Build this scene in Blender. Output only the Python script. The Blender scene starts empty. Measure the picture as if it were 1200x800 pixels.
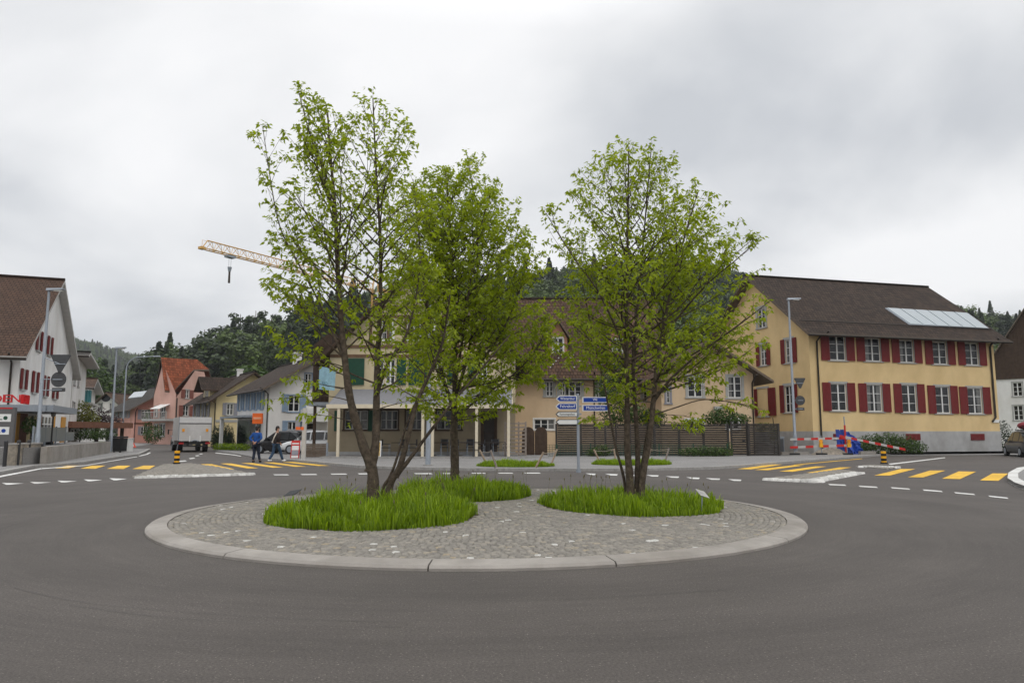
import bpy, math, random
import numpy as np
from mathutils import Vector, Matrix
from mathutils.geometry import delaunay_2d_cdt
R = math.radians
rnd = random.Random(7)
C = bpy.context.scene.collection
V = Vector
# ------------------------------------------------------------------ camera geometry (1200x800 photograph)
F_PX = 860.0
CAM = V((0, 0, 1.55))
TH = math.atan(105 / F_PX)
CT, ST = math.cos(TH), math.sin(TH)
def ray(px, py):
    a = (px - 600) / F_PX; b = (400 - py) / F_PX
    return V((a, CT - b * ST, ST + b * CT))
def P(px, py, Y):
    d = ray(px, py); return CAM + d * (Y / d.y)
def G(px, py, z=0.0):
    d = ray(px, py); return CAM + d * ((z - CAM.z) / d.z)
def XY(px, Y, py=505):
    p = P(px, py, Y); return V((p.x, p.y))
def ZH(py, Y): return P(600, py, Y).z
# ------------------------------------------------------------------ materials
def nt(m):
    m.use_nodes = True; return m.node_tree.nodes, m.node_tree.links
def mat(name, col, rough=0.8, var=0.12, scale=3.0, bump=0.0, bscale=40.0, metal=0.0, spec=0.3, dirt=0.0):
    m = bpy.data.materials.new(name); n, l = nt(m); b = n['Principled BSDF']
    b.inputs['Roughness'].default_value = rough; b.inputs['Metallic'].default_value = metal
    b.inputs['Specular IOR Level'].default_value = spec
    tc = n.new('ShaderNodeTexCoord'); nz = n.new('ShaderNodeTexNoise')
    nz.inputs['Scale'].default_value = scale; nz.inputs['Detail'].default_value = 6; nz.inputs['Roughness'].default_value = .65
    l.new(tc.outputs['Object'], nz.inputs['Vector'])
    r = n.new('ShaderNodeValToRGB'); c = col
    r.color_ramp.elements[0].position = .3; r.color_ramp.elements[1].position = .7
    r.color_ramp.elements[0].color = (c[0]*(1-var), c[1]*(1-var), c[2]*(1-var), 1)
    r.color_ramp.elements[1].color = (min(1,c[0]*(1+var)), min(1,c[1]*(1+var)), min(1,c[2]*(1+var)), 1)
    l.new(nz.outputs['Fac'], r.inputs['Fac']); out = r.outputs['Color']
    if dirt > 0:   # streaky weathering with a shape of its own
        mp = n.new('ShaderNodeMapping'); mp.inputs['Scale'].default_value = (.8, .8, .35)
        l.new(tc.outputs['Object'], mp.inputs['Vector'])
        n2 = n.new('ShaderNodeTexNoise'); n2.inputs['Scale'].default_value = .9; n2.inputs['Detail'].default_value = 8
        l.new(mp.outputs['Vector'], n2.inputs['Vector'])
        r2 = n.new('ShaderNodeValToRGB'); r2.color_ramp.elements[0].position = .35; r2.color_ramp.elements[1].position = .62
        k = 1 - dirt
        r2.color_ramp.elements[0].color = (k, k*.98, k*.95, 1); r2.color_ramp.elements[1].color = (1,1,1,1)
        l.new(n2.outputs['Fac'], r2.inputs['Fac'])
        mx = n.new('ShaderNodeMixRGB'); mx.blend_type = 'MULTIPLY'; mx.inputs['Fac'].default_value = 1
        l.new(out, mx.inputs['Color1']); l.new(r2.outputs['Color'], mx.inputs['Color2']); out = mx.outputs['Color']
    l.new(out, b.inputs['Base Color'])
    if bump > 0:
        n3 = n.new('ShaderNodeTexNoise'); n3.inputs['Scale'].default_value = bscale; n3.inputs['Detail'].default_value = 4
        l.new(tc.outputs['Object'], n3.inputs['Vector'])
        bp = n.new('ShaderNodeBump'); bp.inputs['Strength'].default_value = bump; bp.inputs['Distance'].default_value = .02
        l.new(n3.outputs['Fac'], bp.inputs['Height']); l.new(bp.outputs['Normal'], b.inputs['Normal'])
    return m
def tile_mat(name, col, var=.35, bw=.24, bh=.34):
    m = bpy.data.materials.new(name); n, l = nt(m); b = n['Principled BSDF']
    b.inputs['Roughness'].default_value = .85; b.inputs['Specular IOR Level'].default_value = .2
    uv = n.new('ShaderNodeUVMap'); uv.uv_map = 'UVMap'
    br = n.new('ShaderNodeTexBrick'); br.inputs['Scale'].default_value = 1
    br.inputs['Brick Width'].default_value = bw; br.inputs['Row Height'].default_value = bh
    br.inputs['Mortar Size'].default_value = .022; br.inputs['Mortar Smooth'].default_value = .6; br.inputs['Bias'].default_value = 0
    c = col
    br.inputs['Color1'].default_value = (c[0]*(1-var), c[1]*(1-var), c[2]*(1-var), 1)
    br.inputs['Color2'].default_value = (c[0]*(1+var), c[1]*(1+var), c[2]*(1+var), 1)
    br.inputs['Mortar'].default_value = (c[0]*.3, c[1]*.3, c[2]*.3, 1)
    l.new(uv.outputs['UV'], br.inputs['Vector'])
    nz = n.new('ShaderNodeTexNoise'); nz.inputs['Scale'].default_value = .9; nz.inputs['Detail'].default_value = 8; nz.inputs['Roughness'].default_value = .7
    l.new(uv.outputs['UV'], nz.inputs['Vector'])
    r = n.new('ShaderNodeValToRGB'); r.color_ramp.elements[0].position = .3; r.color_ramp.elements[1].position = .75
    r.color_ramp.elements[0].color = (.72,.74,.72,1); r.color_ramp.elements[1].color = (1.15,1.08,1.0,1)
    l.new(nz.outputs['Fac'], r.inputs['Fac'])
    mx = n.new('ShaderNodeMixRGB'); mx.blend_type = 'MULTIPLY'; mx.inputs['Fac'].default_value = 1
    l.new(br.outputs['Color'], mx.inputs['Color1']); l.new(r.outputs['Color'], mx.inputs['Color2'])
    l.new(mx.outputs['Color'], b.inputs['Base Color'])
    # overlapping rows: sawtooth bump along the slope
    sp = n.new('ShaderNodeSeparateXYZ'); l.new(uv.outputs['UV'], sp.inputs['Vector'])
    dv = n.new('ShaderNodeMath'); dv.operation = 'DIVIDE'; dv.inputs[1].default_value = bh; l.new(sp.outputs['Y'], dv.inputs[0])
    fr = n.new('ShaderNodeMath'); fr.operation = 'FRACT'; l.new(dv.outputs[0], fr.inputs[0])
    ad = n.new('ShaderNodeMath'); ad.operation = 'SUBTRACT'; ad.inputs[0].default_value = 1; l.new(fr.outputs[0], ad.inputs[1])
    ml = n.new('ShaderNodeMath'); ml.operation = 'SUBTRACT'; l.new(ad.outputs[0], ml.inputs[0]); l.new(br.outputs['Fac'], ml.inputs[1])
    bp = n.new('ShaderNodeBump'); bp.inputs['Strength'].default_value = .9; bp.inputs['Distance'].default_value = .04
    l.new(ml.outputs[0], bp.inputs['Height']); l.new(bp.outputs['Normal'], b.inputs['Normal'])
    return m
def leaf_mat(name, c0, c1, trans=.35, attr='tint'):
    m = bpy.data.materials.new(name); n, l = nt(m)
    for x in list(n): n.remove(x)
    out = n.new('ShaderNodeOutputMaterial'); a = n.new('ShaderNodeAttribute'); a.attribute_name = attr
    r = n.new('ShaderNodeValToRGB'); r.color_ramp.elements[0].color = (*c0, 1); r.color_ramp.elements[1].color = (*c1, 1)
    l.new(a.outputs['Fac'], r.inputs['Fac'])
    d = n.new('ShaderNodeBsdfPrincipled'); d.inputs['Roughness'].default_value = .55; d.inputs['Specular IOR Level'].default_value = .3
    l.new(r.outputs['Color'], d.inputs['Base Color'])
    t = n.new('ShaderNodeBsdfTranslucent'); mx = n.new('ShaderNodeMixShader'); mx.inputs['Fac'].default_value = trans
    hs = n.new('ShaderNodeHueSaturation'); hs.inputs['Saturation'].default_value = 1.1; hs.inputs['Value'].default_value = 1.3
    l.new(r.outputs['Color'], hs.inputs['Color']); l.new(hs.outputs['Color'], t.inputs['Color'])
    l.new(d.outputs[0], mx.inputs[1]); l.new(t.outputs[0], mx.inputs[2]); l.new(mx.outputs[0], out.inputs['Surface'])
    return m
def attr_mat(name, ramp, rough=.85, bump=.3):
    m = bpy.data.materials.new(name); n, l = nt(m); b = n['Principled BSDF']; b.inputs['Roughness'].default_value = rough
    b.inputs['Specular IOR Level'].default_value = .25
    a = n.new('ShaderNodeAttribute'); a.attribute_name = 'tint'
    r = n.new('ShaderNodeValToRGB'); e = r.color_ramp.elements
    for i, (p, c) in enumerate(ramp):
        x = e[i] if i < 2 else e.new(p)
        x.position = p; x.color = (*c, 1)
    tc = n.new('ShaderNodeTexCoord'); nz = n.new('ShaderNodeTexNoise'); nz.inputs['Scale'].default_value = 30; nz.inputs['Detail'].default_value = 6
    l.new(tc.outputs['Object'], nz.inputs['Vector'])
    l.new(a.outputs['Fac'], r.inputs['Fac'])
    mx = n.new('ShaderNodeMixRGB'); mx.blend_type = 'OVERLAY'; mx.inputs['Fac'].default_value = .5
    l.new(r.outputs['Color'], mx.inputs['Color1']); l.new(nz.outputs['Fac'], mx.inputs['Color2'])
    l.new(mx.outputs['Color'], b.inputs['Base Color'])
    bp = n.new('ShaderNodeBump'); bp.inputs['Strength'].default_value = bump; bp.inputs['Distance'].default_value = .01
    l.new(nz.outputs['Fac'], bp.inputs['Height']); l.new(bp.outputs['Normal'], b.inputs['Normal'])
    return m
def asphalt(name, c, centre=None):
    m = bpy.data.materials.new(name); n, l = nt(m); b = n['Principled BSDF']
    b.inputs['Roughness'].default_value = .78; b.inputs['Specular IOR Level'].default_value = .3
    tc = n.new('ShaderNodeTexCoord')
    def noise(s, d=6, vec=None, rough=.6):
        x = n.new('ShaderNodeTexNoise'); x.inputs['Scale'].default_value = s; x.inputs['Detail'].default_value = d; x.inputs['Roughness'].default_value = rough
        l.new(vec or tc.outputs['Object'], x.inputs['Vector']); return x.outputs['Fac']
    def ramp(f, p0, a, p1, bb):
        r = n.new('ShaderNodeValToRGB'); r.color_ramp.elements[0].position = p0; r.color_ramp.elements[1].position = p1
        r.color_ramp.elements[0].color = (a, a, a, 1); r.color_ramp.elements[1].color = (bb, bb, bb, 1); l.new(f, r.inputs['Fac']); return r.outputs['Color']
    def mul(a, bb, f=1):
        x = n.new('ShaderNodeMixRGB'); x.blend_type = 'MULTIPLY'; x.inputs['Fac'].default_value = f
        l.new(a, x.inputs['Color1']); l.new(bb, x.inputs['Color2']); return x.outputs['Color']
    col = n.new('ShaderNodeRGB'); col.outputs[0].default_value = (*c, 1); o = col.outputs[0]
    o = mul(o, ramp(noise(50, 5, rough=.85), .36, .55, .66, 1.5))           # aggregate
    v = n.new('ShaderNodeTexVoronoi'); v.inputs['Scale'].default_value = 24; l.new(tc.outputs['Object'], v.inputs['Vector'])
    o = mul(o, ramp(v.outputs['Distance'], .07, 2.6, .17, 1.0), .9)   # pale stone specks
    o = mul(o, ramp(noise(.35, 8, rough=.7), .3, .84, .7, 1.14))       # patches
    if centre is not None:                                          # bands polished by tyres running round the island
        sp = n.new('ShaderNodeSeparateXYZ'); l.new(tc.outputs['Object'], sp.inputs['Vector'])
        sx = n.new('ShaderNodeMath'); sx.operation = 'SUBTRACT'; sx.inputs[1].default_value = centre[0]; l.new(sp.outputs['X'], sx.inputs[0])
        sy = n.new('ShaderNodeMath'); sy.operation = 'SUBTRACT'; sy.inputs[1].default_value = centre[1]; l.new(sp.outputs['Y'], sy.inputs[0])
        cb = n.new('ShaderNodeCombineXYZ'); l.new(sx.outputs[0], cb.inputs['X']); l.new(sy.outputs[0], cb.inputs['Y'])
        ln = n.new('ShaderNodeVectorMath'); ln.operation = 'LENGTH'; l.new(cb.outputs[0], ln.inputs[0])
        an = n.new('ShaderNodeMath'); an.operation = 'ARCTAN2'; l.new(sy.outputs[0], an.inputs[0]); l.new(sx.outputs[0], an.inputs[1])
        am = n.new('ShaderNodeMath'); am.operation = 'MULTIPLY'; am.inputs[1].default_value = .7; l.new(an.outputs[0], am.inputs[0])
        c2 = n.new('ShaderNodeCombineXYZ'); l.new(ln.outputs['Value'], c2.inputs['X']); l.new(am.outputs[0], c2.inputs['Y'])
        o = mul(o, ramp(noise(1.1, 6, c2.outputs[0]), .3, .84, .7, 1.12))
        o = mul(o, ramp(noise(9, 5, c2.outputs[0], .7), .3, .9, .62, 1.04))
    l.new(o, b.inputs['Base Color'])
    bp = n.new('ShaderNodeBump'); bp.inputs['Strength'].default_value = .55; bp.inputs['Distance'].default_value = .006
    l.new(noise(140, 3), bp.inputs['Height']); l.new(bp.outputs['Normal'], b.inputs['Normal'])
    return m
IC = V((-.56, 14.12)); IR = 5.70          # roundabout island centre and radius
M = dict(
 road=asphalt('asphalt', (.078,.0685,.0615), IC), pave=asphalt('pavement_asphalt', (.20,.194,.188)),
 soil=mat('soil', (.06,.045,.03), .95, .4, 8, .6, 30), earth=mat('meadow', (.05,.075,.02), .95, .4, .4, .3, 5),
 kerb=mat('kerb_concrete', (.31,.288,.262), .85, .16, 2.5, .4, 60, dirt=.25), granite=mat('granite_kerb', (.30,.29,.275), .85, .2, 6, .3, 50),
 white_paint=mat('white_road_paint', (.62,.62,.60), .7, .18, 7, .2, 80, dirt=.25), yellow_paint=mat('yellow_road_paint', (.70,.42,.035), .65, .22, 6, .2, 80, dirt=.2),
 tar=mat('tar', (.035,.033,.032), .6, .3, 9),
 yellow_wall=mat('yellow_render', (.70,.525,.275), .9, .05, 1.2, .2, 60, dirt=.12), beige_wall=mat('beige_render', (.66,.50,.33), .9, .06, 1.2, .2, 60, dirt=.14),
 cream_wall=mat('cream_render', (.58,.50,.34), .9, .06, 1.2, .2, 60, dirt=.16), white_wall=mat('white_render', (.76,.755,.74), .9, .05, 1.2, .2, 60, dirt=.16),
 pink_wall=mat('pink_render', (.62,.38,.32), .9, .06, 1.2, .2, 60, dirt=.14), lemon_wall=mat('lemon_render', (.72,.60,.34), .9, .05, 1.2, .2, 60, dirt=.14),
 salmon_wall=mat('salmon_render', (.62,.33,.27), .9, .06, 1.2, .2, 60, dirt=.14),
 grey_plinth=mat('grey_plinth', (.43,.43,.43), .9, .1, 2, .3, 40, dirt=.25), stone=mat('stone_surround', (.36,.36,.345), .85, .1, 5),
 rubble=mat('rubble_stone', (.24,.21,.17), .9, .4, 5, .8, 8),
 tile_dark=tile_mat('dark_roof_tiles', (.042,.028,.021)), tile_brown=tile_mat('brown_roof_tiles', (.085,.05,.034)), tile_red=tile_mat('red_roof_tiles', (.26,.075,.035)),
 tile_grey=tile_mat('grey_roof_tiles', (.05,.045,.042)), tile_shop=tile_mat('shop_roof_tiles', (.075,.043,.030), .13, .24, .27),
 dark_wood=mat('dark_wood', (.055,.034,.022), .8, .3, 4, .4, 30), trim_wood=mat('eave_boards', (.13,.10,.075), .8, .2, 4), trim_white=mat('white_eave_boards', (.45,.44,.42), .8, .1, 4),
 fence=mat('weathered_fence_wood', (.052,.047,.043), .85, .4, 5, .5, 30, dirt=.35), raw_wood=mat('pale_stake_wood', (.33,.25,.18), .85, .2, 10),
 lattice=mat('grey_lattice_wood', (.25,.21,.18), .85, .2, 6),
 red_shutter=mat('red_shutter_paint', (.16,.016,.016), .6, .15, 6), green_shutter=mat('green_shutter_paint', (.012,.06,.035), .6, .2, 6),
 blue_shutter=mat('blue_shutter_paint', (.24,.32,.42), .65, .12, 6), grey_shutter=mat('grey_shutter_paint', (.26,.26,.29), .65, .12, 6), brick_shutter=mat('russet_shutter_paint', (.23,.075,.055), .65, .12, 6),
 teal=mat('teal_paint', (.02,.20,.22), .6, .12, 6), white=mat('white_gloss', (.72,.72,.70), .45, .05, 5), cream_post=mat('cream_post_paint', (.62,.55,.42), .6, .06, 5),
 galv=mat('galvanised_steel', (.30,.33,.37), .5, .1, 12, metal=.35), dark_metal=mat('dark_metal', (.03,.03,.032), .5, .15, 8), sign_back=mat('sign_back', (.06,.062,.065), .6, .12, 8),
 gutter=mat('gutter_copper', (.035,.028,.022), .6, .2, 8), grey_panel=mat('grey_panel', (.115,.11,.11), .6, .08, 5), awning=mat('awning_canvas', (.19,.19,.20), .85, .08, 4),
 blue_sign=mat('blue_sign_face', (.008,.045,.28), .45, .05, 4), white_sign=mat('white_sign_face', (.70,.70,.68), .45, .04, 4), lettering=mat('white_lettering', (.75,.76,.78), .5, .02, 4),
 black_lettering=mat('black_lettering', (.03,.03,.03), .5, .02, 4), red_letter=mat('red_letters', (.55,.012,.015), .45, .06, 4), orange=mat('orange_board', (.72,.13,.02), .5, .06, 5),
 pale_blue=mat('faded_blue_board', (.25,.42,.50), .5, .25, 3), red=mat('traffic_red', (.50,.025,.02), .5, .12, 6), orange_red=mat('warning_red', (.62,.07,.04), .5, .1, 5),
 post_yellow=mat('post_yellow', (.78,.38,.012), .5, .08, 6), black=mat('black_rubber', (.018,.018,.018), .7, .2, 8), blue_tarp=mat('blue_tarp', (.015,.05,.28), .5, .25, 4, .4, 6),
 car_black=mat('black_car_paint', (.012,.012,.014), .2, .1, 2, spec=.5), car_silver=mat('silver_car_paint', (.24,.245,.25), .3, .05, 2, metal=.5), car_grey=mat('grey_car_paint', (.075,.078,.082), .35, .05, 2, spec=.4),
 car_white=mat('white_car_paint', (.62,.63,.64), .3, .04, 2, spec=.5),
 glass=mat('window_glass', (.012,.014,.016), .05, .6, 1.5, spec=.32), carglass=mat('car_glass', (.012,.014,.016), .05, .3, 2, spec=.6), curtain=mat('curtained_glass', (.13,.13,.125), .25, .4, 5, spec=.5),
 lamp_red=mat('tail_light', (.35,.01,.012), .2, .05, 4, spec=.6), lamp_clear=mat('clear_lamp', (.6,.6,.58), .15, .05, 4, spec=.6), lamp_orange=mat('amber_lamp', (.80,.32,.02), .3, .1, 4),
 truck_box=mat('truck_box_panels', (.58,.57,.56), .5, .06, 3, dirt=.15), truck_white=mat('truck_white_panel', (.60,.59,.58), .5, .05, 3),
 solar=mat('roof_glazing', (.27,.31,.33), .12, .06, 2, spec=.7),
 skin=mat('skin', (.42,.24,.17), .6, .08, 12), blue_jacket=mat('blue_jacket', (.008,.055,.22), .85, .2, 9), navy=mat('navy_trousers', (.012,.018,.035), .9, .2, 9), jeans=mat('blue_jeans', (.03,.062,.115), .9, .25, 9),
 dark_jacket=mat('dark_jacket', (.02,.015,.015), .8, .2, 9), hair=mat('dark_hair', (.012,.009,.008), .6, .2, 20), strap=mat('pale_strap', (.62,.58,.52), .8, .08, 9),
 bark=mat('bark', (.105,.080,.058), .92, .6, 14, 1.0, 45, dirt=.4), dark_bark=mat('dark_bark', (.05,.036,.026), .9, .3, 6, .6, 20),
 crane=mat('crane_paint', (.62,.36,.10), .55, .2, 5), net=mat('green_wire', (.02,.07,.045), .7, .2, 8), rope=mat('rope', (.30,.26,.2), .9, .2, 20),
 glasspanel=mat('frosted_panel', (.16,.18,.185), .3, .1, 2), ochre=mat('ochre_wall', (.50,.25,.05), .8, .12, 3), door=mat('dark_door', (.035,.028,.024), .5, .2, 5), brickred=mat('brown_brick', (.17,.075,.045), .85, .25, 6, .3, 20),
 poster=mat('poster', (.45,.30,.10), .5, .7, 7), half_timber=mat('timber_beams', (.14,.085,.05), .8, .3, 5),
)
M['leaf']=leaf_mat('fresh_leaves', (.17,.235,.014), (.38,.44,.042), .52)
M['leaf_mid']=leaf_mat('dense_leaves', (.17,.235,.014), (.38,.44,.042), .55)
M['grass']=leaf_mat('grass_blades', (.085,.155,.006), (.32,.44,.026), .45)
M['shrub']=leaf_mat('shrub_leaves', (.020,.045,.010), (.075,.125,.022), .25)
M['shrub_y']=leaf_mat('yellow_shrub_leaves', (.08,.10,.015), (.20,.20,.03), .25)
M['shrub_p']=leaf_mat('purple_shrub_leaves', (.03,.018,.02), (.08,.05,.05), .2)
M['thuja']=leaf_mat('thuja_leaves', (.006,.016,.006), (.022,.042,.012), .15)
M['forest']=leaf_mat('forest_leaves', (.009,.020,.007), (.095,.145,.026), .15)
M['cobble']=attr_mat('cobble_stones', [(0,(.18,.167,.148)),(.55,(.232,.216,.19)),(.85,(.275,.252,.215)),(.93,(.30,.255,.185)),(.965,(.50,.49,.46))])
M['wcobble']=attr_mat('white_cobbles', [(0,(.38,.37,.35)),(1,(.62,.61,.58))])
# ------------------------------------------------------------------ mesh builder
def wmat(o):
    m = o.matrix_basis.copy()
    while o.parent: o = o.parent; m = o.matrix_basis @ m
    return m
class MB:
    def __init__(s): s.v=[]; s.f=[]; s.m=[]; s.u=[]; s.sm=[]
    def add(s, vs, fs, m=0, uvs=None, smooth=False):
        b = len(s.v); s.v += [tuple(x) for x in vs]
        for i, f in enumerate(fs):
            s.f.append(tuple(b+k for k in f)); s.m.append(m); s.sm.append(smooth)
            s.u.append(uvs[i] if uvs else None)
        return s
    def hexa(s, p, m=0):   # 4 bottom, 4 top
        return s.add(p, [(3,2,1,0),(4,5,6,7),(0,1,5,4),(1,2,6,5),(2,3,7,6),(3,0,4,7)], m)
    def box(s, c, d, rz=0.0, m=0, taper=1.0):
        c = V(c); ca, sa = math.cos(rz), math.sin(rz); x,y,z = d[0]/2,d[1]/2,d[2]/2; ps=[]
        for k, t in ((-1,1),(1,taper)):
            for a,b in ((-1,-1),(1,-1),(1,1),(-1,1)):
                xx,yy=a*x*t,b*y*t; ps.append(c+V((ca*xx-sa*yy, sa*xx+ca*yy, k*z)))
        return s.hexa(ps, m)
    def prism(s, poly, vec, m=0, mside=None, uv=None):
        n=len(poly); vec=V(vec); poly=[V(p) for p in poly]; a=poly+[p+vec for p in poly]
        s.add(a, [tuple(range(n))[::-1], tuple(range(n,2*n))], m)
        s.add(a, [(i,(i+1)%n,n+(i+1)%n,n+i) for i in range(n)], m if mside is None else mside)
        return s
    def tube(s, pts, rad, n=8, m=0, cap=True):
        pts=[V(p) for p in pts]; k=len(pts)
        if not hasattr(rad,'__len__'): rad=[rad]*k
        vs=[]; t0=(pts[1]-pts[0]).normalized(); ref=V((0,0,1)) if abs(t0.z)<.9 else V((1,0,0))
        u=t0.cross(ref).normalized()
        for i,p in enumerate(pts):
            t=(pts[min(i+1,k-1)]-pts[max(i-1,0)]).normalized()
            u=(u-t*u.dot(t)).normalized(); w=t.cross(u)
            for j in range(n):
                a=2*math.pi*j/n; vs.append(p+(u*math.cos(a)+w*math.sin(a))*rad[i])
        fs=[(i*n+j, i*n+(j+1)%n, (i+1)*n+(j+1)%n, (i+1)*n+j) for i in range(k-1) for j in range(n)]
        s.add(vs, fs, m, smooth=True)
        if cap: s.add(vs[:n],[tuple(range(n))[::-1]],m); s.add(vs[-n:],[tuple(range(n))],m)
        return s
    def bar(s, a, b, w, m=0): return s.tube([a,b], w, 4, m)
    def ball(s, c, r, m=0, nu=12, nv=8):
        c=V(c); r=(r,r,r) if not hasattr(r,'__len__') else r; vs=[c+V((0,0,-r[2]))]
        for i in range(1,nv):
            t=math.pi*i/nv-math.pi/2
            for j in range(nu):
                a=2*math.pi*j/nu; vs.append(c+V((r[0]*math.cos(t)*math.cos(a), r[1]*math.cos(t)*math.sin(a), r[2]*math.sin(t))))
        vs.append(c+V((0,0,r[2]))); fs=[]
        for j in range(nu): fs.append((0,1+(j+1)%nu,1+j))
        for i in range(nv-2):
            for j in range(nu): fs.append((1+i*nu+j,1+i*nu+(j+1)%nu,1+(i+1)*nu+(j+1)%nu,1+(i+1)*nu+j))
        L=len(vs)-1
        for j in range(nu): fs.append((L,1+(nv-2)*nu+j,1+(nv-2)*nu+(j+1)%nu))
        return s.add(vs,fs,m,smooth=True)
    def disc(s, c, ax, r, th, m=0, n=24, m2=None):
        c=V(c); ax=V(ax).normalized(); ref=V((0,0,1)) if abs(ax.z)<.9 else V((1,0,0)); u=ax.cross(ref).normalized(); w=ax.cross(u)
        poly=[c-ax*th/2+(u*math.cos(2*math.pi*i/n)+w*math.sin(2*math.pi*i/n))*r for i in range(n)]
        return s.prism(poly, ax*th, m)
    def build(s, name, mats, parent=None):
        me=bpy.data.meshes.new(name); vs=s.v
        if parent is not None:
            inv=wmat(parent).inverted(); vs=[tuple(inv@V(p)) for p in vs]
        me.from_pydata(vs,[],s.f)
        for mm in (mats if isinstance(mats,(list,tuple)) else [mats]): me.materials.append(mm)
        me.polygons.foreach_set('material_index', s.m); me.polygons.foreach_set('use_smooth', s.sm)
        if any(u is not None for u in s.u):
            uvl=me.uv_layers.new(name='UVMap'); d=[]
            for f,u in zip(s.f,s.u):
                for i in range(len(f)): d += list(u[i]) if u else [0.0,0.0]
            uvl.data.foreach_set('uv', d)
        me.update(); o=bpy.data.objects.new(name,me); C.objects.link(o)
        if parent is not None: o.parent=parent
        return o
def fast_mesh(name, verts, faces_n, loops, mats, tint=None, parent=None, smooth=False, mi=None):
    """numpy mesh: verts (N,3), faces_n corners per face (int or array), loops flat index array, tint per vertex"""
    me=bpy.data.meshes.new(name); verts=np.asarray(verts,np.float32); loops=np.asarray(loops,np.int32).ravel()
    if parent is not None:
        inv=np.array(wmat(parent).inverted(),dtype=np.float32); verts=verts@inv[:3,:3].T+inv[:3,3]
    nf=len(loops)//faces_n
    me.vertices.add(len(verts)); me.vertices.foreach_set('co',verts.ravel())
    me.loops.add(len(loops)); me.loops.foreach_set('vertex_index',loops)
    me.polygons.add(nf); me.polygons.foreach_set('loop_start',np.arange(nf,dtype=np.int32)*faces_n)
    for mm in (mats if isinstance(mats,(list,tuple)) else [mats]): me.materials.append(mm)
    if mi is not None: me.polygons.foreach_set('material_index',np.asarray(mi,np.int32))
    if smooth: me.polygons.foreach_set('use_smooth',np.ones(nf,bool))
    if tint is not None:
        a=me.attributes.new('tint','FLOAT','POINT'); a.data.foreach_set('value',np.asarray(tint,np.float32))
    me.update(calc_edges=True); me.validate()
    o=bpy.data.objects.new(name,me); C.objects.link(o)
    if parent is not None: o.parent=parent
    return o
def tag(o, label=None, cat=None, group=None, kind=None):
    if label: o['label']=label
    if cat: o['category']=cat
    if group: o['group']=group
    if kind: o['kind']=kind
    return o
def empty(name, loc, label, cat, group=None, rz=0.0):
    o=bpy.data.objects.new(name,None); C.objects.link(o); o.empty_display_size=.2
    o.location=loc; o.rotation_euler=(0,0,rz); return tag(o,label,cat,group)
def copy_tree(o, loc=None, rz=None, parent=None, label=None):
    c=o.copy(); C.objects.link(c)
    if parent is not None: c.parent=parent
    if loc is not None: c.location=loc
    if rz is not None: c.rotation_euler=(0,0,rz)
    if label: c['label']=label
    for ch in o.children: copy_tree(ch, parent=c)
    return c
def structure(o): o['kind']='structure'; return o
def text_mesh(name, txt, size, m, parent, origin, ux, uz, width=None, depth=.004, align='CENTER'):
    """flat lettering: origin world, ux = reading direction, uz = up"""
    cu=bpy.data.curves.new(name,'FONT'); cu.body=txt; cu.size=size; cu.align_x=align; cu.align_y='CENTER'; cu.extrude=depth/2; cu.resolution_u=2
    t=bpy.data.objects.new(name,cu); C.objects.link(t); dg=bpy.context.evaluated_depsgraph_get(); dg.update()
    me=bpy.data.meshes.new_from_object(t.evaluated_get(dg)); bpy.data.objects.remove(t)
    ux=V(ux).normalized(); uz=V(uz).normalized(); nn=ux.cross(uz)
    w=max(v.co.x for v in me.vertices)-min(v.co.x for v in me.vertices); k=(width/w) if width else 1
    inv=wmat(parent).inverted() if parent else Matrix()
    for v in me.vertices: v.co=inv@(V(origin)+ux*v.co.x*k+uz*v.co.y+nn*v.co.z)
    me.materials.clear(); me.materials.append(m)
    o=bpy.data.objects.new(name,me); C.objects.link(o); o.parent=parent; return o
# ------------------------------------------------------------------ houses
class Fac:
    def __init__(s,A,B):
        s.A=V((A[0],A[1],0)); d=V((B[0]-A[0],B[1]-A[1],0)); s.W=d.length; s.u=d.normalized(); s.n=V((s.u.y,-s.u.x,0))
    def pt(s,a,z,d=0): return s.A+s.u*a+s.n*d+V((0,0,z))
    def hit(s,px,py):
        r=ray(px,py); t=(s.A-CAM).dot(s.n)/r.dot(s.n); p=CAM+r*t; return (p-s.A).dot(s.u), p.z
    def box(s,mb,a0,a1,z0,z1,d0,d1,m=0):
        mb.hexa([s.pt(a0,z0,d1),s.pt(a1,z0,d1),s.pt(a1,z0,d0),s.pt(a0,z0,d0),s.pt(a0,z1,d1),s.pt(a1,z1,d1),s.pt(a1,z1,d0),s.pt(a0,z1,d0)],m)
def inside(p,poly):
    x,y=p; c=False; j=len(poly)-1
    for i in range(len(poly)):
        xi,yi=poly[i]; xj,yj=poly[j]
        if (yi>y)!=(yj>y) and x<(xj-xi)*(y-yi)/(yj-yi)+xi: c=not c
        j=i
    return c
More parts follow.
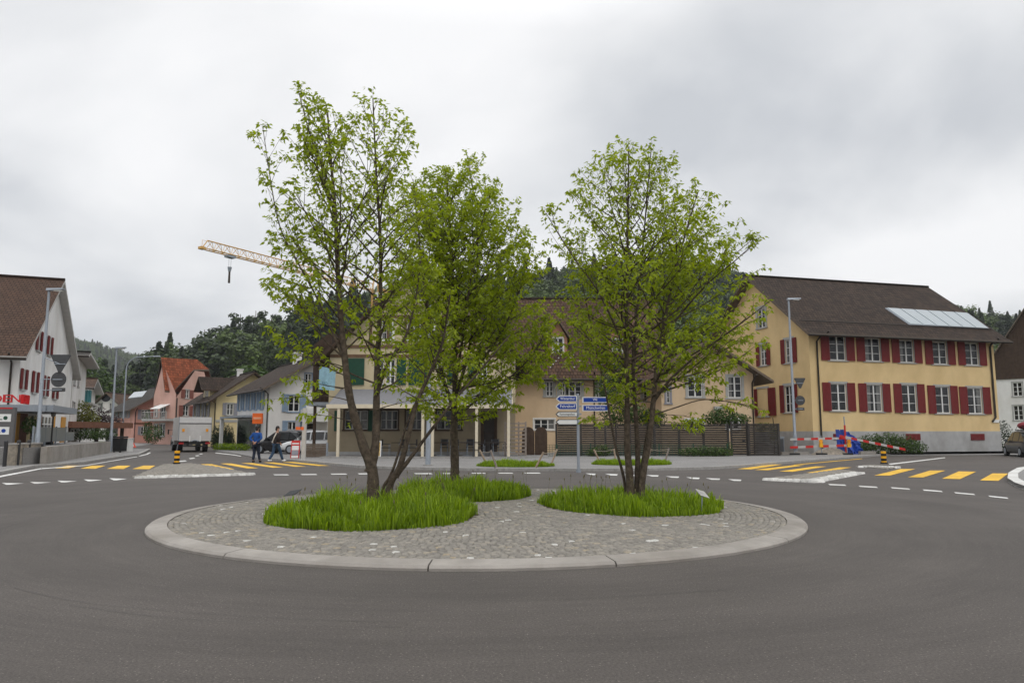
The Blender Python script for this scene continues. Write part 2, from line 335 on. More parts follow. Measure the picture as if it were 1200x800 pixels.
def wall_face(mb,fac,outline,holes,m=0,depth=.16):
    vs=[V(p) for p in outline]; es=[(i,(i+1)%len(outline)) for i in range(len(outline))]
    for (a0,z0,a1,z1) in holes:
        b=len(vs); vs+=[V((a0,z0)),V((a1,z0)),V((a1,z1)),V((a0,z1))]; es+=[(b,b+1),(b+1,b+2),(b+2,b+3),(b+3,b)]
    ov,oe,of,_,_,_=delaunay_2d_cdt(vs,es,[],0,1e-5); fs=[]
    for f in of:
        cx=sum(ov[i][0] for i in f)/len(f); cz=sum(ov[i][1] for i in f)/len(f)
        if not inside((cx,cz),outline): continue
        if any(a0<cx<a1 and z0<cz<z1 for a0,z0,a1,z1 in holes): continue
        fs.append(tuple(f))
    mb.add([fac.pt(p[0],p[1]) for p in ov],fs,m)
    for (a0,z0,a1,z1) in holes:
        q=[(a0,z0),(a1,z0),(a1,z1),(a0,z1)]
        for i in range(4):
            p,r=q[i],q[(i+1)%4]
            mb.add([fac.pt(*p),fac.pt(*r),fac.pt(*r,-depth),fac.pt(*p,-depth)],[(0,1,2,3)],m)
def shutter(root,fac,a0,a1,z0,z1,m):
    mb=MB(); fac.box(mb,a0,a1,z0,z1,.035,.065)
    t=.07; 
    for z in np.linspace(z0,z1,3):
        zz=min(max(z,z0+t/2),z1-t/2); fac.box(mb,a0,a1,zz-t/2,zz+t/2,.065,.082)
    fac.box(mb,a0,a0+t,z0,z1,.065,.080); fac.box(mb,a1-t,a1,z0,z1,.065,.080)
    n=int((z1-z0)/.09)
    for i in range(n):
        z=z0+(i+.5)*(z1-z0)/n; fac.box(mb,a0+t,a1-t,z-.018,z+.018,.065,.076)
    return mb.build('shutter',m,root)
def window(root,fac,h,frame='white',surround='stone',sw=.13,cols=2,rows=3,sill=True,pane='glass',name='window',arch=False):
    a0,z0,a1,z1=h; mb=MB(); t=.055; d0,d1=-.12,-.06
    fac.box(mb,a0,a1,z0,z0+t,d0,d1); fac.box(mb,a0,a1,z1-t,z1,d0,d1); fac.box(mb,a0,a0+t,z0+t,z1-t,d0,d1); fac.box(mb,a1-t,a1,z0+t,z1-t,d0,d1)
    for i in range(1,cols):
        a=a0+(a1-a0)*i/cols; fac.box(mb,a-.045,a+.045,z0+t,z1-t,d0,d1+.012)
    for j in range(1,rows):
        z=z0+(z1-z0)*j/rows; fac.box(mb,a0+t,a1-t,z-.016,z+.016,d0,d1-.012)
    w=mb.build(name,M[frame],root)
    pb=MB(); fac.box(pb,a0+.01,a1-.01,z0+.01,z1-.01,-.15,-.095); pb.build('pane',M[pane],w)
    if rnd.random()<.55 and pane=='glass':
        cb=MB(); k=rnd.choice((0,1,2)); ca=(a1-a0)*.30
        if k in (0,2): fac.box(cb,a0+t,a0+ca,z0+t,z1-t,-.095,-.0935)
        if k in (1,2): fac.box(cb,a1-ca,a1-t,z0+t,z1-t,-.095,-.0935)
        cb.build('curtain',M['curtain'],w)
    if surround:
        sb=MB(); fac.box(sb,a0-sw,a0,z0,z1+sw,-.02,.03); fac.box(sb,a1,a1+sw,z0,z1+sw,-.02,.03); fac.box(sb,a0,a1,z1,z1+sw,-.02,.03); sb.build('surround',M[surround],w)
    if sill:
        sb=MB(); fac.box(sb,a0-sw-.04,a1+sw+.04,z0-.09,z0,-.02,.075); sb.build('sill',M[surround or 'stone'],w)
    return w
class House:
    """A->B is the front seen from outside, left to right"""
    def __init__(s,name,label,cat,A,B,depth,eave,ridge,z0=0.,mode='par',rt=.5,wall='white_wall',roof='tile_dark',trim='trim_wood',oe=.6,og=.6,th=.16,group=None,plinth=None,sag=0):
        s.root=empty(name,(A[0],A[1],z0),label,cat,group); s.z0=z0; s.eave=eave; s.ridge=ridge; s.mode=mode; s.rt=rt; s.D=depth
        A=V(A[:2]);B=V(B[:2]); u=(B-A).normalized(); aw=V((-u.y,u.x)); s.u=u; s.aw=aw; s.A=A; s.W=(B-A).length
        Cc=B+aw*depth; Dd=A+aw*depth
        s.f={'F':Fac(A,B),'R':Fac(B,Cc),'K':Fac(Cc,Dd),'L':Fac(Dd,A)}; s.holes={k:[] for k in s.f}
        s.wallm=wall; s.roofm=roof; s.trim=trim; s.oe=oe; s.og=og; s.th=th; s.plinth=plinth; s.todo=[]
        if mode=='par': s.slope=(ridge-eave)/(rt*depth)
        else: s.slope=(ridge-eave)/(rt*s.W)
    def lp(s,a,t,z):
        p=s.A+s.u*a+s.aw*t; return V((p.x,p.y,z))
    def rect(s,face,x0,y0,x1,y1):
        f=s.f[face]; ym=(y0+y1)/2; xm=(x0+x1)/2
        a0,_=f.hit(x0,ym); a1,_=f.hit(x1,ym); _,zt=f.hit(xm,y0); _,zb=f.hit(xm,y1)
        if a0>a1: a0,a1=a1,a0
        return (a0,zb,a1,zt)
    def win(s,face,*r,shut=None,shw=None,which='LR',px=True,**kw):
        h=s.rect(face,*r) if px else r
        s.holes[face].append(h); s.todo.append((face,h,shut,shw,which,kw)); return h
    def finish(s):
        f=s.f; W,D,z0,e,rg,rt=s.W,s.D,s.z0,s.eave,s.ridge,s.rt; mb=MB()
        e2=e if s.mode!='par' else e
        rect=lambda w:[(0,z0),(w,z0),(w,e),(0,e)]
        if s.mode=='par':
            o={'F':rect(W),'K':[(0,z0),(W,z0),(W,e),(0,e)],'R':[(0,z0),(D,z0),(D,e),(rt*D,rg),(0,e)],'L':[(0,z0),(D,z0),(D,e),((1-rt)*D,rg),(0,e)]}
        else:
            o={'F':[(0,z0),(W,z0),(W,e),(rt*W,rg),(0,e)],'K':[(0,z0),(W,z0),(W,e),((1-rt)*W,rg),(0,e)],'R':rect(D),'L':rect(D)}
        for k in 'FRKL': wall_face(mb,f[k],o[k],s.holes[k])
        mb.build('wall',M[s.wallm],s.root)
        if s.plinth:
            pb=MB(); t=s.plinth[0]
            for k in 'FRL': f[k].box(pb,-.02,f[k].W+.02,z0-.2,z0+t,-.05,.03)
            pb.build('plinth',M[s.plinth[1]],s.root)
        # roof: cross-section extruded along the ridge
        rb=MB(); oe,og,th=s.oe,s.og,s.th
        span=D if s.mode=='par' else W; ln=W if s.mode=='par' else D
        m1=(rg-e)/(rt*span); m2=(rg-e)/((1-rt)*span)
        sec=[(-oe,e-m1*oe),(rt*span,rg),(span+oe,e-m2*oe)]; sec=[(a,z+.02) for a,z in sec]
        q=(lambda a,t,z: s.lp(t,a,z)) if s.mode=='par' else (lambda a,t,z: s.lp(a,t,z))
        t0,t1=-og,ln+og
        for i in (0,1):
            (a,z),(b,y)=sec[i],sec[i+1]; L=math.hypot(b-a,y-z)
            tp=[q(a,t0,z+th),q(a,t1,z+th),q(b,t1,y+th),q(b,t0,y+th)]
            uvs=[[(t0,0),(t1,0),(t1,L),(t0,L)]] if i==0 else [[(t0,L),(t1,L),(t1,0),(t0,0)]]
            nrm=(tp[1]-tp[0]).cross(tp[2]-tp[0])
            rb.add(tp,[(0,1,2,3)] if nrm.z>0 else [(3,2,1,0)],0,uvs if nrm.z>0 else [uvs[0][::-1]])
            bt=[q(a,t0,z),q(a,t1,z),q(b,t1,y),q(b,t0,y)]
            rb.add(bt,[(0,1,2,3)],1)
            rb.add([tp[0],tp[3],bt[3],bt[0]],[(0,1,2,3)],1); rb.add([tp[1],tp[2],bt[2],bt[1]],[(0,1,2,3)],1)
            k=(0,1) if i==0 else (2,3); rb.add([tp[k[0]],tp[k[1]],bt[k[1]],bt[k[0]]],[(0,1,2,3)],1)
        s.roof=rb.build('roof',[M[s.roofm],M[s.trim]],s.root)
        kb=MB(); kb.tube([q(rt*span,t0,rg+th+.03),q(rt*span,t1,rg+th+.03)],.11,6); kb.build('ridge_tiles',M[s.roofm],s.roof)
        gb=MB(); zz=sec[0][1]+th*.4; gb.tube([q(-oe-.07,t0,zz),q(-oe-.07,t1,zz)],.075,6)
        gb.build('gutter',M['gutter'],s.root)
        for face,h,shut,shw,which,kw in s.todo:
            window(s.root,f[face],h,**kw)
            if shut:
                sw=.03
                w=shw or (h[2]-h[0])*.52; g=.02
                if 'L' in which: shutter(s.root,f[face],h[0]-sw-g-w,h[0]-sw-g,h[1]-.03,h[3]+.08,M[shut])
                if 'R' in which: shutter(s.root,f[face],h[2]+sw+g,h[2]+sw+g+w,h[1]-.03,h[3]+.08,M[shut])
        return s
    def downpipe(s,face,a,ztop=None):
        f=s.f[face]; zt=ztop or s.eave-.25; mb=MB(); zo=zt+.12
        mb.tube([f.pt(a,zo,s.oe+.02),f.pt(a,zo-.15,s.oe*.6),f.pt(a,zt-.35,.08),f.pt(a,s.z0,.08)],.05,6); mb.build('downpipe',M['gutter'],s.root)
    def chimney(s,a,t,w=.6,h=1.2,m='white_wall'):
        frac=(t/s.D) if s.mode=='par' else (a/s.W); rt=s.rt
        zr=s.eave+(s.ridge-s.eave)*(frac/rt if frac<rt else (1-frac)/(1-rt)); mb=MB(); ang=math.atan2(s.u.y,s.u.x)
        c=s.lp(a,t,zr); mb.box(c+V((0,0,h/2-.5)),(w,w,h+1.0),ang); mb.box(c+V((0,0,h+.06)),(w+.14,w+.14,.12),ang); mb.build('chimney',M[m],s.roof)
# ================================================================== camera, sky, sun
sc=bpy.context.scene
cam=bpy.data.cameras.new('camera'); cam.sensor_width=36; cam.lens=F_PX/1200*36; cam.clip_end=6000; cam.clip_start=.1
co=bpy.data.objects.new('camera',cam); C.objects.link(co); co.location=CAM; co.rotation_euler=(math.pi/2+TH,0,0); sc.camera=co
sc.view_settings.view_transform='Standard'; sc.view_settings.look='None'; sc.view_settings.exposure=0; sc.view_settings.gamma=1
sc.render.engine='CYCLES'; sc.cycles.max_bounces=6; sc.cycles.transparent_max_bounces=8; sc.cycles.volume_bounces=0
SUN_EL,SUN_AZ=R(52),R(205)     # behind the camera, a little to the right; veiled by cloud
w=bpy.data.worlds.new('World'); sc.world=w; w.use_nodes=True; n,l=w.node_tree.nodes,w.node_tree.links
bg=n['Background']; bg.inputs['Strength'].default_value=.1
sky=n.new('ShaderNodeTexSky'); sky.sky_type='NISHITA'; sky.sun_disc=False; sky.sun_elevation=SUN_EL; sky.sun_rotation=math.pi-SUN_AZ+math.pi; sky.dust_density=3
tc=n.new('ShaderNodeTexCoord')
sp=n.new('ShaderNodeSeparateXYZ'); l.new(tc.outputs['Generated'],sp.inputs[0])
# a flat cloud sheet: direction projected on a plane overhead
mxz=n.new('ShaderNodeMath'); mxz.operation='MAXIMUM'; mxz.inputs[1].default_value=.0; l.new(sp.outputs['Z'],mxz.inputs[0])
adz=n.new('ShaderNodeMath'); adz.operation='ADD'; adz.inputs[1].default_value=.42; l.new(mxz.outputs[0],adz.inputs[0])
dx=n.new('ShaderNodeMath'); dx.operation='DIVIDE'; l.new(sp.outputs['X'],dx.inputs[0]); l.new(adz.outputs[0],dx.inputs[1])
dy=n.new('ShaderNodeMath'); dy.operation='DIVIDE'; l.new(sp.outputs['Y'],dy.inputs[0]); l.new(adz.outputs[0],dy.inputs[1])
cb=n.new('ShaderNodeCombineXYZ'); l.new(dx.outputs[0],cb.inputs[0]); l.new(dy.outputs[0],cb.inputs[1])
nz=n.new('ShaderNodeTexNoise'); nz.inputs['Scale'].default_value=1.15; nz.inputs['Detail'].default_value=6; nz.inputs['Roughness'].default_value=.48; nz.inputs['Distortion'].default_value=.25
mp=n.new('ShaderNodeMapping'); mp.inputs['Location'].default_value=(3.1,.7,0); mp.inputs['Scale'].default_value=(1.1,1.3,1); l.new(cb.outputs[0],mp.inputs['Vector']); l.new(mp.outputs[0],nz.inputs['Vector'])
cr=n.new('ShaderNodeValToRGB'); e=cr.color_ramp.elements
e[0].position=.34; e[0].color=(.555,.575,.605,1); e[1].position=.585; e[1].color=(.90,.90,.905,1)
x=e.new(.46); x.color=(.74,.75,.765,1)
l.new(nz.outputs['Fac'],cr.inputs['Fac'])
# overcast skies are brighter overhead (CIE): factor grows above the part the picture shows
zen=n.new('ShaderNodeMapRange'); zen.inputs['From Min'].default_value=.5; zen.inputs['From Max'].default_value=1; zen.inputs['To Min'].default_value=11.6; zen.inputs['To Max'].default_value=27
l.new(sp.outputs['Z'],zen.inputs['Value'])
vm=n.new('ShaderNodeVectorMath'); vm.operation='SCALE'; l.new(cr.outputs['Color'],vm.inputs[0]); l.new(zen.outputs['Result'],vm.inputs['Scale'])
mix=n.new('ShaderNodeMixRGB'); mix.inputs['Fac'].default_value=.93; l.new(sky.outputs['Color'],mix.inputs['Color1']); l.new(vm.outputs[0],mix.inputs['Color2'])
l.new(mix.outputs['Color'],bg.inputs['Color'])
sl=bpy.data.lights.new('sun','SUN'); sl.energy=.6; sl.angle=R(22); sl.color=(1,.96,.9)
so=bpy.data.objects.new('sun',sl); C.objects.link(so)
sd=V((math.sin(SUN_AZ)*math.cos(SUN_EL)*-1, math.cos(SUN_AZ)*math.cos(SUN_EL), math.sin(SUN_EL)))
so.rotation_euler=(-sd).to_track_quat('-Z','Y').to_euler(); so.location=sd*50
# ================================================================== ground, road, pavements
def sheet(name,pts,z,m,th=0,kind='structure',mside=None):
    mb=MB(); pts=[V((p[0],p[1],0)) for p in pts]
    ar=sum(pts[i].x*pts[(i+1)%len(pts)].y-pts[(i+1)%len(pts)].x*pts[i].y for i in range(len(pts)))
    if ar<0: pts=pts[::-1]
    if th: mb.prism([p+V((0,0,z-th)) for p in pts],(0,0,th),0,1 if mside else 0)
    else: mb.add([p+V((0,0,z)) for p in pts],[tuple(range(len(pts)))])
    o=mb.build(name,[M[m]]+([M[mside]] if mside else [])); o['kind']=kind; return o
g2=lambda px,py:(G(px,py).x,G(px,py).y)
mb=MB(); n_=64; ring=[]
mb.add([(0,0,-.03)]+[(1480*math.cos(2*math.pi*i/n_),1480*math.sin(2*math.pi*i/n_),-.03) for i in range(n_)],[(0,1+i,1+(i+1)%n_) for i in range(n_)])
structure(mb.build('ground',M['earth']))
sheet('road',[(-70,-30),(70,-30),(70,62),(-18,62),(-33,120),(-75,150),(-90,140),(-52,110),(-45,60),(-60,40)],0,'road')
sheet('forecourt',[(-13.5,44.0),(46,49),(46,60),(-24,66),g2(250,528.6),g2(277,532.0),g2(288,534.2),g2(308,538.2)],.05,'pave',.1)
sheet('yard',[(-75,40),(-29.5,40),(-33,60),(-45,95),(-80,105)],.03,'pave')
# far pavement with its granite kerb
def strip(line,w):   # offset a polyline sideways
    L=[V(p) for p in line]; a=[];b=[]
    for i,p in enumerate(L):
        t=(L[min(i+1,len(L)-1)]-L[max(i-1,0)]).normalized(); nn=V((-t.y,t.x)); a.append(p+nn*w); b.append(p)
    return a,b
def kerb(name,line,w=.2,h=.11,m='granite'):
    a,b=strip(line,w); mb=MB()
    for i in range(len(line)-1):
        L=(b[i+1]-b[i]).length; k=max(1,int(L/1.0)); 
        for j in range(k):
            f0=j/k; f1=(j+1)/k-.012/max(L/k,.1)/k
            q=[b[i].lerp(b[i+1],f0),b[i].lerp(b[i+1],f1),a[i].lerp(a[i+1],f1),a[i].lerp(a[i+1],f0)]
            mb.hexa([V((p.x,p.y,-.1)) for p in q]+[V((p.x,p.y,h)) for p in q])
    return structure(mb.build(name,M[m]))
far=[g2(x,y) for x,y in [(300,538.5),(340,540.5),(383,544.5),(420,548),(480,550),(560,551.5),(680,552),(760,551.5),(830,550),(870,547.5),(910,544),(960,540),(1040,533.5),(1110,529),(1172,525.5),(1230,523)]]
kerb('pavement_kerb',far)
a,b=strip(far,.2)
sheet('pavement',[tuple(p) for p in a]+[(60,58),(30,56),(20.5,46.5),(16,44),(-13,44)],.105,'pave',.16)
left=[g2(x,y) for x,y in [(176,527),(172,529.5),(163,533.5),(130,538),(100,543.0),(70,546),(40,548),(0,556),(-60,568),(-160,590)]]
kerb('pavement_kerb',left,-.2)
a,b=strip(left,-.2)
sheet('pavement',[tuple(p) for p in a]+[(-45,20),(-45,40),(-36,62),(-34,60)],.105,'pave',.16)
# ---- painted markings, each a thin sheet on the road
def paint(name,polys,m,z=.008):
    mb=MB()
    for q in polys:
        pts=[G(x,y,z) for x,y in q]; ar=sum(pts[i].x*pts[(i+1)%len(pts)].y-pts[(i+1)%len(pts)].x*pts[i].y for i in range(len(pts)))
        if ar<0: pts=pts[::-1]
        mb.add(pts,[tuple(range(len(pts)))])
    return structure(mb.build(name,M[m]))
ys=[[(64,548.4),(80,548.4),(94,545.2),(79,545.2)],[(94,548.7),(112,548.9),(124,545.2),(108,545.2)],[(125,549),(145,549.2),(153,545.3),(138,545.3)],[(155,549.2),(175,549.4),(182,545.2),(168,545.2)]]
for x0,y0,x1,y1 in [(235,543.6,275,549.4),(258,542.8,303,548.4),(282,542.2,332,547.4),(308,541.6,359,546.4),(330,541,386,545.4)]: ys.append([(x0,y0),(x0+13,y0-.1),(x1,y1),(x1-13,y1+.2)])
for x0,y0,x1,y1 in [(864,549.2,917,544),(884,550.2,943,544.9),(913,552,969,546.2),(945,553.6,998,547.3)]: ys.append([(x0,y0),(x0+16,y0+.4),(x1,y1),(x1-14,y1)])
ys+= [[(1024.5,556.8),(1042,557),(1072.5,549.2),(1055.5,549.2)],[(1064,558.8),(1082,559),(1108,551),(1089.5,551)],[(1104,560.5),(1125,561),(1144,552.3),(1123.5,552)],[(1148.4,562.5),(1170,563),(1181.5,554.5),(1163,554.3)]]
paint('zebra_crossing',ys,'yellow_paint')
d=lambda x0,y0,x1,y1,h=.75:[(x0,y0-h),(x1,y1-h),(x1+2,y1+h),(x0+2,y0+h)]
ws=[d(970.5,567.4,990,568.2),d(1006,569.4,1027,570.6),d(1043.6,571.2,1065,572.7),d(1081,573.8,1103,575.5),d(1118,577,1141,579),d(1158,581,1180,583.3)]
ws+=[d(320,556,337,556,.5),d(352,555.7,370,555.6,.5),d(387,555.2,405,555.1,.5),d(419,554.9,437,554.8,.5),d(485,554.6,505,554.6,.5),d(518,554.5,537,554.4,.5),d(552,554.2,568,554.2,.5),d(583,554.1,600,554.1,.5),d(614,554,632,554,.5)]
for x0,y0,x1,y1 in [(686,554.3,698,554.8),(709,554.8,724,555.3),(731,555.6,746,556),(757,556.2,772,556.6),(780,557.6,796,558),(804,558.8,820,559.4),(827,559.8,844,560.4),(853,561,869,561.7)]: ws.append([(x0,y0),(x1,y1),(x1-1,y1+1.6),(x0+7,y1+1.4)])
for x0,y0,x1,y1 in [(2,565.4,28,566),(35,564.2,60,564.8),(67,562.8,90,563.4),(98,561.4,120,562),(128,560,149,560.8)]: ws.append([(x0,y0),(x1,y1),(x0+9,y1+1.6),(x0+5,y1+1.6)])
ws+=[d(209,540.4,217,539.6,.5),d(221,537.2,227,536.4,.5),d(228.5,534,232,533.4,.4),d(233,531.8,236,531.4,.3)]
ws+=[[(1041,543.2),(1107,535.6),(1108,536.3),(1044,544.2)],[(253,530),(276,532.6),(275,533.3),(252,530.7)],[(276,532.6),(283,534),(282,534.6),(275,533.3)],
 [(163.6,534.4),(173,532.4),(177,530),(175,529.7),(171,531.8),(162,533.9)]]
paint('lane_marking',ws,'white_paint')
paint('edge_line',[[(0,557.0),(48,548.2),(49,549.2),(0,559.0)],[(-60,569),(0,557.0),(0,559.0),(-60,572)],[(49,548.2),(100,544.8),(160,534.6),(161,535.1),(100,545.5),(49,549.2)]],'white_paint',.009)
paint('edge_line',[[(930,544.2),(960,541.4),(1010,537),(1011,537.4),(960,542.0),(930,544.9)]],'yellow_paint',.009)
# tar seams running round the ring
mb=MB()
for r0,a0,a1,w_ in [(7.15,262,292,.003),(7.9,236,268,.003),(8.05,245,290,.0025)]:
    k=60; vs=[]
    for i in range(k+1):
        a=R(a0+(a1-a0)*i/k); rr=r0+.03*math.sin(i*.11)+rnd.uniform(-.004,.004)
        for q in (-1,1): vs.append((IC.x+(rr+q*w_*rnd.uniform(.4,1))*math.cos(a),IC.y+(rr+q*w_*rnd.uniform(.4,1))*math.sin(a),.006))
    mb.add(vs,[(2*i,2*i+1,2*i+3,2*i+2) for i in range(k)])
structure(mb.build('road_seam',M['tar']))
# ================================================================== roundabout island
def cobbles(name,polyfn,bbox,m,size=.115,zfn=lambda x,y:.08,tint=None,rings=None,h=.03,seed=1):
    rr=np.random.RandomState(seed); cs=[]
    if rings:
        cx,cy,r0,r1=rings; r=r1-size/2
        while r>r0:
            k=max(6,int(2*math.pi*r/(size*1.12))); off=rr.rand()*6.28
            for i in range(k):
                a=off+2*math.pi*(i+rr.uniform(-.15,.15))/k; cs.append((cx+(r+rr.uniform(-.008,.008))*math.cos(a),cy+(r+rr.uniform(-.008,.008))*math.sin(a),a))
            r-=size*1.02
    else:
        x0,y0,x1,y1=bbox; y=y0; row=0
        while y<y1:
            x=x0+(row%2)*size/2
            while x<x1: cs.append((x+rr.uniform(-.01,.01),y+rr.uniform(-.01,.01),rr.uniform(-.1,.1))); x+=size*1.1
            y+=size*1.02; row+=1
    cs=[c for c in cs if polyfn(c[0],c[1])]
    N=len(cs); out=np.zeros((N,8,3)); tn=np.zeros((N,8))
    for i,(x,y,a) in enumerate(cs):
        sx=size/2*rr.uniform(.9,1.04); sy=size/2*rr.uniform(.92,1.06); z=zfn(x,y)+rr.uniform(-.004,.004); ca,sa=math.cos(a),math.sin(a)
        tx,ty=rr.uniform(-.06,.06,2)
        for k,(p,q) in enumerate([(-1,-1),(1,-1),(1,1),(-1,1)]):
            jx,jy=rr.uniform(-.008,.008,2)
            X,Y=sy*p+jx,sx*q+jy
            out[i,k]=(x+ca*X-sa*Y,y+sa*X+ca*Y,z-h)
            X*=.82;Y*=.82
            out[i,k+4]=(x+ca*X-sa*Y,y+sa*X+ca*Y,z+tx*X+ty*Y)
        tn[i,:]=tint(rr) if tint else rr.rand()
    base=np.arange(N)[:,None,None]*8; fc=np.array([(4,5,6,7),(0,1,5,4),(1,2,6,5),(2,3,7,6),(3,0,4,7)])[None]
    o=fast_mesh(name,out.reshape(-1,3),4,(base+fc).reshape(-1),M[m],tn.reshape(-1)); o['kind']='structure'; return o
KW=.31; RI=IR-KW
dome=lambda x,y:.075+.10*(1-min(1,((x-IC.x)**2+(y-IC.y)**2)/RI**2))
# ring kerb of eight long curved concrete segments, with open joints
mb=MB(); prof=[(IR,-.05),(IR,.03),(IR-.035,.06),(RI,.085),(RI,-.05)]
joints=[13,47,74,97.0,128,163,200,238.5,266.2,288,321]; joints=[j for j in joints]
for i,j in enumerate(joints):
    a0=j+.10; a1=(joints[(i+1)%len(joints)]+(360 if i==len(joints)-1 else 0))-.10; k=max(4,int((a1-a0)/3)); vs=[]; np_=len(prof)
    for q in range(k+1):
        a=R(a0+(a1-a0)*q/k); vs+=[(IC.x+r*math.cos(a),IC.y+r*math.sin(a),z) for r,z in prof]
    fs=[(q*np_+p,q*np_+(p+1)%np_,(q+1)*np_+(p+1)%np_,(q+1)*np_+p) for q in range(k) for p in range(np_)]
    mb.add(vs,fs); mb.add(vs[:np_],[tuple(range(np_))[::-1]]); mb.add(vs[-np_:],[tuple(range(np_))])
structure(mb.build('island_kerb',M['kerb']))
mb=MB(); k=72
mb.add([(IC.x,IC.y,.15)]+[(IC.x+RI*f*math.cos(2*math.pi*i/k),IC.y+RI*f*math.sin(2*math.pi*i/k),dome(IC.x+RI*f,IC.y)-.014) for f in (.5,.98) for i in range(k)],
 [(0,1+i,1+(i+1)%k) for i in range(k)]+[(1+i,1+k+i,1+k+(i+1)%k,1+(i+1)%k) for i in range(k)])
structure(mb.build('island_bed',mat('joint_mortar',(.20,.19,.17),.95,.3,20,.5,60)))
# grass patch outlines (ground ellipses)
def ell(cx,cy,a,b): return lambda x,y:((x-cx)/a)**2+((y-cy)/b)**2
def patch(pxl,pxr,py,b):
    l_,r_=G(pxl,py,.15),G(pxr,py,.15); c=((l_.x+r_.x)/2,l_.y,(r_.x-l_.x)/2,b); return (ell(*c),c)
PATCH=[patch(316,563,604,1.72),patch(468,622,581.5,1.5),patch(632,846,592.5,1.62)]
def ct(r):
    v=r.rand(); return r.uniform(.1,.8) if v<.88 else (r.uniform(.84,.9) if v<.978 else (.93 if v<.99 else 1.0))
cobbles('cobblestones',lambda x,y:(x-IC.x)**2+(y-IC.y)**2<RI**2 and all(f(x,y)>.93 for f,_ in PATCH),None,'cobble',.088,dome,ct,(IC.x,IC.y,.1,RI-.01),h=.017,seed=3)
def grass(name,cx,cy,a,b,N,h0,zf,seed,hmax=None,mixm=('grass',)):
    r=np.random.RandomState(seed); t=r.rand(N)*2*math.pi; q=np.sqrt(r.rand(N)); edge=1+.05*np.sin(3*t+seed)+.03*np.sin(7*t)
    x=cx+a*q*np.cos(t)*edge; y=cy+b*q*np.sin(t)*edge
    clump=.72+.2*np.sin(x*2.1+seed)*np.cos(y*2.7)+.17*np.sin(x*6.3+y*4.1)+.12*np.sin(x*15+2*np.sin(y*11))
    h=h0*clump*r.uniform(.3,1.25,N)*(1-.5*q**5); az=r.rand(N)*2*math.pi; ln=r.uniform(.03,.6,N)**1.5*h
    w=r.uniform(.0035,.0085,N)*1.6; z=np.array([zf(i,j) for i,j in zip(x,y)])-.02
    dx,dy=np.cos(az),np.sin(az); fa=az+r.uniform(-1,1,N)+math.pi/2; sx,sy=np.cos(fa)*w,np.sin(fa)*w
    v=np.zeros((N,7,3))
    for k,(f,wf) in enumerate([(0,1),(.45,.85),(.78,.55)]):
        bx=x+dx*ln*f**2; by=y+dy*ln*f**2; bz=z+h*f*(1-.12*f)
        v[:,2*k]=np.stack([bx-sx*wf,by-sy*wf,bz],1); v[:,2*k+1]=np.stack([bx+sx*wf,by+sy*wf,bz],1)
    v[:,6]=np.stack([x+dx*ln*1.15,y+dy*ln*1.15,z+h*(.86-.1*r.rand(N))],1)
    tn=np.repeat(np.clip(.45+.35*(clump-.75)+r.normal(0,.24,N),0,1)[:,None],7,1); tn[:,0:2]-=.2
    tri=np.array([(0,1,3),(0,3,2),(2,3,5),(2,5,4),(4,5,6)])[None]+np.arange(N)[:,None,None]*7
    o=fast_mesh(name,v.reshape(-1,3),3,tri.reshape(-1),M['grass'],np.clip(tn,0,1).reshape(-1)); return tag(o,kind='stuff')
gl=['tall green grass around the left multi stemmed tree','tall green grass behind, around the middle tree','tall green grass around the right multi stemmed tree']
for i,((f,(cx,cy,a,b)),N,h) in enumerate(zip(PATCH,(14000,9500,11000),(.52,.55,.44))):
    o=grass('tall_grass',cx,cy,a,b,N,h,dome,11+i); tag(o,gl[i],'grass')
    sb=MB(); k=40; sb.add([(cx,cy,dome(cx,cy)+.01)]+[(cx+a*math.cos(2*math.pi*j/k),cy+b*math.sin(2*math.pi*j/k),dome(cx+a*math.cos(2*math.pi*j/k),cy+b*math.sin(2*math.pi*j/k))-.015) for j in range(k)],[(0,1+j,1+(j+1)%k) for j in range(k)])
    structure(sb.build('planting_bed',M['soil']))
# dry seed heads rising over the grass
r=random.Random(5); mb=MB()
for (f,(cx,cy,a,b)) in PATCH:
    for i in range(26):
        t=r.uniform(0,6.28); q=math.sqrt(r.random())*.95; x,y=cx+a*q*math.cos(t),cy+b*q*math.sin(t); z=dome(x,y); hh=r.uniform(.38,.58); lx,ly=r.uniform(-.12,.12),r.uniform(-.12,.12)
        mb.tube([(x,y,z),(x+lx*.4,y+ly*.4,z+hh*.6),(x+lx,y+ly,z+hh)],.0022,3); mb.ball((x+lx,y+ly,z+hh),(.010,.010,.03),0,5,4)
tag(mb.build('seed_stalks',mat('dry_stalk',(.14,.12,.06),.9)),'thin dry seed stalks standing above the island grass','seed stalks',kind='stuff')
# far verge grass beds on the pavement
VB=[(G(605,546.5,.1),(G(650,546,.1).x-G(560,546,.1).x)/2,.95),(G(741,544.5,.1),(G(787,544,.1).x-G(696,544,.1).x)/2,.95)]
for i,(c,a,b) in enumerate(VB):
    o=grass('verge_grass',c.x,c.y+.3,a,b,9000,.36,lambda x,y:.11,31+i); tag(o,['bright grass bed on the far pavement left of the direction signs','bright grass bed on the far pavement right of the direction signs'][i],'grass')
    sb=MB(); k=30; sb.add([(c.x,c.y+.3,.125)]+[(c.x+a*math.cos(2*math.pi*j/k),c.y+.3+b*math.sin(2*math.pi*j/k),.108) for j in range(k)],[(0,1+j,1+(j+1)%k) for j in range(k)]); structure(sb.build('planting_bed',M['soil']))
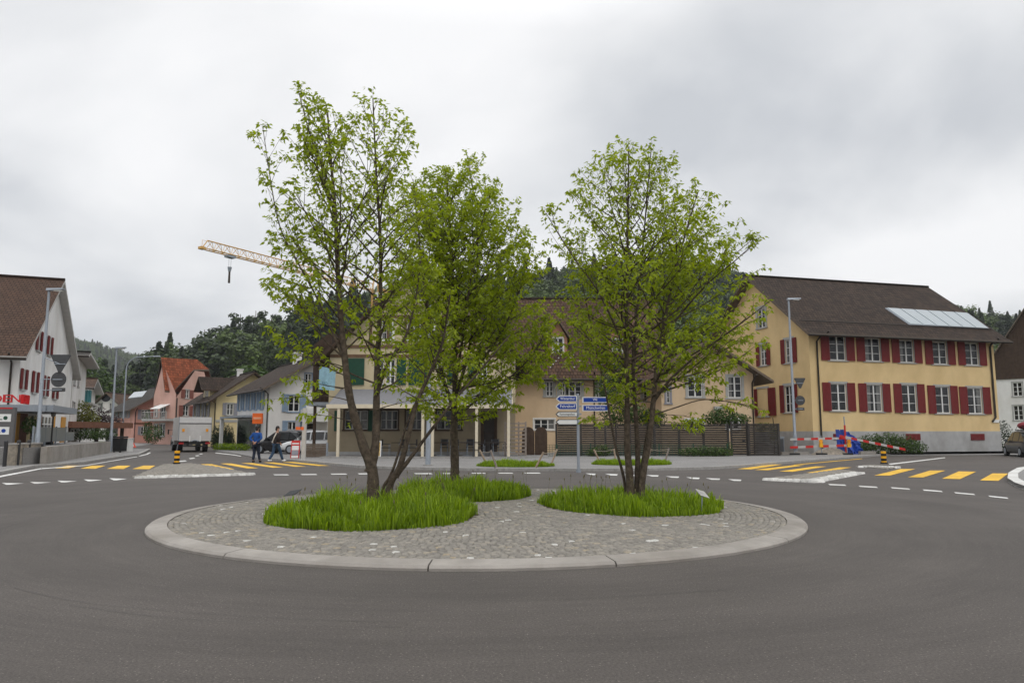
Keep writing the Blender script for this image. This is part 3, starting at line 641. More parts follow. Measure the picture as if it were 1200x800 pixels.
# splitter islands
def splitter(pts,inset,front,seed):
    q=[g2(*p) for p in pts]; o=sheet('traffic_island',q,.03,'pave',.1,mside='granite')
    xs=[p[0] for p in q]; ys_=[p[1] for p in q]
    cobbles('island_cobbles',lambda x,y:inside((x,y),q),(min(xs),min(ys_),max(xs),max(ys_)),'cobble',.12,lambda x,y:.048,lambda r:r.uniform(.2,.85),seed=seed)
    for (a,b) in front:      # edging of big white stones, two rows
        a,b=V(g2(*a)),V(g2(*b)); L=(b-a).length; k=int(L/.24); mbv=[];tn=[];lp=[]; t=(b-a).normalized(); nn=V((-t.y,t.x))
        rr=random.Random(seed)
        for row in range(2):
            for i in range(k):
                c=a+t*(i+.5+(row*.5))*(L/k)+nn*(row*.26+.05); s_=.115; h=.07+rr.uniform(-.012,.012); b0=len(mbv)
                for zz,sc_ in ((.0,1),(h,.8)):
                    for p,qq in ((-1,-1),(1,-1),(1,1),(-1,1)): v=c+t*p*s_*sc_+nn*qq*s_*sc_; mbv.append((v.x,v.y,zz)); 
                tn+= [rr.random()]*8; lp+=[b0+k2 for f in [(4,5,6,7),(0,1,5,4),(1,2,6,5),(2,3,7,6),(3,0,4,7)] for k2 in f]
        o=fast_mesh('island_edging',mbv,4,lp,M['wcobble'],tn); o['kind']='structure'
splitter([(155,560),(193,544.5),(222,543.5),(250,547),(298,556)],.1,[((157,560.6),(297,556.6))],4)
splitter([(894,562.3),(985,551),(1012,554.5),(956,565)],.1,[((894,562.5),(956,565.6)),((956,565.4),(1012,554.8))],5)
splitter([(1004,547),(1020,545.2),(1055,547.5),(1040,549.8)],.1,[((1005,547.6),(1052,548.6))],6)
ri=[g2(x,y) for x,y in [(1300,600),(1215,579),(1190,570),(1181,564),(1182,557.5),(1192,551.5),(1215,547),(1300,541)]]
kerb('pavement_kerb',ri[::-1],.28,.12,'white_paint'); sheet('traffic_island',ri,.11,'pave',.1)
# ================================================================== hills
def lerp(x,xs,ys):
    return float(np.interp(x,xs,ys))
SKX=[-400,-100,60,130,180,220,260,300,350,400,440,520,600,680,760,790,820,900,1000,1080,1150,1200,1400,1800]
SKY=[ 470, 455,440,434,414,396,381,372,356,340,332,322,315,306,298,298,304,313,323,338,348,355,380,420]
RGX=[-400,100,180,240,300,400,520,640,760,900,1100,1200,1800]; RG=[330,300,255,245,250,275,310,345,385,390,400,400,400]
TREEH=20
def hill_z(x,y):
    rr=math.hypot(x,y); 
    if y<=1: return -.5
    px=600+F_PX*x/y*1.007; Rg=lerp(px,RGX,RG); zt=ZH(lerp(px,SKX,SKY),Rg*math.cos(math.atan2(x,y)))-TREEH
    r0=118 if px<700 else 135
    t=max(0,min(1,(rr-r0)/(Rg-r0))); s=t*t*(3-2*t)*.55+t*.45
    back=1 if rr<Rg else max(.4,1-(rr-Rg)/500)
    return -1.0+(zt+1)*s*back+1.2*math.sin(x*.045)*math.cos(y*.038)*t
na,nr=120,46; vs=[];tn=[]
for i in range(na+1):
    az=R(-50+100*i/na)
    for j in range(nr+1):
        rr=105+ (620-105)*(j/nr)**1.2; x,y=rr*math.sin(az),rr*math.cos(az); vs.append((x,y,hill_z(x,y)))
mb=MB(); mb.add(vs,[(i*(nr+1)+j,(i+1)*(nr+1)+j,(i+1)*(nr+1)+j+1,i*(nr+1)+j+1) for i in range(na) for j in range(nr)],smooth=True)
structure(mb.build('hill',mat('forest_floor',(.022,.032,.012),.95,.5,.08,.5,.5)))
def far_z(x,y):
    px=600+F_PX*x/y*1.007; zt=ZH(lerp(px,[-600,-100,40,80,105,130,170,260,420],[430,415,402,402,407,417,424,440,480]),900)-12
    t=max(0,min(1,(y-480)/(900-480))); return -2+(zt+2)*t*t*(3-2*t)
mb=MB(); vs=[]
for i in range(61):
    for j in range(21):
        y=480+580*j/20; x=-(1.35-i*.02)*y; vs.append((x,y,far_z(x,y)))
mb.add(vs,[(i*21+j,(i+1)*21+j,(i+1)*21+j+1,i*21+j+1) for i in range(60) for j in range(20)],smooth=True)
structure(mb.build('far_hill',mat('far_forest_floor',(.025,.035,.014),.95,.5,.03)))
# ---- forest of leaf clumps
def proto(kind,seed,nf=800):
    r=np.random.RandomState(seed); q=[];t=[]
    for i in range(nf):
        if kind=='con':
            h=r.uniform(.12,1)**.9; rad=(1-h)*.21*r.uniform(.45,1.1)+.012; a=r.rand()*6.28; c=np.array([rad*math.cos(a),rad*math.sin(a),h]); s=.015+.015*(1-h); up=-.45
            n=np.array([math.cos(a),math.sin(a),.9])
        elif kind=='pine':
            b=r.randint(7); br=np.random.RandomState(seed*31+b); cc=np.array([br.uniform(-.17,.17),br.uniform(-.17,.17),br.uniform(.55,.9)]); d=r.normal(size=3); d/=np.linalg.norm(d); c=cc+d*np.array([.13,.13,.08])*r.rand()**.4; s=.018; n=d+np.array([0,0,.6])
        else:
            b=r.randint(13); br=np.random.RandomState(seed*17+b); cc=np.array([br.uniform(-.2,.2),br.uniform(-.2,.2),br.uniform(.35,.82)]); d=r.normal(size=3); d/=np.linalg.norm(d); c=cc+d*np.array([.145,.145,.13])*r.rand()**.33; s=.0185; n=d+np.array([0,0,.4])
        n=n+r.normal(0,.45,3); n/=np.linalg.norm(n); u=np.cross(n,[.3,.2,1.]); u/=np.linalg.norm(u); w_=np.cross(n,u); s=s*r.uniform(.6,1.35); a=r.rand()*3; u2=u*math.cos(a)+w_*math.sin(a); w2=np.cross(n,u2)
        q.append([c-u2*s-w2*s*.6,c+u2*s-w2*s*.8,c+u2*s*.8+w2*s,c-u2*s*.7+w2*s*.8]); t.append(r.rand())
    return np.array(q),np.array(t)
PROT=[proto('dec',s) for s in (1,2,3,4)]+[proto('con',s) for s in (5,6)]+[proto('pine',s) for s in (7,8)]
def forest(name,pts,label,m='forest',seed=2):
    r=np.random.RandomState(seed); Q=[];T=[]; K=[]
    for (x,y,z,h,k) in pts:
        q,t=PROT[k]; a=r.rand()*6.28; ca,sa=math.cos(a),math.sin(a); wd=h*r.uniform(.85,1.25)
        X=(q[...,0]*ca-q[...,1]*sa)*wd+x; Y=(q[...,0]*sa+q[...,1]*ca)*wd+y; Z=q[...,2]*h+z
        Q.append(np.stack([X,Y,Z],-1)); base=(.12 if k>=4 else .52)+r.uniform(-.25,.4 if k<4 else .12); T.append(np.repeat(np.clip(base+(t-.5)*.5,0,1)[:,None],4,1))
        if k>=6 or r.rand()<.15:     # bare trunk under the crown
            tr=[]; rad=.013*h
            for i in range(4):
                a0,a1=i*1.571,(i+1)*1.571; tr.append([[x+rad*math.cos(a0),y+rad*math.sin(a0),z-1],[x+rad*math.cos(a1),y+rad*math.sin(a1),z-1],[x+.6*rad*math.cos(a1),y+.6*rad*math.sin(a1),z+h*.8],[x+.6*rad*math.cos(a0),y+.6*rad*math.sin(a0),z+h*.8]])
            Q.append(np.array(tr)); T.append(np.full((4,4),.0)); 
    Q=np.concatenate(Q); T=np.concatenate(T); N=len(Q)
    o=fast_mesh(name,Q.reshape(-1,3),4,np.arange(N*4),M[m],T.reshape(-1)); return tag(o,label,'forest',kind='stuff')
r=random.Random(3); pts=[]
tries=0
while len(pts)<1900 and tries<40000:
    tries+=1; px=r.uniform(-60,1290); az=math.atan((px-600)/F_PX); Rg=lerp(px,RGX,RG); lo=190 if px<420 else 175
    if px<170: lo=235
    rr=lo+(Rg+18-lo)*r.random()**.8; x,y=rr*math.sin(az),rr*math.cos(az); z=hill_z(x,y)
    pat=math.sin(x*.021+1)*math.cos(y*.017)+.6*math.sin(x*.06+y*.05)
    k=r.choice((4,5,4,6)) if pat+r.uniform(-.5,.5)>.35 else r.choice((0,1,2,3))
    if px<420 and rr<Rg-8 and r.random()<.3: k=r.choice((6,7))
    h=r.uniform(12,20)*(1.12 if k in(4,5) else 1)*(.8 if rr>Rg-12 else 1)
    if 880<px: h*=.8
    pts.append((x,y,z,h,k))
forest('hill_forest',pts,'dark mixed forest covering the hill behind the village')
pts=[]
for i in range(1500):
    y=r.uniform(560,930); x=-y*r.uniform(.44,.80); k=r.choice((0,1,2,3,4,5)); pts.append((x,y,far_z(x,y)-1,r.uniform(13,21),k))
forest('far_forest',pts,'hazy forest on the distant hill at the left',seed=9)
# ================================================================== the three island trees
class Tree:
    def __init__(s,name,label,base,seed,group):
        s.root=empty(name,base,label,'tree',group); s.base=V(base); s.r=random.Random(seed); s.nr=np.random.RandomState(seed); s.bm=MB(); s.L=[]; s.seed=seed
    def stem(s,pts,r0,r1,name='stem'):
        pts=[V(p) for p in pts]; out=[]      # smooth by Catmull-Rom
        for i in range(len(pts)-1):
            p0=pts[max(i-1,0)];p1=pts[i];p2=pts[i+1];p3=pts[min(i+2,len(pts)-1)]
            for k in range(5):
                t=k/5; out.append(.5*((2*p1)+(p2-p0)*t+(2*p0-5*p1+4*p2-p3)*t*t+(3*p1-p0-3*p2+p3)*t**3))
        out.append(pts[-1]); n=len(out)
        rad=[max(.004,(r0+(r1-r0)*(i/(n-1))**.85)*(1+.06*math.sin(i*1.7+s.seed))*(1.28 if i==0 else (1.1 if i==1 else 1))) for i in range(n)]
        mb=MB(); mb.tube(out,rad,10); mb.build(name,M['bark'],s.root); return out,rad
    def leaves_at(s,p,d,n,spread=.05,size=.108):
        for _ in range(n):
            s.L.append((p.x+s.r.gauss(0,spread),p.y+s.r.gauss(0,spread),p.z+s.r.gauss(-.01,spread*.8),d.x,d.y,d.z,size*s.r.uniform(.7,1.2)))
    def tuft(s,p,d,n,size=.092):
        for _ in range(n):
            q=p+d*s.r.uniform(-.05,.05); s.L.append((q.x+s.r.gauss(0,.014),q.y+s.r.gauss(0,.014),q.z+s.r.gauss(0,.012),d.x,d.y,d.z,size*s.r.uniform(.65,1.2)))
    def branch(s,p,d,L,r,lv=0,dens=1.0,lift=.35,leafstart=.25):
        n=8 if lv==0 else 5; pts=[p]; q=p.copy(); dd=d.normalized(); st=L/n; wob=.075 if lv==0 else .06
        for i in range(n):
            dd=(dd+V((s.r.gauss(0,wob),s.r.gauss(0,wob),s.r.gauss(0,wob*.6)+lift*.09))).normalized(); q=q+dd*st; pts.append(q.copy())
        s.bm.tube(pts,[max(.0026,r*(1-.85*i/n)) for i in range(n+1)],5 if lv==0 else 3,cap=False)
        def at(f): j=min(n-1,int(f*n)); return pts[j].lerp(pts[j+1],f*n-j),(pts[j+1]-pts[j]).normalized()
        step=.095/max(.4,dens)**.5; k=max(2,int(L/step)); ls=leafstart if lv==0 else .12
        for i in range(k):
            f=(i+s.r.random())/k
            if f<ls and s.r.random()<.8: continue
            a,t=at(f); nn=2+int(s.r.random()*4.6*(.5+.6*f)*dens+.6); o=V((s.r.gauss(0,1),s.r.gauss(0,1),s.r.gauss(0,.6)))
            o=(o-t*o.dot(t)); o=o.normalized() if o.length>.05 else V((1,0,0)); sp=s.r.uniform(.02,.11)
            e=a+o*sp+t*sp*.6
            if sp>.06: s.bm.tube([a,e],.0022,3,cap=False)
            s.tuft(e,(t*.6+o*.6),nn)
        s.tuft(pts[-1],dd,4+int(3*dens)); s.tuft(pts[-1]-dd*.05,dd,3)
        if lv==0 and L>.55:
            m=max(1,int(round(L*2.1*dens**.5))); side=s.r.choice((-1,1))
            for i in range(m):
                f=.22+.62*(i+s.r.uniform(.2,.8))/m; a,t=at(f); u=t.cross(V((0,0,1))); u=u.normalized() if u.length>.1 else V((1,0,0)); v=u.cross(t); side=-side
                o=u*side*s.r.uniform(.6,1)+v*s.r.uniform(-.5,.8); s.branch(a,t*1.0+o.normalized()*s.r.uniform(.45,.8)+V((0,0,.12)),L*(.62-.42*f)*s.r.uniform(.7,1.2)+.12,r*.45,1,dens,lift)
    def crown(s,stem,z0,z1,count,rl,rr_,e0=58,e1=30,dens=1.0,bias=None,minL=.22,lift=.35,maxL=2.7):
        """rl, rr_: reach to the left/right as a function of tip height; branches ascend at e0 (top) to e1 (bottom) degrees"""
        pts,rad=stem; zs=[p.z for p in pts]; g=s.r.uniform(0,6)
        for i in range(count):
            f=((i+s.r.random())/count); z=z0+(z1-z0)*f; j=0
            while j<len(pts)-2 and zs[j+1]<z: j+=1
            t=(z-zs[j])/max(1e-4,zs[j+1]-zs[j]); p=pts[j].lerp(pts[j+1],min(max(t,0),1))
            g+=2.4+s.r.uniform(-.5,.5); az=g
            if bias is not None and s.r.random()<bias[1]: az=bias[0]+s.r.gauss(0,.5)
            el=R(e1+(e0-e1)*f+s.r.gauss(0,7)); cx=math.cos(az)
            def reach(zz,x0):
                a=max(.02,rl(zz)+(x0-s.base.x)); b=max(.02,rr_(zz)-(x0-s.base.x)); k=(cx+1)/2; side=a*(1-k)+b*k
                return side
            L=1.2
            for _ in range(14): L=.6*L+.4*reach(p.z+L*math.sin(el),p.x)/math.cos(el)
            L=max(minL,min(L,maxL,.20+.85*(zs[-1]-z)))*s.r.uniform(.62,1.05)
            rb=min(rad[j]*.55,.006+.0085*L)
            s.branch(p,V((math.cos(el)*math.cos(az),math.cos(el)*math.sin(az),math.sin(el))),L,rb,0,dens,lift)
    def finish(s,leafm='leaf'):
        s.bm.build('branches',M['bark'],s.root)
        A=np.array(s.L); N=len(A); r=s.nr; p=A[:,:3]; d=A[:,3:6]; sz=A[:,6]
        az=r.rand(N)*2*math.pi; o=np.stack([np.cos(az),np.sin(az),r.uniform(-1.35,.15,N)],1)+d*.55
        o/=np.linalg.norm(o,axis=1)[:,None]                         # leaf axis: outward and hanging
        side=np.cross(o,r.normal(size=(N,3))); side/=np.linalg.norm(side,axis=1)[:,None]; nn=np.cross(o,side)
        up=np.where(nn[:,2:3]<0,-1,1); nn=nn*up
        L=sz[:,None]; W=sz[:,None]*.25; v=np.zeros((N,6,3)); st=p+o*L*.12
        droop=np.array([[0,0,-1.]])*L*.22
        v[:,0]=st; v[:,1]=st+o*L*.38+side*W-nn*W*.35; v[:,2]=st+o*L*.38-side*W-nn*W*.35; v[:,3]=st+o*L*.42+droop*.1
        v[:,4]=st+o*L*1.0+droop; v[:,5]=st+o*L*.7+droop*.45
        v[:,3]+=nn*W*.1
        tri=np.array([(0,1,3),(0,3,2),(1,4,5),(1,5,3),(3,5,2),(5,4,2)])[None]+np.arange(N)[:,None,None]*6
        tn=np.repeat(np.clip(r.normal(.5,.2,N),0,1)[:,None],6,1)
        fast_mesh('foliage',v.reshape(-1,3),3,tri.reshape(-1),M[leafm],tn.reshape(-1),s.root)
        print(s.root.name,'leaves',N)
def prof(tab): zs=[a for a,_ in tab]; ws=[b for _,b in tab]; return lambda z: float(np.interp(z,zs,ws))
def outline(Y,rows,basex,sgn):   # outline points (px,py) on the plane at depth Y -> (height, reach)
    t=sorted((P(x,y,Y).z,sgn*(P(x,y,Y).x-basex)) for x,y in rows); t.append((t[-1][0]+.05,.02)); return prof(t)
TG='multi stemmed young trees on the roundabout island'
# left tree
b=G(437,601,.15); Y=b.y; pp=lambda x,y,dy=0:P(x,y,Y+dy)
t=Tree('multi_stem_tree','tall narrow tree at the left of the island, forked low with a second leaning stem',(b.x,b.y,.13),21,TG)
s1=t.stem([V((b.x,b.y,.10)),pp(437,575),pp(436,550),pp(425,520),pp(411,470),pp(404,420),pp(397,340),pp(393,250,.1),pp(387,180,.15),pp(384,132,.15)],.125,.012)
s2=t.stem([pp(434,553,.02),pp(440,520,.08),pp(441,480,.1),pp(442,430,.12),pp(445,370,.15),pp(446,290,.2),pp(441,205,.2),pp(437,116,.2)],.088,.010)
s3=t.stem([V((pp(451,590,.3).x,Y+.25,.10)),pp(458,566,.3),pp(469,545,.3),pp(480,505,.35),pp(489,470,.4),pp(505,435,.45),pp(520,395,.5),pp(528,340,.5)],.075,.012)
s4=t.stem([pp(464,558,.3),pp(482,535,.32),pp(502,508,.35),pp(530,472,.4),pp(566,430,.5),pp(598,392,.6)],.045,.010)
s5=t.stem([pp(449,590,.3),pp(449,572,.34),pp(457,558,.36),pp(464,540,.36),pp(474,505,.4),pp(484,478,.4),pp(498,450,.4),pp(520,400,.4)],.036,.008)
s6=t.stem([pp(442,460,.1),pp(455,425,0),pp(475,395,-.1),pp(487,350,-.2),pp(494,300,-.2)],.038,.008)
s7=t.stem([pp(404,425,0),pp(392,395,-.1),pp(372,350,-.15),pp(345,300,-.2),pp(325,255,-.2),pp(308,150,-.2)],.026,.006)
s8=t.stem([pp(394,262,.1),pp(380,205,-.1),pp(364,160,-.2),pp(350,108,-.25)],.022,.006)
rl=outline(Y,[(352,92),(345,105),(303,132),(310,205),(312,245),(308,300),(318,350),(320,400),(326,470),(345,520)],b.x,-1)
rr_=outline(Y,[(440,92),(468,125),(500,165),(512,230),(520,300),(530,380),(520,440),(500,500)],b.x,1)
t.crown(s1,pp(405,425).z,pp(385,140).z,42,rl,rr_,64,32,.66,(math.pi,.4))
t.crown(s2,pp(441,470).z,pp(437,120).z,46,rl,rr_,64,20,.66)
t.crown(s3,pp(489,470).z,pp(528,345).z,16,rl,rr_,55,35,.7,None,.22,.35,1.0)
t.crown(s6,pp(475,395).z,pp(494,305).z,16,rl,rr_,55,40,.7,None,.22,.35,.9)
t.crown(s7,pp(372,350).z,pp(309,155).z,18,rl,rr_,62,48,.7,None,.22,.35,.75)
t.crown(s8,pp(380,205).z,pp(351,112).z,14,rl,rr_,66,50,.7,None,.22,.35,.6)
# low drooping sprays of the left side
for (x,y,dx,dz,L) in [(411,470,-1,.30,1.25),(404,440,-1,.50,1.35),(408,455,-.9,.15,1.0),(417,495,-1,.25,.95),(400,385,-1,.55,1.35),(441,480,.8,.3,.8),(398,350,-1,.6,1.3),(397,330,-1,.55,1.25),(395,300,-1,.7,1.3),(404,430,-.6,.2,1.1),(443,420,.7,.35,1.0),(445,380,-.5,.3,.9),(489,470,.6,.1,.9),(505,435,.7,.2,.9)]:
    t.branch(pp(x,y),V((dx,t.r.uniform(-.5,.3),dz)),L,.011,0,.75,-.25,.45)
t.finish()
# middle tree
b=G(532,577,.16); Y=b.y; pp=lambda x,y,dy=0:P(x,y,Y+dy)
t=Tree('bushy_tree','dense bushy tree in the middle of the island with one straight trunk',(b.x,b.y,.14),22,TG)
m1=t.stem([V((b.x,b.y,.10)),pp(533,545),pp(532,505),pp(533,465),pp(533,400),pp(530,330),pp(527,260),pp(522,200)],.125,.012)
ms=[t.stem([pp(532,480),pp(520,445,-.2),pp(508,400,-.3),pp(498,340,-.35),pp(490,270,-.3),pp(484,210,-.2)],.05,.008),
    t.stem([pp(533,465),pp(546,425,.2),pp(556,370,.3),pp(560,300,.35),pp(556,235,.3),pp(548,185,.3)],.05,.008),
    t.stem([pp(532,470),pp(556,435,-.2),pp(590,385,-.4),pp(612,330,-.5),pp(622,285,-.5)],.042,.008),
    t.stem([pp(533,450),pp(540,410,-.5),pp(548,350,-.8),pp(560,280,-.9),pp(575,225,-.9)],.042,.008),
    t.stem([pp(532,490),pp(560,468,-.1),pp(600,440,-.2),pp(628,410,-.25),pp(645,375,-.2)],.036,.007),
    t.stem([pp(532,470),pp(515,440,.4),pp(500,400,.7),pp(500,330,.8),pp(510,250,.8)],.036,.007)]
rl=outline(Y,[(520,172),(490,178),(466,200),(455,260),(450,330),(450,400),(470,450),(490,500)],b.x,-1)
rr_=outline(Y,[(545,172),(575,185),(614,228),(630,285),(644,320),(646,380),(652,420),(648,455),(630,490),(600,520)],b.x,1)
t.crown(m1,pp(532,500).z,pp(522,205).z,105,rl,rr_,60,6,1.0)
for m_ in ms: t.crown(m_,m_[0][6].z,m_[0][-1].z,34,rl,rr_,58,8,.92,None,.22,.3,1.45)
for (x,y,dx,dz,L) in [(532,490,.7,.12,1.0),(533,478,-.8,.2,1.0),(560,468,.7,-.05,1.0),(600,440,.8,-.1,.7),(533,470,.5,.1,1.3),(570,462,.4,-.15,.8),(533,480,-.8,.1,1.0),(600,440,.3,.1,.8),(628,410,.9,.0,.6),(590,445,.8,.1,.9),(612,425,.9,.1,.7)]:
    t.branch(pp(x,y),V((dx,t.r.uniform(-.7,.3),dz)),L,.011,0,.95,-.3,.35)
t.finish('leaf_mid')
# right tree
b=G(742,590,.16); Y=b.y; pp=lambda x,y,dy=0:P(x,y,Y+dy)
t=Tree('multi_stem_tree','wide airy tree at the right of the island with four stems rising from one base',(b.x,b.y,.14),23,TG)
q=[t.stem([V((b.x-.06,b.y,.10)),pp(738,560),pp(735,520),pp(735,470),pp(734,400),pp(735,320),pp(736,235),pp(737,172)],.092,.010),
   t.stem([V((b.x+.05,b.y+.1,.10)),pp(747,560,.1),pp(747,520,.1),pp(744,470,.12),pp(742,420,.12),pp(748,350,.2),pp(755,270,.2),pp(763,176,.2)],.072,.009),
   t.stem([V((b.x+.14,b.y-.05,.10)),pp(753,560,-.05),pp(760,520,-.05),pp(766,470,-.05),pp(770,425,-.05),pp(780,370,-.1),pp(790,320,-.1),pp(806,265,-.1),pp(818,225,-.1)],.075,.009),
   t.stem([V((b.x-.1,b.y+.12,.10)),pp(731,560,.15),pp(722,525,.15),pp(715,490,.2),pp(709,455,.25),pp(700,415,.3),pp(690,370,.35),pp(680,320,.4)],.034,.007),
   t.stem([V((b.x+.08,b.y+.2,.10)),pp(752,550,.25),pp(758,510,.3),pp(764,470,.4),pp(772,420,.5),pp(778,350,.6),pp(776,270,.7)],.045,.007)]
x1=t.stem([pp(766,470,-.05),pp(785,445,-.3),pp(815,418,-.5),pp(850,392,-.7),(P(880,370,Y-.8)),(P(903,352,Y-.85))],.034,.007,'limb')
x2=t.stem([pp(763,487,-.05),pp(790,478,-.2),pp(825,468,-.35),pp(860,472,-.4),pp(885,480,-.4)],.017,.004,'limb')
x3=t.stem([pp(735,420),pp(722,385,-.3),pp(700,340,-.5),pp(678,310,-.6),pp(655,275,-.6),pp(640,250,-.6)],.028,.006,'limb')
x4=t.stem([pp(742,420,.12),pp(760,380,.5),pp(800,340,.8),pp(840,315,1.0),pp(880,282,1.0)],.03,.006,'limb')
x5=t.stem([pp(775,400,-.1),pp(800,365,-.5),pp(832,330,-.8),pp(862,305,-1.0),pp(884,285,-1.1)],.026,.006,'limb')
rl=outline(Y,[(712,148),(690,170),(656,190),(630,215),(628,255),(640,300),(645,345),(650,395),(672,425),(715,450),(728,490)],b.x,-1)
rr_=outline(Y,[(775,146),(805,165),(842,205),(868,245),(902,272),(895,320),(905,360),(905,400),(890,440),(860,480),(800,500)],b.x,1)
t.crown(q[0],pp(735,490).z,pp(737,178).z,52,rl,rr_,62,10,.58)
t.crown(q[1],pp(744,470).z,pp(762,185).z,46,rl,rr_,62,10,.58)
t.crown(q[2],pp(766,475).z,pp(818,230).z,34,rl,rr_,58,10,.62,None,.22,.30,2.3)
t.crown(q[3],pp(709,455).z,pp(680,325).z,16,rl,rr_,55,32,.65,None,.22,.35,.9)
t.crown(q[4],pp(768,450).z,pp(776,280).z,24,rl,rr_,58,26,.85,None,.22,.35,1.4)
t.crown(x1,pp(800,430).z,P(903,348,Y-.8).z,10,rl,outline(Y,[(880,300),(918,340),(925,400),(905,470)],b.x,1),50,20,.7,None,.22,.3,.7)
t.crown(x3,pp(710,360).z,pp(641,255).z,16,rl,rr_,60,42,.7,None,.22,.35,.7)
t.crown(x4,pp(790,350).z,pp(871,295).z,18,rl,rr_,60,35,.7,None,.22,.35,1.0)
t.crown(x5,pp(800,365).z,pp(883,288).z,20,rl,rr_,58,30,.8,None,.22,.3,.95)
for (x,y,dx,dz,L) in [(735,495,-1,.12,.9),(735,492,.6,.1,.6),(766,485,.8,.05,.9),(840,470,.9,.05,.7),(866,473,.9,-.1,.5),(830,468,.5,-.1,.5),(735,500,-.6,.15,.7),(760,495,.7,.1,1.0),(742,498,.4,.12,.6),(735,440,-1,.3,1.2),(766,450,1,.25,1.3),(785,445,.8,-.05,1.0),(815,418,.8,-.1,1.0),(840,398,.9,.0,.9),(850,392,.6,.4,.9),(740,430,-.8,.15,1.3),(709,455,-1,.2,.9),(748,440,.6,.2,1.3),(700,415,-1,.3,1.0),(775,400,1,.3,1.3),(735,400,-1,.3,1.5)]:
    t.branch(pp(x,y),V((dx,t.r.uniform(-.4,.4),dz)),L,.009,0,.85,-.25,.3)
t.finish()
# ------------------------------------------------------------------ shrubs, hedges, village trees
def leafball(name,blobs,n,size,m,seed,parent=None,label=None,cat=None,stem=None,group=None):
    """blobs: (centre, radii); leaves through the outer part of each volume"""
    r=np.random.RandomState(seed); w=np.array([b[1][0]*b[1][1]+b[1][0]*b[1][2] for b in blobs]); w/=w.sum(); pick=r.choice(len(blobs),n,p=w)
    c=np.array([b[0] for b in blobs])[pick]; rad=np.array([b[1] for b in blobs])[pick]; d=r.normal(size=(n,3)); d/=np.linalg.norm(d,axis=1)[:,None]
    p=c+d*rad*(r.uniform(.25,1.08,n)**.5)[:,None]; nn=d+r.normal(0,.6,(n,3))+np.array([0,0,.3]); nn/=np.linalg.norm(nn,axis=1)[:,None]
    u=np.cross(nn,r.normal(size=(n,3))); u/=np.linalg.norm(u,axis=1)[:,None]; v=np.cross(nn,u); s=(size*r.uniform(.6,1.3,n))[:,None]
    q=np.stack([p-u*s,p-v*s*.5,p+u*s,p+v*s*.5],1); tn=np.repeat(np.clip(.5+.25*r.normal(size=n),0,1)[:,None],4,1)
    lo=np.min([b[0][2]-b[1][2] for b in blobs]); cc=blobs[0][0]
    root=empty(name,(cc[0],cc[1],max(lo,0)),label,cat,group)
    fast_mesh('foliage',q.reshape(-1,3),4,np.arange(n*4),M[m],tn.reshape(-1),root)
    mb=MB(); rr=random.Random(seed)
    if stem:
        z0,z1,rd=stem; mb.tube([(cc[0],cc[1],z0),(cc[0]+.1,cc[1],(z0+z1)/2),(cc[0],cc[1],z1)],[rd,rd*.8,rd*.5],8); mb.build('trunk',M['dark_bark'],root)
    else:
        for b in blobs[:8]:
            for _ in range(4):
                a=rr.uniform(0,6.28); x,y,z=b[0]; e=b[1]
                mb.tube([(x+.15*e[0]*math.cos(a),y+.15*e[1]*math.sin(a),max(0,z-e[2]*1.0)),(x+.6*e[0]*math.cos(a),y+.6*e[1]*math.sin(a),z+.4*e[2])],[.015,.006],4)
        mb.build('twigs',M['dark_bark'],root)
    return root
# ================================================================== buildings
# --- yellow school house with red shutters
YS=50.0; A=XY(953,YS); B=XY(1172,54.2)
h=House('school_house','large yellow house with dark red shutters and a glazed strip on its brown roof','house',A,B,12.5,0,0,0,'par',wall='yellow_wall',roof='tile_dark',oe=.9,og=.7,th=.2)
h.eave=ZH(387,YS)+.15; h.ridge=P(890,326,55.8).z; h.slope=(h.ridge-h.eave)/(6.25)
for r_ in [(972,393.6,990.5,422),(1013.5,396,1031.5,423),(1054,398.4,1070.5,424.6),(1093,400.6,1109.5,426.6),(1131,402,1146.5,427.6)]: h.win('F',*r_,shut='red_shutter',sw=.16)
for r_ in [(974,449.6,992,481),(1016,450.6,1033.5,482),(1057,451,1074,483),(1096.5,453,1113,484),(1134,454.5,1151,484.5)]: h.win('F',*r_,shut='red_shutter',sw=.16)
h.win('L',920.4,398,929,425,shut='red_shutter',sw=.2); h.win('L',891,404,898.5,428,shut='red_shutter',sw=.2); h.win('L',920,452,929.5,483,shut='red_shutter',sw=.2)
h.win('L',888,362,896.5,384,sw=.25,cols=2)
for r_ in [(1061,508,1078,515.5),(1137,508,1153,515.5),(976,508,988,515)]:
    a=h.rect('F',*r_); mb=MB(); h.f['F'].box(mb,*[a[0],a[2],a[1],a[3]],.02,.07); 
    for i in range(6): z=a[1]+(i+.5)*(a[3]-a[1])/6; h.f['F'].box(mb,a[0]+.05,a[2]-.05,z-.03,z+.03,.07,.085)
    mb.build('cellar_shutter',M['red_shutter'],h.root)
h.finish()
f=h.f['L']   # blind window between two shutters
a=h.rect('L',889,455,900,487); shutter(h.root,f,a[0]-1.0,a[0]-.1,a[1],a[3],M['red_shutter']); shutter(h.root,f,a[2]+.1,a[2]+1.0,a[1],a[3],M['red_shutter'])
mb=MB(); f.box(mb,a[0]-.2,a[2]+.2,a[3],a[3]+.14,-.02,.04); f.box(mb,a[0]-.2,a[2]+.2,a[1]-.12,a[1],-.02,.06); mb.build('blind_window_frame',M['stone'],h.root)
a=h.rect('L',905,507,913,515); mb=MB(); f.box(mb,a[0],a[2],a[1],a[3],.02,.07); mb.build('cellar_shutter',M['red_shutter'],h.root)
pb=MB(); zt=h.f['F'].hit(1060,505)[1]
for k in 'FRL': h.f[k].box(pb,-.03,h.f[k].W+.03,-.2,zt,-.05,.035)
pb.build('plinth',M['grey_plinth'],h.root)
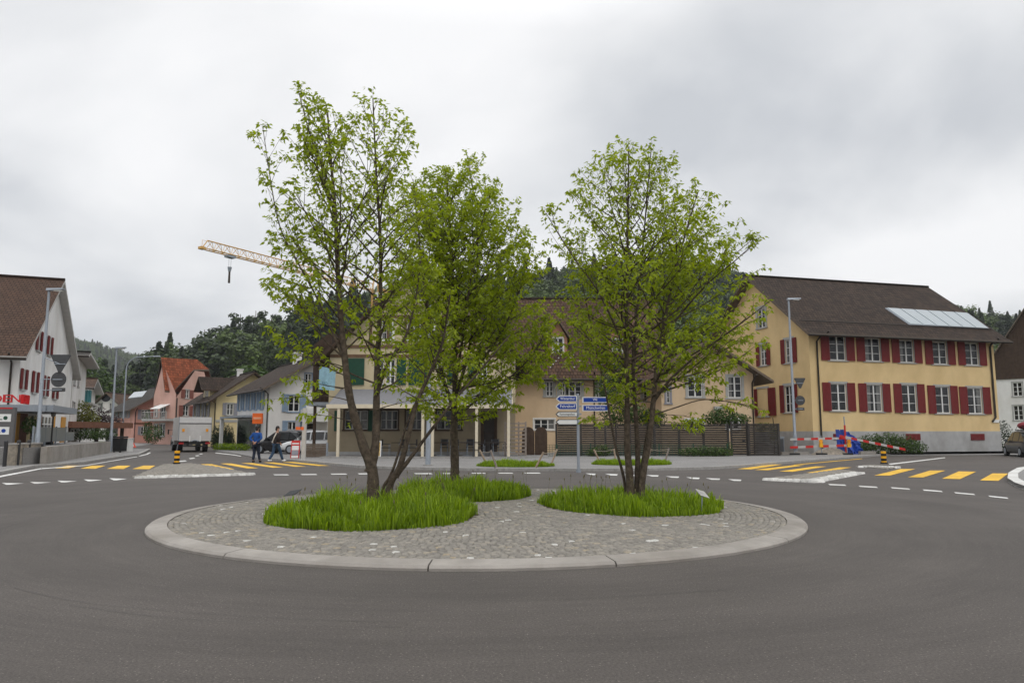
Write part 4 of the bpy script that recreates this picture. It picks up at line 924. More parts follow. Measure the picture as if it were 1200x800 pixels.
mb=MB(); ff=h.f['F']; aa=ff.hit(954.5,420)[0]; zo=h.eave-.35
mb.tube([ff.pt(aa+.55,zo+.05,.95),ff.pt(aa+.3,zo-.25,.3),ff.pt(aa+.18,zo-.55,.09),ff.pt(aa+.18,.3,.09)],.06,8); mb.build('downpipe',M['gutter'],h.root)
mb=MB(); ab=ff.hit(1160,420)[0]; mb.tube([ff.pt(ab,zo+.05,.9),ff.pt(ab,zo-.3,.2),ff.pt(ab,zo-.5,.09),ff.pt(ab,zt+1.0,.09),ff.pt(ab-.3,zt+.7,.09)],.07,8); mb.build('downpipe',M['gutter'],h.root)
mb=MB(); h.f['F'].box(mb,h.f['F'].hit(1163,490)[0],h.f['F'].hit(1170,490)[0],ZH(495,54),ZH(491.5,54),.02,.05); mb.build('house_number_plate',M['white_sign'],h.root)
# glazed strip in the roof
def roof_pt(H,px,py,off=.0):
    p0=H.lp(0,0,H.eave+.02+H.th); nrm=(H.lp(1,0,0)-H.lp(0,0,0)).cross(H.lp(0,1,H.slope)-H.lp(0,0,0)).normalized(); r=ray(px,py); t=(p0-CAM).dot(nrm)/r.dot(nrm); return CAM+r*t+nrm*off
c=[roof_pt(h,x,y) for x,y in [(1066,380.5),(1158,385.5),(1133,367.5),(1038,361.5)]]
nrm=(c[1]-c[0]).cross(c[3]-c[0]).normalized()
for i in range(6):
    a0,a1=(i+.04)/6,(i+.96)/6; q=[c[0].lerp(c[1],a0),c[0].lerp(c[1],a1),c[3].lerp(c[2],a1),c[3].lerp(c[2],a0)]
    mb=MB(); mb.hexa([p+nrm*.0 for p in q]+[p+nrm*.09 for p in q]); mb.build('roof_glazing',M['solar'],h.roof)
mb=MB(); 
q=[c[0]+(c[0]-c[1]).normalized()*.08+(c[0]-c[3]).normalized()*.08,c[1]+(c[1]-c[0]).normalized()*.08+(c[1]-c[2]).normalized()*.08,c[2]+(c[2]-c[3]).normalized()*.08,c[3]+(c[3]-c[2]).normalized()*.08]
mb.hexa([p-nrm*.02 for p in q]+[p+nrm*.05 for p in q]); mb.build('glazing_frame',M['galv'],h.roof)
# snow guard rail
mb=MB(); 
for t_ in (.35,): mb.tube([h.lp(-.4,t_,h.eave+h.slope*t_+.34),h.lp(h.W+.4,t_,h.eave+h.slope*t_+.34)],.03,4)
mb.build('snow_rail',M['gutter'],h.roof)
# --- far right house
h=House('farm_house','white house with a dark boarded gable at the right edge of the photo','house',XY(1170,78),XY(1290,72),12,ZH(420,78),ZH(345,75),0,'gab',wall='white_wall',roof='tile_dark',oe=.8,og=.5)
h.win('F',1187,448,1198,464); h.win('F',1188,475,1199,492); h.win('F',1212,448,1223,464); h.finish()
mb=MB(); f=h.f['F']; zb=f.hit(1185,444)[1]; W=h.W
poly=[f.pt(-.0,zb,.02),f.pt(W,zb,.02),f.pt(W,h.eave-.03,.02),f.pt(W/2,h.ridge-.05,.02),f.pt(0,h.eave-.03,.02)]; mb.prism(poly,f.n*.09)
for i in range(1,28):
    a=W*i/28; top=h.eave+(h.ridge-h.eave)*(1-abs(a-W/2)/(W/2)); f.box(mb,a-.03,a+.03,zb,top-.2,.11,.135)
mb.build('boarded_gable',M['dark_wood'],h.root)
# --- beige wing with low gable
h=House('beige_house','low beige gabled house behind the wooden fence, beside the yellow house','house',XY(776,48),XY(885,48.0),11,ZH(438,48),ZH(402,48),0,'gab',wall='beige_wall',roof='tile_brown',oe=1.0,og=1.0,th=.16)
h.win('F',806,441,823,465,surround='stone',sw=.16); h.win('F',853,441,869,466,surround='stone',sw=.16); h.win('F',804,492,824,503,frame='white',surround='white',rows=1); h.win('F',852,492,866,503,frame='white',surround='white',rows=1)
h.win('F',781,452,785,472,surround='grey_shutter',cols=1); h.finish(); h.downpipe('F',h.W-.1)
mb=MB(); f=h.f['F']; a=h.rect('F',836,476,846,480); f.box(mb,a[0],a[2],a[1],a[3],0,.35); mb.build('lamp_hood',M['stone'],h.root)
# --- beige main house with steep roof
h=House('beige_house','long beige house with a steep brown roof and two dormers, behind the direction signs','house',XY(598,53),XY(785,53),10.5,ZH(434,53),ZH(352,58),0,'par',wall='beige_wall',roof='tile_brown',oe=.7,og=.3)
for r_ in [(656,448,662,463),(667,447,681,464),(701,447,711,464),(754,449,763,470),(640,447,648,464)]: h.win('F',*r_,sw=.22)
for r_ in [(626,491,650,503)]: h.win('F',*r_,sw=.1,surround='white',cols=3,rows=2)
h.finish(); h.downpipe('F',h.f['F'].hit(696,450)[0])
def dormer(H,x0,x1,yt,yb,ya,wr):
    f=Fac((H.lp(0,1.0,0).x,H.lp(0,1.0,0).y),(H.lp(1,1.0,0).x,H.lp(1,1.0,0).y))
    a0,zb=f.hit(x0,yb); a1,_=f.hit(x1,yb); _,zt=f.hit((x0+x1)/2,yt); _,za=f.hit((x0+x1)/2,ya); am=(a0+a1)/2
    mb=MB(); poly=[(a0,zb),(a1,zb),(a1,zt),(am,za),(a0,zt)]; hh=(f.hit(wr[0],(wr[1]+wr[3])/2)[0],f.hit(am,wr[3])[1],f.hit(wr[2],(wr[1]+wr[3])/2)[0],f.hit(am,wr[1])[1])
    hh=(hh[0],f.hit((x0+x1)/2,wr[3])[1],hh[2],f.hit((x0+x1)/2,wr[1])[1])
    wall_face(mb,f,poly,[hh]); 
    for i in range(2):
        a=(a0,a1)[i]; mb.add([f.pt(a,zb),f.pt(a,zt),f.pt(a,zt,-3),f.pt(a,zb,-3)],[(0,1,2,3)])
    D=mb.build('dormer',mat('dormer_wall',(.36,.19,.12),.85),H.roof)
    window(H.root,f,hh,surround='white',sw=.07,sill=False)
    rb=MB(); o=.28
    for sgn,a in ((-1,a0),(1,a1)):
        za_,ze=za+.05,zt-.22; e=a+sgn*o
        q=[f.pt(am,za_,.3),f.pt(e,ze,.3),f.pt(e,ze,-3.4),f.pt(am,za_,-3.4)]
        if sgn>0: q=q[::-1]
        up=V((0,0,.14)); rb.add([p+up for p in q],[(0,1,2,3)],0,[[(0,0),(0,1.2),(3.5,1.2),(3.5,0)]]); rb.add(q,[(3,2,1,0)],1)
        rb.add([q[0],q[1],q[1]+up,q[0]+up],[(0,1,2,3)],1); rb.add([q[1],q[2],q[2]+up,q[1]+up],[(0,1,2,3)],1); rb.add([q[2],q[3],q[3]+up,q[2]+up],[(0,1,2,3)],1); rb.add([q[3],q[0],q[0]+up,q[3]+up],[(0,1,2,3)],1)
    rb.build('dormer_roof',[M[H.roofm],M['trim_wood']],H.root)
dormer(h,643,665,396,419,377,(648,396,660,414)); dormer(h,713,735,396,419,377,(717.5,397,729,414))
beige=h
for k in range(6):     # white bulbs strung down the roof edge
    x0=645+14*k; mb=MB()
    pts=[roof_pt(h,x0+d_*3.2,431-d_*3.6,.06) for d_ in range(5)]
    root=empty('light_string',pts[0],'string of small white bulbs lying on the roof edge of the long beige house','light string','light strings on the beige house roof')
    mb.tube(pts,.008,4); mb.build('wire',M['dark_metal'],root)
    mb=MB(); [mb.ball(p,.055,0,8,6) for p in pts]; mb.build('bulbs',M['lamp_clear'],root)
# --- restaurant
YR=43.5
h=House('restaurant','cream gabled restaurant with green shutters and an awning over its terrace','house',XY(384,YR),XY(604,YR),14,ZH(415,YR),ZH(310,YR),.0,'gab',wall='cream_wall',roof='tile_dark',trim='dark_wood',oe=.75,og=.7,th=.18)
up=[(438,421,450,450),(452,421,463,450),(512,421,522,450),(560,424,571,450)]
for r_ in up: h.win('F',*r_,surround=None,frame='white',cols=2,rows=3)
for r_ in [(447,372,460,398),(478,372,492,398),(510,372,523,398),(488,335,500,352)]: h.win('F',*r_,sw=.12,surround='white')
for r_ in [(404,481,431,503),(446,481,466,503),(476,481,494,503),(512,481,540,503)]: h.win('F',*r_,sw=.1,surround='dark_wood',frame='stone',cols=3,rows=2)
h.win('F',566,484,580,531,frame='dark_wood',surround='dark_wood',pane='door',cols=1,rows=2,sill=False,name='door')
h.finish(); f=h.f['F']
for x0,x1 in [(408,427),(465,476),(479,501),(524,534),(548,558)]: a=h.rect('F',x0,420,x1,451); shutter(h.root,f,a[0],a[2],a[1],a[3],M['green_shutter'])
for x0,x1 in [(392,399),(432,438)]: a=h.rect('F',x0,481,x1,505); shutter(h.root,f,a[0],a[2],a[1],a[3],M['green_shutter'])
mb=MB(); zz=[f.hit(490,y)[1] for y in (417,406,371,360)]      # timber bands of the gable
for z in zz: f.box(mb,.0,h.W,z-.09,z+.09,-.02,.06) if z<h.eave+.1 else None
for z in zz:
    if z>=h.eave+.1: k=(z-h.eave)/(h.ridge-h.eave)*h.W/2; f.box(mb,k+.1,h.W-k-.1,z-.09,z+.09,-.02,.06)
for a in np.linspace(2.4,h.W-2.4,7):
    f.box(mb,a-.08,a+.08,zz[1],min(zz[2],h.eave+(h.ridge-h.eave)*(1-abs(a-h.W/2)/(h.W/2))-.3),-.02,.055)
mb.build('timber_beams',M['half_timber'],h.root)
pb=MB(); f.box(pb,-.03,h.W,0,ZH(529,YR),-.05,.04); pb.build('plinth',M['grey_plinth'],h.root)
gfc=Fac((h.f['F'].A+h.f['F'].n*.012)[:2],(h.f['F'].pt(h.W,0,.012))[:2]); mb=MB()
wall_face(mb,gfc,[(0.01,.02),(h.W-.01,.02),(h.W-.01,ZH(472,YR)),(0.01,ZH(472,YR))],[q for q in h.holes['F'] if q[3]<ZH(474,YR)],0,.02); mb.build('shaded_ground_floor',mat('tan_render_with_shade',(.33,.275,.19),.9,.1,1.2,.2,60,dirt=.2),h.root)  # tan lower wall, its colour also darkened for the shade beneath the awning
# boarded stair tower at its left side
mb=MB(); p0,p1=XY(364.5,46),XY(386,46); zt=ZH(404,46); zb=ZH(471,46)
mb.hexa([V((p0.x,46,zb)),V((p1.x,46,zb)),V((p1.x,52,zb)),V((p0.x,52,zb)),V((p0.x,46,zt)),V((p1.x,46,zt+.9)),V((p1.x,52,zt+.9)),V((p0.x,52,zt))])
for i in range(10): x=p0.x+(p1.x-p0.x)*(i+.5)/10; mb.box((x,45.98,(zb+zt)/2),(.05,.05,zt-zb))
mb.build('boarded_gallery',M['dark_wood'],h.root)
mb=MB(); mb.box(((p0.x+p1.x)/2,49,zb-.12),(p1.x-p0.x+.5,6.6,.22)); mb.build('gallery_floor',M['galv'],h.root)
mb=MB(); [mb.box((p0.x+.15,y,zb/2),(.16,.16,zb-.24)) for y in (46.2,51.8)]; mb.build('gallery_post',M['dark_wood'],h.root)
# awning over the terrace
zw,zf=ZH(457,YR),P(490,475,40.4).z; x0,x1=P(384,475,40.4).x,P(600,475,40.4).x
mb=MB(); mb.hexa([V((x0,40.4,zf)),V((x1,40.4,zf)),V((x1,YR-.1,zw)),V((x0,YR-.1,zw)),V((x0,40.4,zf+.05)),V((x1,40.4,zf+.05)),V((x1,YR-.1,zw+.05)),V((x0,YR-.1,zw+.05))])
A_=empty('terrace_awning',(x0,40.4,0),'long pale grey awning on cream posts along the restaurant terrace','awning')
mb.build('canvas',M['awning'],A_); mb=MB()
for i in range(15): x=x0+(x1-x0)*i/14; mb.hexa([V((x-.04,40.4,zf-.07)),V((x+.04,40.4,zf-.07)),V((x+.04,YR-.1,zw-.07)),V((x-.04,YR-.1,zw-.07)),V((x-.04,40.4,zf-.01)),V((x+.04,40.4,zf-.01)),V((x+.04,YR-.1,zw-.01)),V((x-.04,YR-.1,zw-.01))])
mb.build('rafters',M['cream_post'],A_); mb=MB(); mb.box(((x0+x1)/2,40.34,zf-.04),(x1-x0+.1,.1,.22)); mb.build('valance',M['cream_post'],A_)
for px in (396.5,442.5,495.5,507,558.5,596): mb=MB(); mb.box((P(px,505,40.4).x,40.4,(zf-.17+.12)/2),(.15,.15,zf-.17-.12)); mb.build('post',M['cream_post'],A_)
sheet('terrace',[(x0-.3,40.1),(x1+2.0,40.1),(x1+2.0,YR),(x0-.3,YR)],.18,'pave',.2,mside='granite')
# --- white house with blue shutters
K=XY(314,56); Fr=XY(277.5,64.5); D=7.4
h=House('white_house','white house with pale blue shutters behind the two walking people','house',Fr,K,D,ZH(452,56),ZH(421,58.2),0,'par',wall='white_wall',roof='tile_dark',trim='trim_wood',oe=.7,og=.9)
for i in range(5):
    x=281.2+i*6.1+.18*i*i*.5; h.win('F',x-1.0,463-i*.8,x+1.2,480.5-i*.4,shut='blue_shutter',shw=.40,surround='blue_shutter',sw=.06,cols=2,rows=2)
    h.win('F',x-.9,457-i*1.3,x+1.0,461-i*1.1,surround=None,sill=False,cols=1,rows=1)
h.win('R',338,463,351,482,shut='blue_shutter',surround='blue_shutter',sw=.08,rows=2); h.win('R',337,494,348,512,shut='blue_shutter',surround='blue_shutter',sw=.08,rows=2)
h.win('R',357.5,437.5,365,453,shut='blue_shutter',surround='blue_shutter',sw=.08,rows=2,which='R')
h.win('R',359,496,368,530,frame='dark_wood',surround=None,pane='door',sill=False,name='door')
h.finish(); h.downpipe('F',h.W-.1); h.chimney(h.W*.45,D*.5,.6,.9)
f=h.f['R']; a=f.hit(352,470)[0]; zb,zt=f.hit(362,494)[1],f.hit(362,480)[1]       # balcony on the gable
mb=MB(); f.box(mb,a,a+2.2,zb,zt,.02,1.0); mb.build('balcony',M['white'],h.root)
f=h.f['F']; mb=MB(); z=ZH(490,62); f.box(mb,.2,f.W-1.6,z,z+.16,.02,1.5); mb.build('shop_canopy',M['galv'],h.root)
mb=MB(); f.box(mb,.4,f.W-2.2,.15,z-.2,-.0,.05); mb.build('shop_window',M['glass'],h.root); mb=MB(); f.box(mb,.05,.4,.0,z,1.2,1.45); mb.build('shop_pier',M['white'],h.root)
# --- yellow house with grey shutters
K=XY(252,73); Fr=XY(226.5,81); D=6.8
h=House('lemon_house','pale yellow house with grey shutters behind the box truck','house',Fr,K,D,ZH(465,73),ZH(438,75),0,'par',wall='lemon_wall',roof='tile_dark',trim='dark_wood',oe=.9,og=.9)
for x in (229.5,236,243): h.win('F',x-1.4,472,x+1.6,488,shut='grey_shutter',shw=.5,surround='grey_shutter',sw=.06,rows=2)
h.win('R',265.5,473,273.5,486,shut='grey_shutter',surround='stone',sw=.12,rows=2); h.win('R',285,443,288,446,surround=None,sill=False,cols=1,rows=1)
h.finish(); h.downpipe('F',h.W-.1); h.chimney(h.W*.5,D*.5,.5,.7)
f=h.f['R']; mb=MB(); z=f.hit(262,493)[1]; f.box(mb,0,f.W,z-.12,z+.12,-.02,.06); mb.build('band_course',M['stone'],h.root)
f=h.f['F']; mb=MB(); w0=f.W*.42; zt=h.eave+1.55; wall_face(mb,f,[(w0,h.eave-.7),(w0+2.6,h.eave-.7),(w0+2.6,zt-.5),(w0+1.3,zt+.5),(w0,zt-.5)],[(w0+.75,h.eave-.1,w0+1.85,h.eave+.95)]); 
for a in (w0,w0+2.6): mb.add([f.pt(a,h.eave-.7),f.pt(a,zt-.5),f.pt(a,zt-.5,-3),f.pt(a,h.eave-.7,-3)],[(0,1,2,3)])
mb.build('dormer',M['lemon_wall'],h.roof); window(h.root,f,(w0+.75,h.eave-.1,w0+1.85,h.eave+.95),surround='grey_shutter',sw=.2)
rb=MB()
for sg,a in ((-1,w0),(1,w0+2.6)):
    q=[f.pt(w0+1.3,zt+.55,.9),f.pt(a+sg*.5,zt-.85,.9),f.pt(a+sg*.5,zt-.85,-3.4),f.pt(w0+1.3,zt+.55,-3.4)]; u_=V((0,0,.16))
    rb.add([p+u_ for p in q],[(0,1,2,3)],0,[[(0,0),(0,1.6),(4,1.6),(4,0)]]); rb.add(q,[(3,2,1,0)],1)
    for i in range(4): j=(i+1)%4; rb.add([q[i],q[j],q[j]+u_,q[i]+u_],[(0,1,2,3)],1)
rb.build('dormer_roof',[M['tile_dark'],M['dark_wood']],h.root)
# --- tall pink house with steep red roof (own shape)
YA=88.
A=XY(178,YA+1.5); B=XY(204,YA-1); Cc=XY(246,YA+7); D_=XY(214,YA+13)
pk=empty('pink_house',(B.x,B.y,0),'tall pink house with a steep orange red roof and russet shutters','house')
fs=[Fac(A,B),Fac(B,Cc),Fac(Cc,D_),Fac(D_,A)]; mb=MB(); F0,F1=fs[0],fs[1]
e0=F0.hit(196,462)[1]; eB=F1.hit(205,466)[1]; ap=P(188.7,422.5,YA+.6).z-.3
wl=lambda f,r_: (f.hit(r_[0],(r_[1]+r_[3])/2)[0],f.hit((r_[0]+r_[2])/2,r_[3])[1],f.hit(r_[2],(r_[1]+r_[3])/2)[0],f.hit((r_[0]+r_[2])/2,r_[1])[1])
w0=[wl(F0,r_) for r_ in [(181,476,184.5,488),(188,477,193.5,489),(180.5,497,184.5,511),(187,496,193,511)]]
w1=[wl(F1,r_) for r_ in [(217,456.5,221.5,466.5),(214.5,475,221,487)]]
am=F0.hit(190,440)[0]; W1=F1.W; hp=P(228,434,YA+2.5).z; 
wall_face(mb,F0,[(0,0),(F0.W,0),(F0.W,e0),(am,ap),(0,e0)],w0)
wall_face(mb,F1,[(0,0),(W1,0),(W1,eB),(W1*.74,hp),(W1*.47,hp),(0,eB)],w1)
for f in fs[2:]: wall_face(mb,f,[(0,0),(f.W,0),(f.W,e0),(0,e0)],[])
mb.build('wall',M['pink_wall'],pk)
for h_ in w0: window(pk,F0,h_,rows=2,surround='stone',sw=.1)
for h_ in w1:
    window(pk,F1,h_,rows=2,surround='stone',sw=.08); sw=.8
    shutter(pk,F1,h_[0]-.1-sw,h_[0]-.1,h_[1],h_[3],M['brick_shutter']); shutter(pk,F1,h_[2]+.1,h_[2]+.1+sw,h_[1],h_[3],M['brick_shutter'])
shutter(pk,F0,w0[0][0]-.75,w0[0][0]-.15,w0[0][1],w0[0][3],M['brick_shutter'])
# roof planes
rp=dict(a=P(188.5,420.5,YA+.4),b=P(231,423,YA+5.5),l0=P(179.5,468,YA+1.6),e1=P(193,459.5,YA-.9),e2=P(204,459.5,YA-1.8),v=P(199.5,468,YA-1.9),h1=P(227,434.5,YA+2.0),h2=P(245,434.5,YA+6.0),r=P(254,470,YA+8))
bk=P(226,466,YA+14); bk0=P(186,464,YA+12)
rb=MB(); up=V((0,0,.2))
def plane(k,uvs=True):
    q=[V(p) for p in k]; o_=q[0]; ux=(q[1]-q[0]).normalized(); nn=None
    for i in range(2,len(q)):
        nn=ux.cross(q[i]-q[0])
        if nn.length>.1: break
    nn.normalize(); 
    if nn.z<0: nn=-nn
    hz=V((0,0,1)).cross(nn); hz=hz.normalized() if hz.length>.01 else ux; sl=nn.cross(hz)
    uv=[((p-o_).dot(hz),(p-o_).dot(sl)+20) for p in q]
    rb.add([p+up for p in q],[tuple(range(len(q)))],0,[uv]); rb.add(q,[tuple(range(len(q)))[::-1]],1)
    for i in range(len(q)): j=(i+1)%len(q); rb.add([q[i],q[j],q[j]+up,q[i]+up],[(0,1,2,3)],1)
pn=(rp['e1']-rp['a']).cross(rp['b']-rp['a']).normalized()
def onp(px,py): r_=ray(px,py); return CAM+r_*((rp['a']-CAM).dot(pn)/r_.dot(pn))
rp['v']=onp(203,460); rp['h1']=onp(227,434.5)
plane([rp['a'],rp['e1'],rp['v'],rp['h1'],rp['b']]); plane([rp['b'],rp['h1'],rp['h2']]); plane([rp['b'],rp['h2'],rp['r'],bk]); plane([rp['a'],rp['b'],bk,bk0]); plane([rp['a'],bk0,rp['l0']])
rb.build('roof',[M['tile_red'],M['trim_wood']],pk)
mb=MB(); z=F0.hit(190,492)[1]; F0.box(mb,-.3,F0.W+.1,z-.12,z+.12,.0,1.2); F0.box(mb,-.3,F0.W+.1,z+.9,z+.98,1.1,1.18)
for i in range(16): a=-.3+(F0.W+.4)*i/15; F0.box(mb,a-.025,a+.025,z+.12,z+.9,1.12,1.16)
mb.build('balcony',M['stone'],pk); mb=MB(); a0,a1=F0.hit(188,478)[0],F0.hit(199,478)[0]; z1=F0.hit(190,474)[1]
mb.hexa([F0.pt(a0,z1,0),F0.pt(a1,z1,0),F0.pt(a1,z1-.55,1.3),F0.pt(a0,z1-.55,1.3),F0.pt(a0,z1+.05,0),F0.pt(a1,z1+.05,0),F0.pt(a1,z1-.5,1.3),F0.pt(a0,z1-.5,1.3)]); mb.build('sunblind',M['white'],pk)
mb=MB(); mb.tube([F1.pt(.1,eB,.1),F1.pt(.1,0,.1)],.07,6); mb.build('downpipe',M['gutter'],pk)
# --- long salmon house
K=XY(156.5,97); Fr=XY(131.5,106)
h=House('salmon_house','salmon pink house with low dark roof and solar panels beside the tall pink house','house',Fr,K,10,ZH(477,97),ZH(452,101),0,'par',wall='salmon_wall',roof='tile_grey',oe=1.0,og=.9)
for x in (135,140,145,150): h.win('F',x-1.2,480,x+1.2,489,shut='grey_shutter',shw=.6,surround='stone',sw=.08,rows=2)
h.win('R',165.5,480.5,172.5,491,shut='grey_shutter',surround='stone',sw=.1,rows=2); h.win('R',165,500,171,509,shut='grey_shutter',surround='stone',sw=.1,rows=2)
h.finish(); h.downpipe('R',.1)
f=h.f['R']; mb=MB(); z=f.hit(165,496)[1]; f.box(mb,0,f.W,z-.12,z+.12,-.02,.06); mb.build('band_course',M['brickred'],h.root)
c=[roof_pt(h,x,y,.0) for x,y in [(150,467),(167,465),(172,458.5),(157,460)]]; mb=MB(); mb.hexa(c+[p+V((0,0,.1)) for p in c]); mb.build('solar_panel',M['solar'],h.roof)
# --- small white house with a round gable window
h=House('gable_house','small white gabled house with a round attic window, far down the street','house',XY(109,116),XY(139,116),9,ZH(474,116),ZH(461,116),0,'gab',wall='white_wall',roof='tile_brown',oe=.8,og=.8)
h.win('F',114.5,472,119,480,shut='green_shutter',surround=None,which='R',shw=.1,rows=2); h.win('F',128,472,132,480,surround=None,rows=2); h.finish()
f=h.f['F']; mb=MB(); p=f.pt(f.hit(124.5,465)[0],f.hit(124.5,465)[1],.02); mb.disc(p,f.n,.75,.1,0,24); mb.build('round_window',M['glass'],h.root)
# --- shop house at the left edge
K=XY(17,37.0); dg=(XY(80,50)-K); dg.normalize(); nrm=V((dg.y,-dg.x)); A=K-nrm*13
h=House('shop_house','white shop house with dark red shutters and a brown tiled roof at the left edge','house',A,K,14,ZH(412,37),P(64,331,43.3).z,0,'par',wall='white_wall',roof='tile_shop',trim='trim_white',oe=.75,og=.42,th=.2)
sh=[(24.5,431.5,30.5,456),(45,386,48.5,411),(58,393,61,416),(37,435,44,459),(51,440,56,463.5),(60,445,63,465)]
for i,r_ in enumerate([(25.3,432,29,456),(43.8,387,47.0,411),(56.5,394,59.3,416),(38.8,435,42.3,460),(51.5,440,54.5,464),(62.5,456,65.5,467)]):
    h.win('R',*r_,surround=None,frame='stone',cols=2,rows=2)
h.finish(); f=h.f['R']
for i,r_ in enumerate([(25.3,432,29,456),(43.8,387,47.0,411),(56.5,394,59.3,416),(38.8,435,42.3,460),(51.5,440,54.5,464),(62.5,456,65.5,467)]):
    q=h.rect('R',*r_); w_=(q[2]-q[0]); shutter(h.root,f,q[0]-w_*.62,q[0]-.02,q[1],q[3],M['red_shutter']); shutter(h.root,f,q[2]+.02,q[2]+w_*.62,q[1],q[3],M['red_shutter'])
h.downpipe('F',h.W-.35)
shop=h
zc=f.hit(30,480)[1]; a1=f.hit(88,488)[0]; fo=Fac(f.pt(0,0,1.9),f.pt(f.W,0,1.9))
mb=MB(); f.box(mb,-1.6,fo.hit(90,487)[0],zc-.16,zc+.16,.02,1.9); h.f['F'].box(mb,h.W-6,h.W+1.6,zc-.165,zc+.155,.02,1.8); mb.build('shop_canopy',M['galv'],h.root)
# shop front under the canopy
for q0,q1 in ((.5,2.2),(4.9,5.6)): mb=MB(); f.box(mb,q0,q1,.4,zc-.2,.01,.06); mb.build('brick_pier',M['brickred'],h.root)
for q0,q1 in ((.0,.5),(8.4,9.1),(11.2,12.4)): mb=MB(); f.box(mb,q0,q1,.3,zc-.2,.01,.09); mb.build('ochre_pier',M['ochre'],h.root)
for q0,q1 in ((2.2,4.9),(5.6,8.4)): mb=MB(); f.box(mb,q0,q1,.4,zc-.3,.01,.04); mb.build('shop_window',M['glass'],h.root)
mb=MB(); f.box(mb,6.1,6.2,.3,zc-.3,.04,.1); f.box(mb,7.0,7.1,.3,zc-.3,.04,.1); f.box(mb,7.9,8.0,.3,zc-.3,.04,.1); f.box(mb,3.4,3.5,.5,zc-.3,.04,.1); f.box(mb,5.6,8.4,zc-.75,zc-.68,.04,.1); mb.build('window_bars',M['white'],h.root)
# red letters standing on the canopy: along the front and round the corner
fr=h.f['F']; zl=ZH(467.5,36)
L=empty('shop_letters',tuple(fr.pt(h.W-.5,zc+.16,1.6)),'red letters DEN standing on the shop canopy','sign')
for ch,px in (('D',-3.5),('E',8.5),('N',18.5)):
    Yl=34.6; ux=V((.93,.37,0)); o_=P(px,467.3,Yl); text_mesh('letter',ch,.52,M['red_letter'],L,o_,(fr.u.x,fr.u.y,0),(0,0,1),width=.38,depth=.12)
o_=P(26.2,467.4,35.6); mb=MB(); 
for i in range(5): p=o_+V((f.u.x,f.u.y,0))*(.28*i); mb.box(p,(.05,.14,.42),math.atan2(f.u.y,f.u.x)); 
mb.box(o_+V((f.u.x,f.u.y,0))*.56+V((0,0,.19)),(1.2,.1,.07),math.atan2(f.u.y,f.u.x)); mb.box(o_+V((f.u.x,f.u.y,0))*.56-V((0,0,.19)),(1.2,.1,.07),math.atan2(f.u.y,f.u.x)); mb.build('letter_row',M['red_letter'],L)
# --- house behind the shop
a=XY(81,50.8); c=XY(96.5,61); dg2=(c-a).normalized(); n2=V((dg2.y,-dg2.x))
h=House('white_house','white house with a dark sloping roof directly behind the shop house','house',a-n2*9,a,(c-a).length,ZH(415,50),ZH(411,51),0,'par',rt=.1,wall='white_wall',roof='tile_grey',trim='trim_white',oe=.3,og=.9)
h.eave=P(82,418,51).z; h.ridge=h.eave+.25
def asym(H,zfar):   # lower far eave
    pass
h.win('R',86.5,431,88.3,451,surround='stone',sw=.06,cols=1); h.win('R',91,434,92.6,453,surround='stone',sw=.06,cols=1); h.win('R',84.5,471,87.5,482,surround='stone',sw=.06,cols=2,rows=2)
h.finish()
# --- small house with teal shutters
a=XY(96.5,63); c=XY(109,74); dg3=(c-a).normalized(); n3=V((dg3.y,-dg3.x))
h=House('small_house','small house with a teal shuttered gallery behind the white houses on the left','house',a-n3*7,a,(c-a).length,P(108,462,74).z,P(99,446,66).z,0,'par',rt=.25,wall='white_wall',roof='tile_brown',trim='trim_white',oe=.5,og=.7)
h.finish(); f=h.f['R']
for x0,x1 in ((97.6,100),(100.6,103),(103.6,106)): q=h.rect('R',x0,457,x1,473); shutter(h.root,f,q[0],q[2],q[1],q[3],M['teal'])
mb=MB(); q=h.rect('R',97,473,106.5,475); f.box(mb,q[0],q[2],q[1],q[3],.02,.7); mb.build('gallery_floor',M['trim_white'],h.root)
# ================================================================== left side: walls, carport, kiosk
def wall_thing(name,label,cat,p0,p1,z0,z1,th,m,cap=None):
    p0,p1=V(p0[:2]),V(p1[:2]); f=Fac(p0,p1); r=empty(name,(p0.x,p0.y,z0),label,cat); mb=MB(); f.box(mb,0,f.W,z0,z1,-th,0); mb.build('wall',M[m],r)
    if cap: mb=MB(); f.box(mb,-.03,f.W+.03,z1,z1+.06,-th-.03,.03); mb.build('coping',M[cap],r)
    return f,r
w0,w1=G(54,543.5,.1),G(129,530.5,.1)
f,_=wall_thing('retaining_wall','long pale concrete garden wall beside the left pavement','wall',w0,w1,0,.86,.25,'kerb')
t0=G(-8,547,.1); f2,_=wall_thing('rubble_wall','low rubble stone terrace wall in front of the shop','wall',(t0.x,t0.y+1.3),(w0.x-.6,w0.y+.5),0,.98,.35,'rubble','granite')
# panels standing behind the concrete wall
r=empty('glass_balustrade',tuple(f.pt(3,.86,-1.2)),'row of frosted grey balustrade panels above the concrete wall','balustrade')
for i in range(4):
    a=3.0+i*2.4; mb=MB(); f.box(mb,a,a+2.3,1.0,1.75 if i<3 else 1.5,-1.25,-1.21); mb.build('panel',M['glasspanel'],r)
    mb=MB(); f.box(mb,a-.08,a-.02,.86,1.8,-1.27,-1.2); mb.build('post',M['galv'],r)
sheet('shop_terrace',[f.pt(.1,0,-.25)[:2],f.pt(f.W,0,-.25)[:2],f.pt(f.W,0,-9)[:2],(t0.x-4,t0.y+9),(t0.x-4,t0.y+1.8),(t0.x,t0.y+1.8),(w0.x-.6,w0.y+1.0)],.84,'pave',.9)
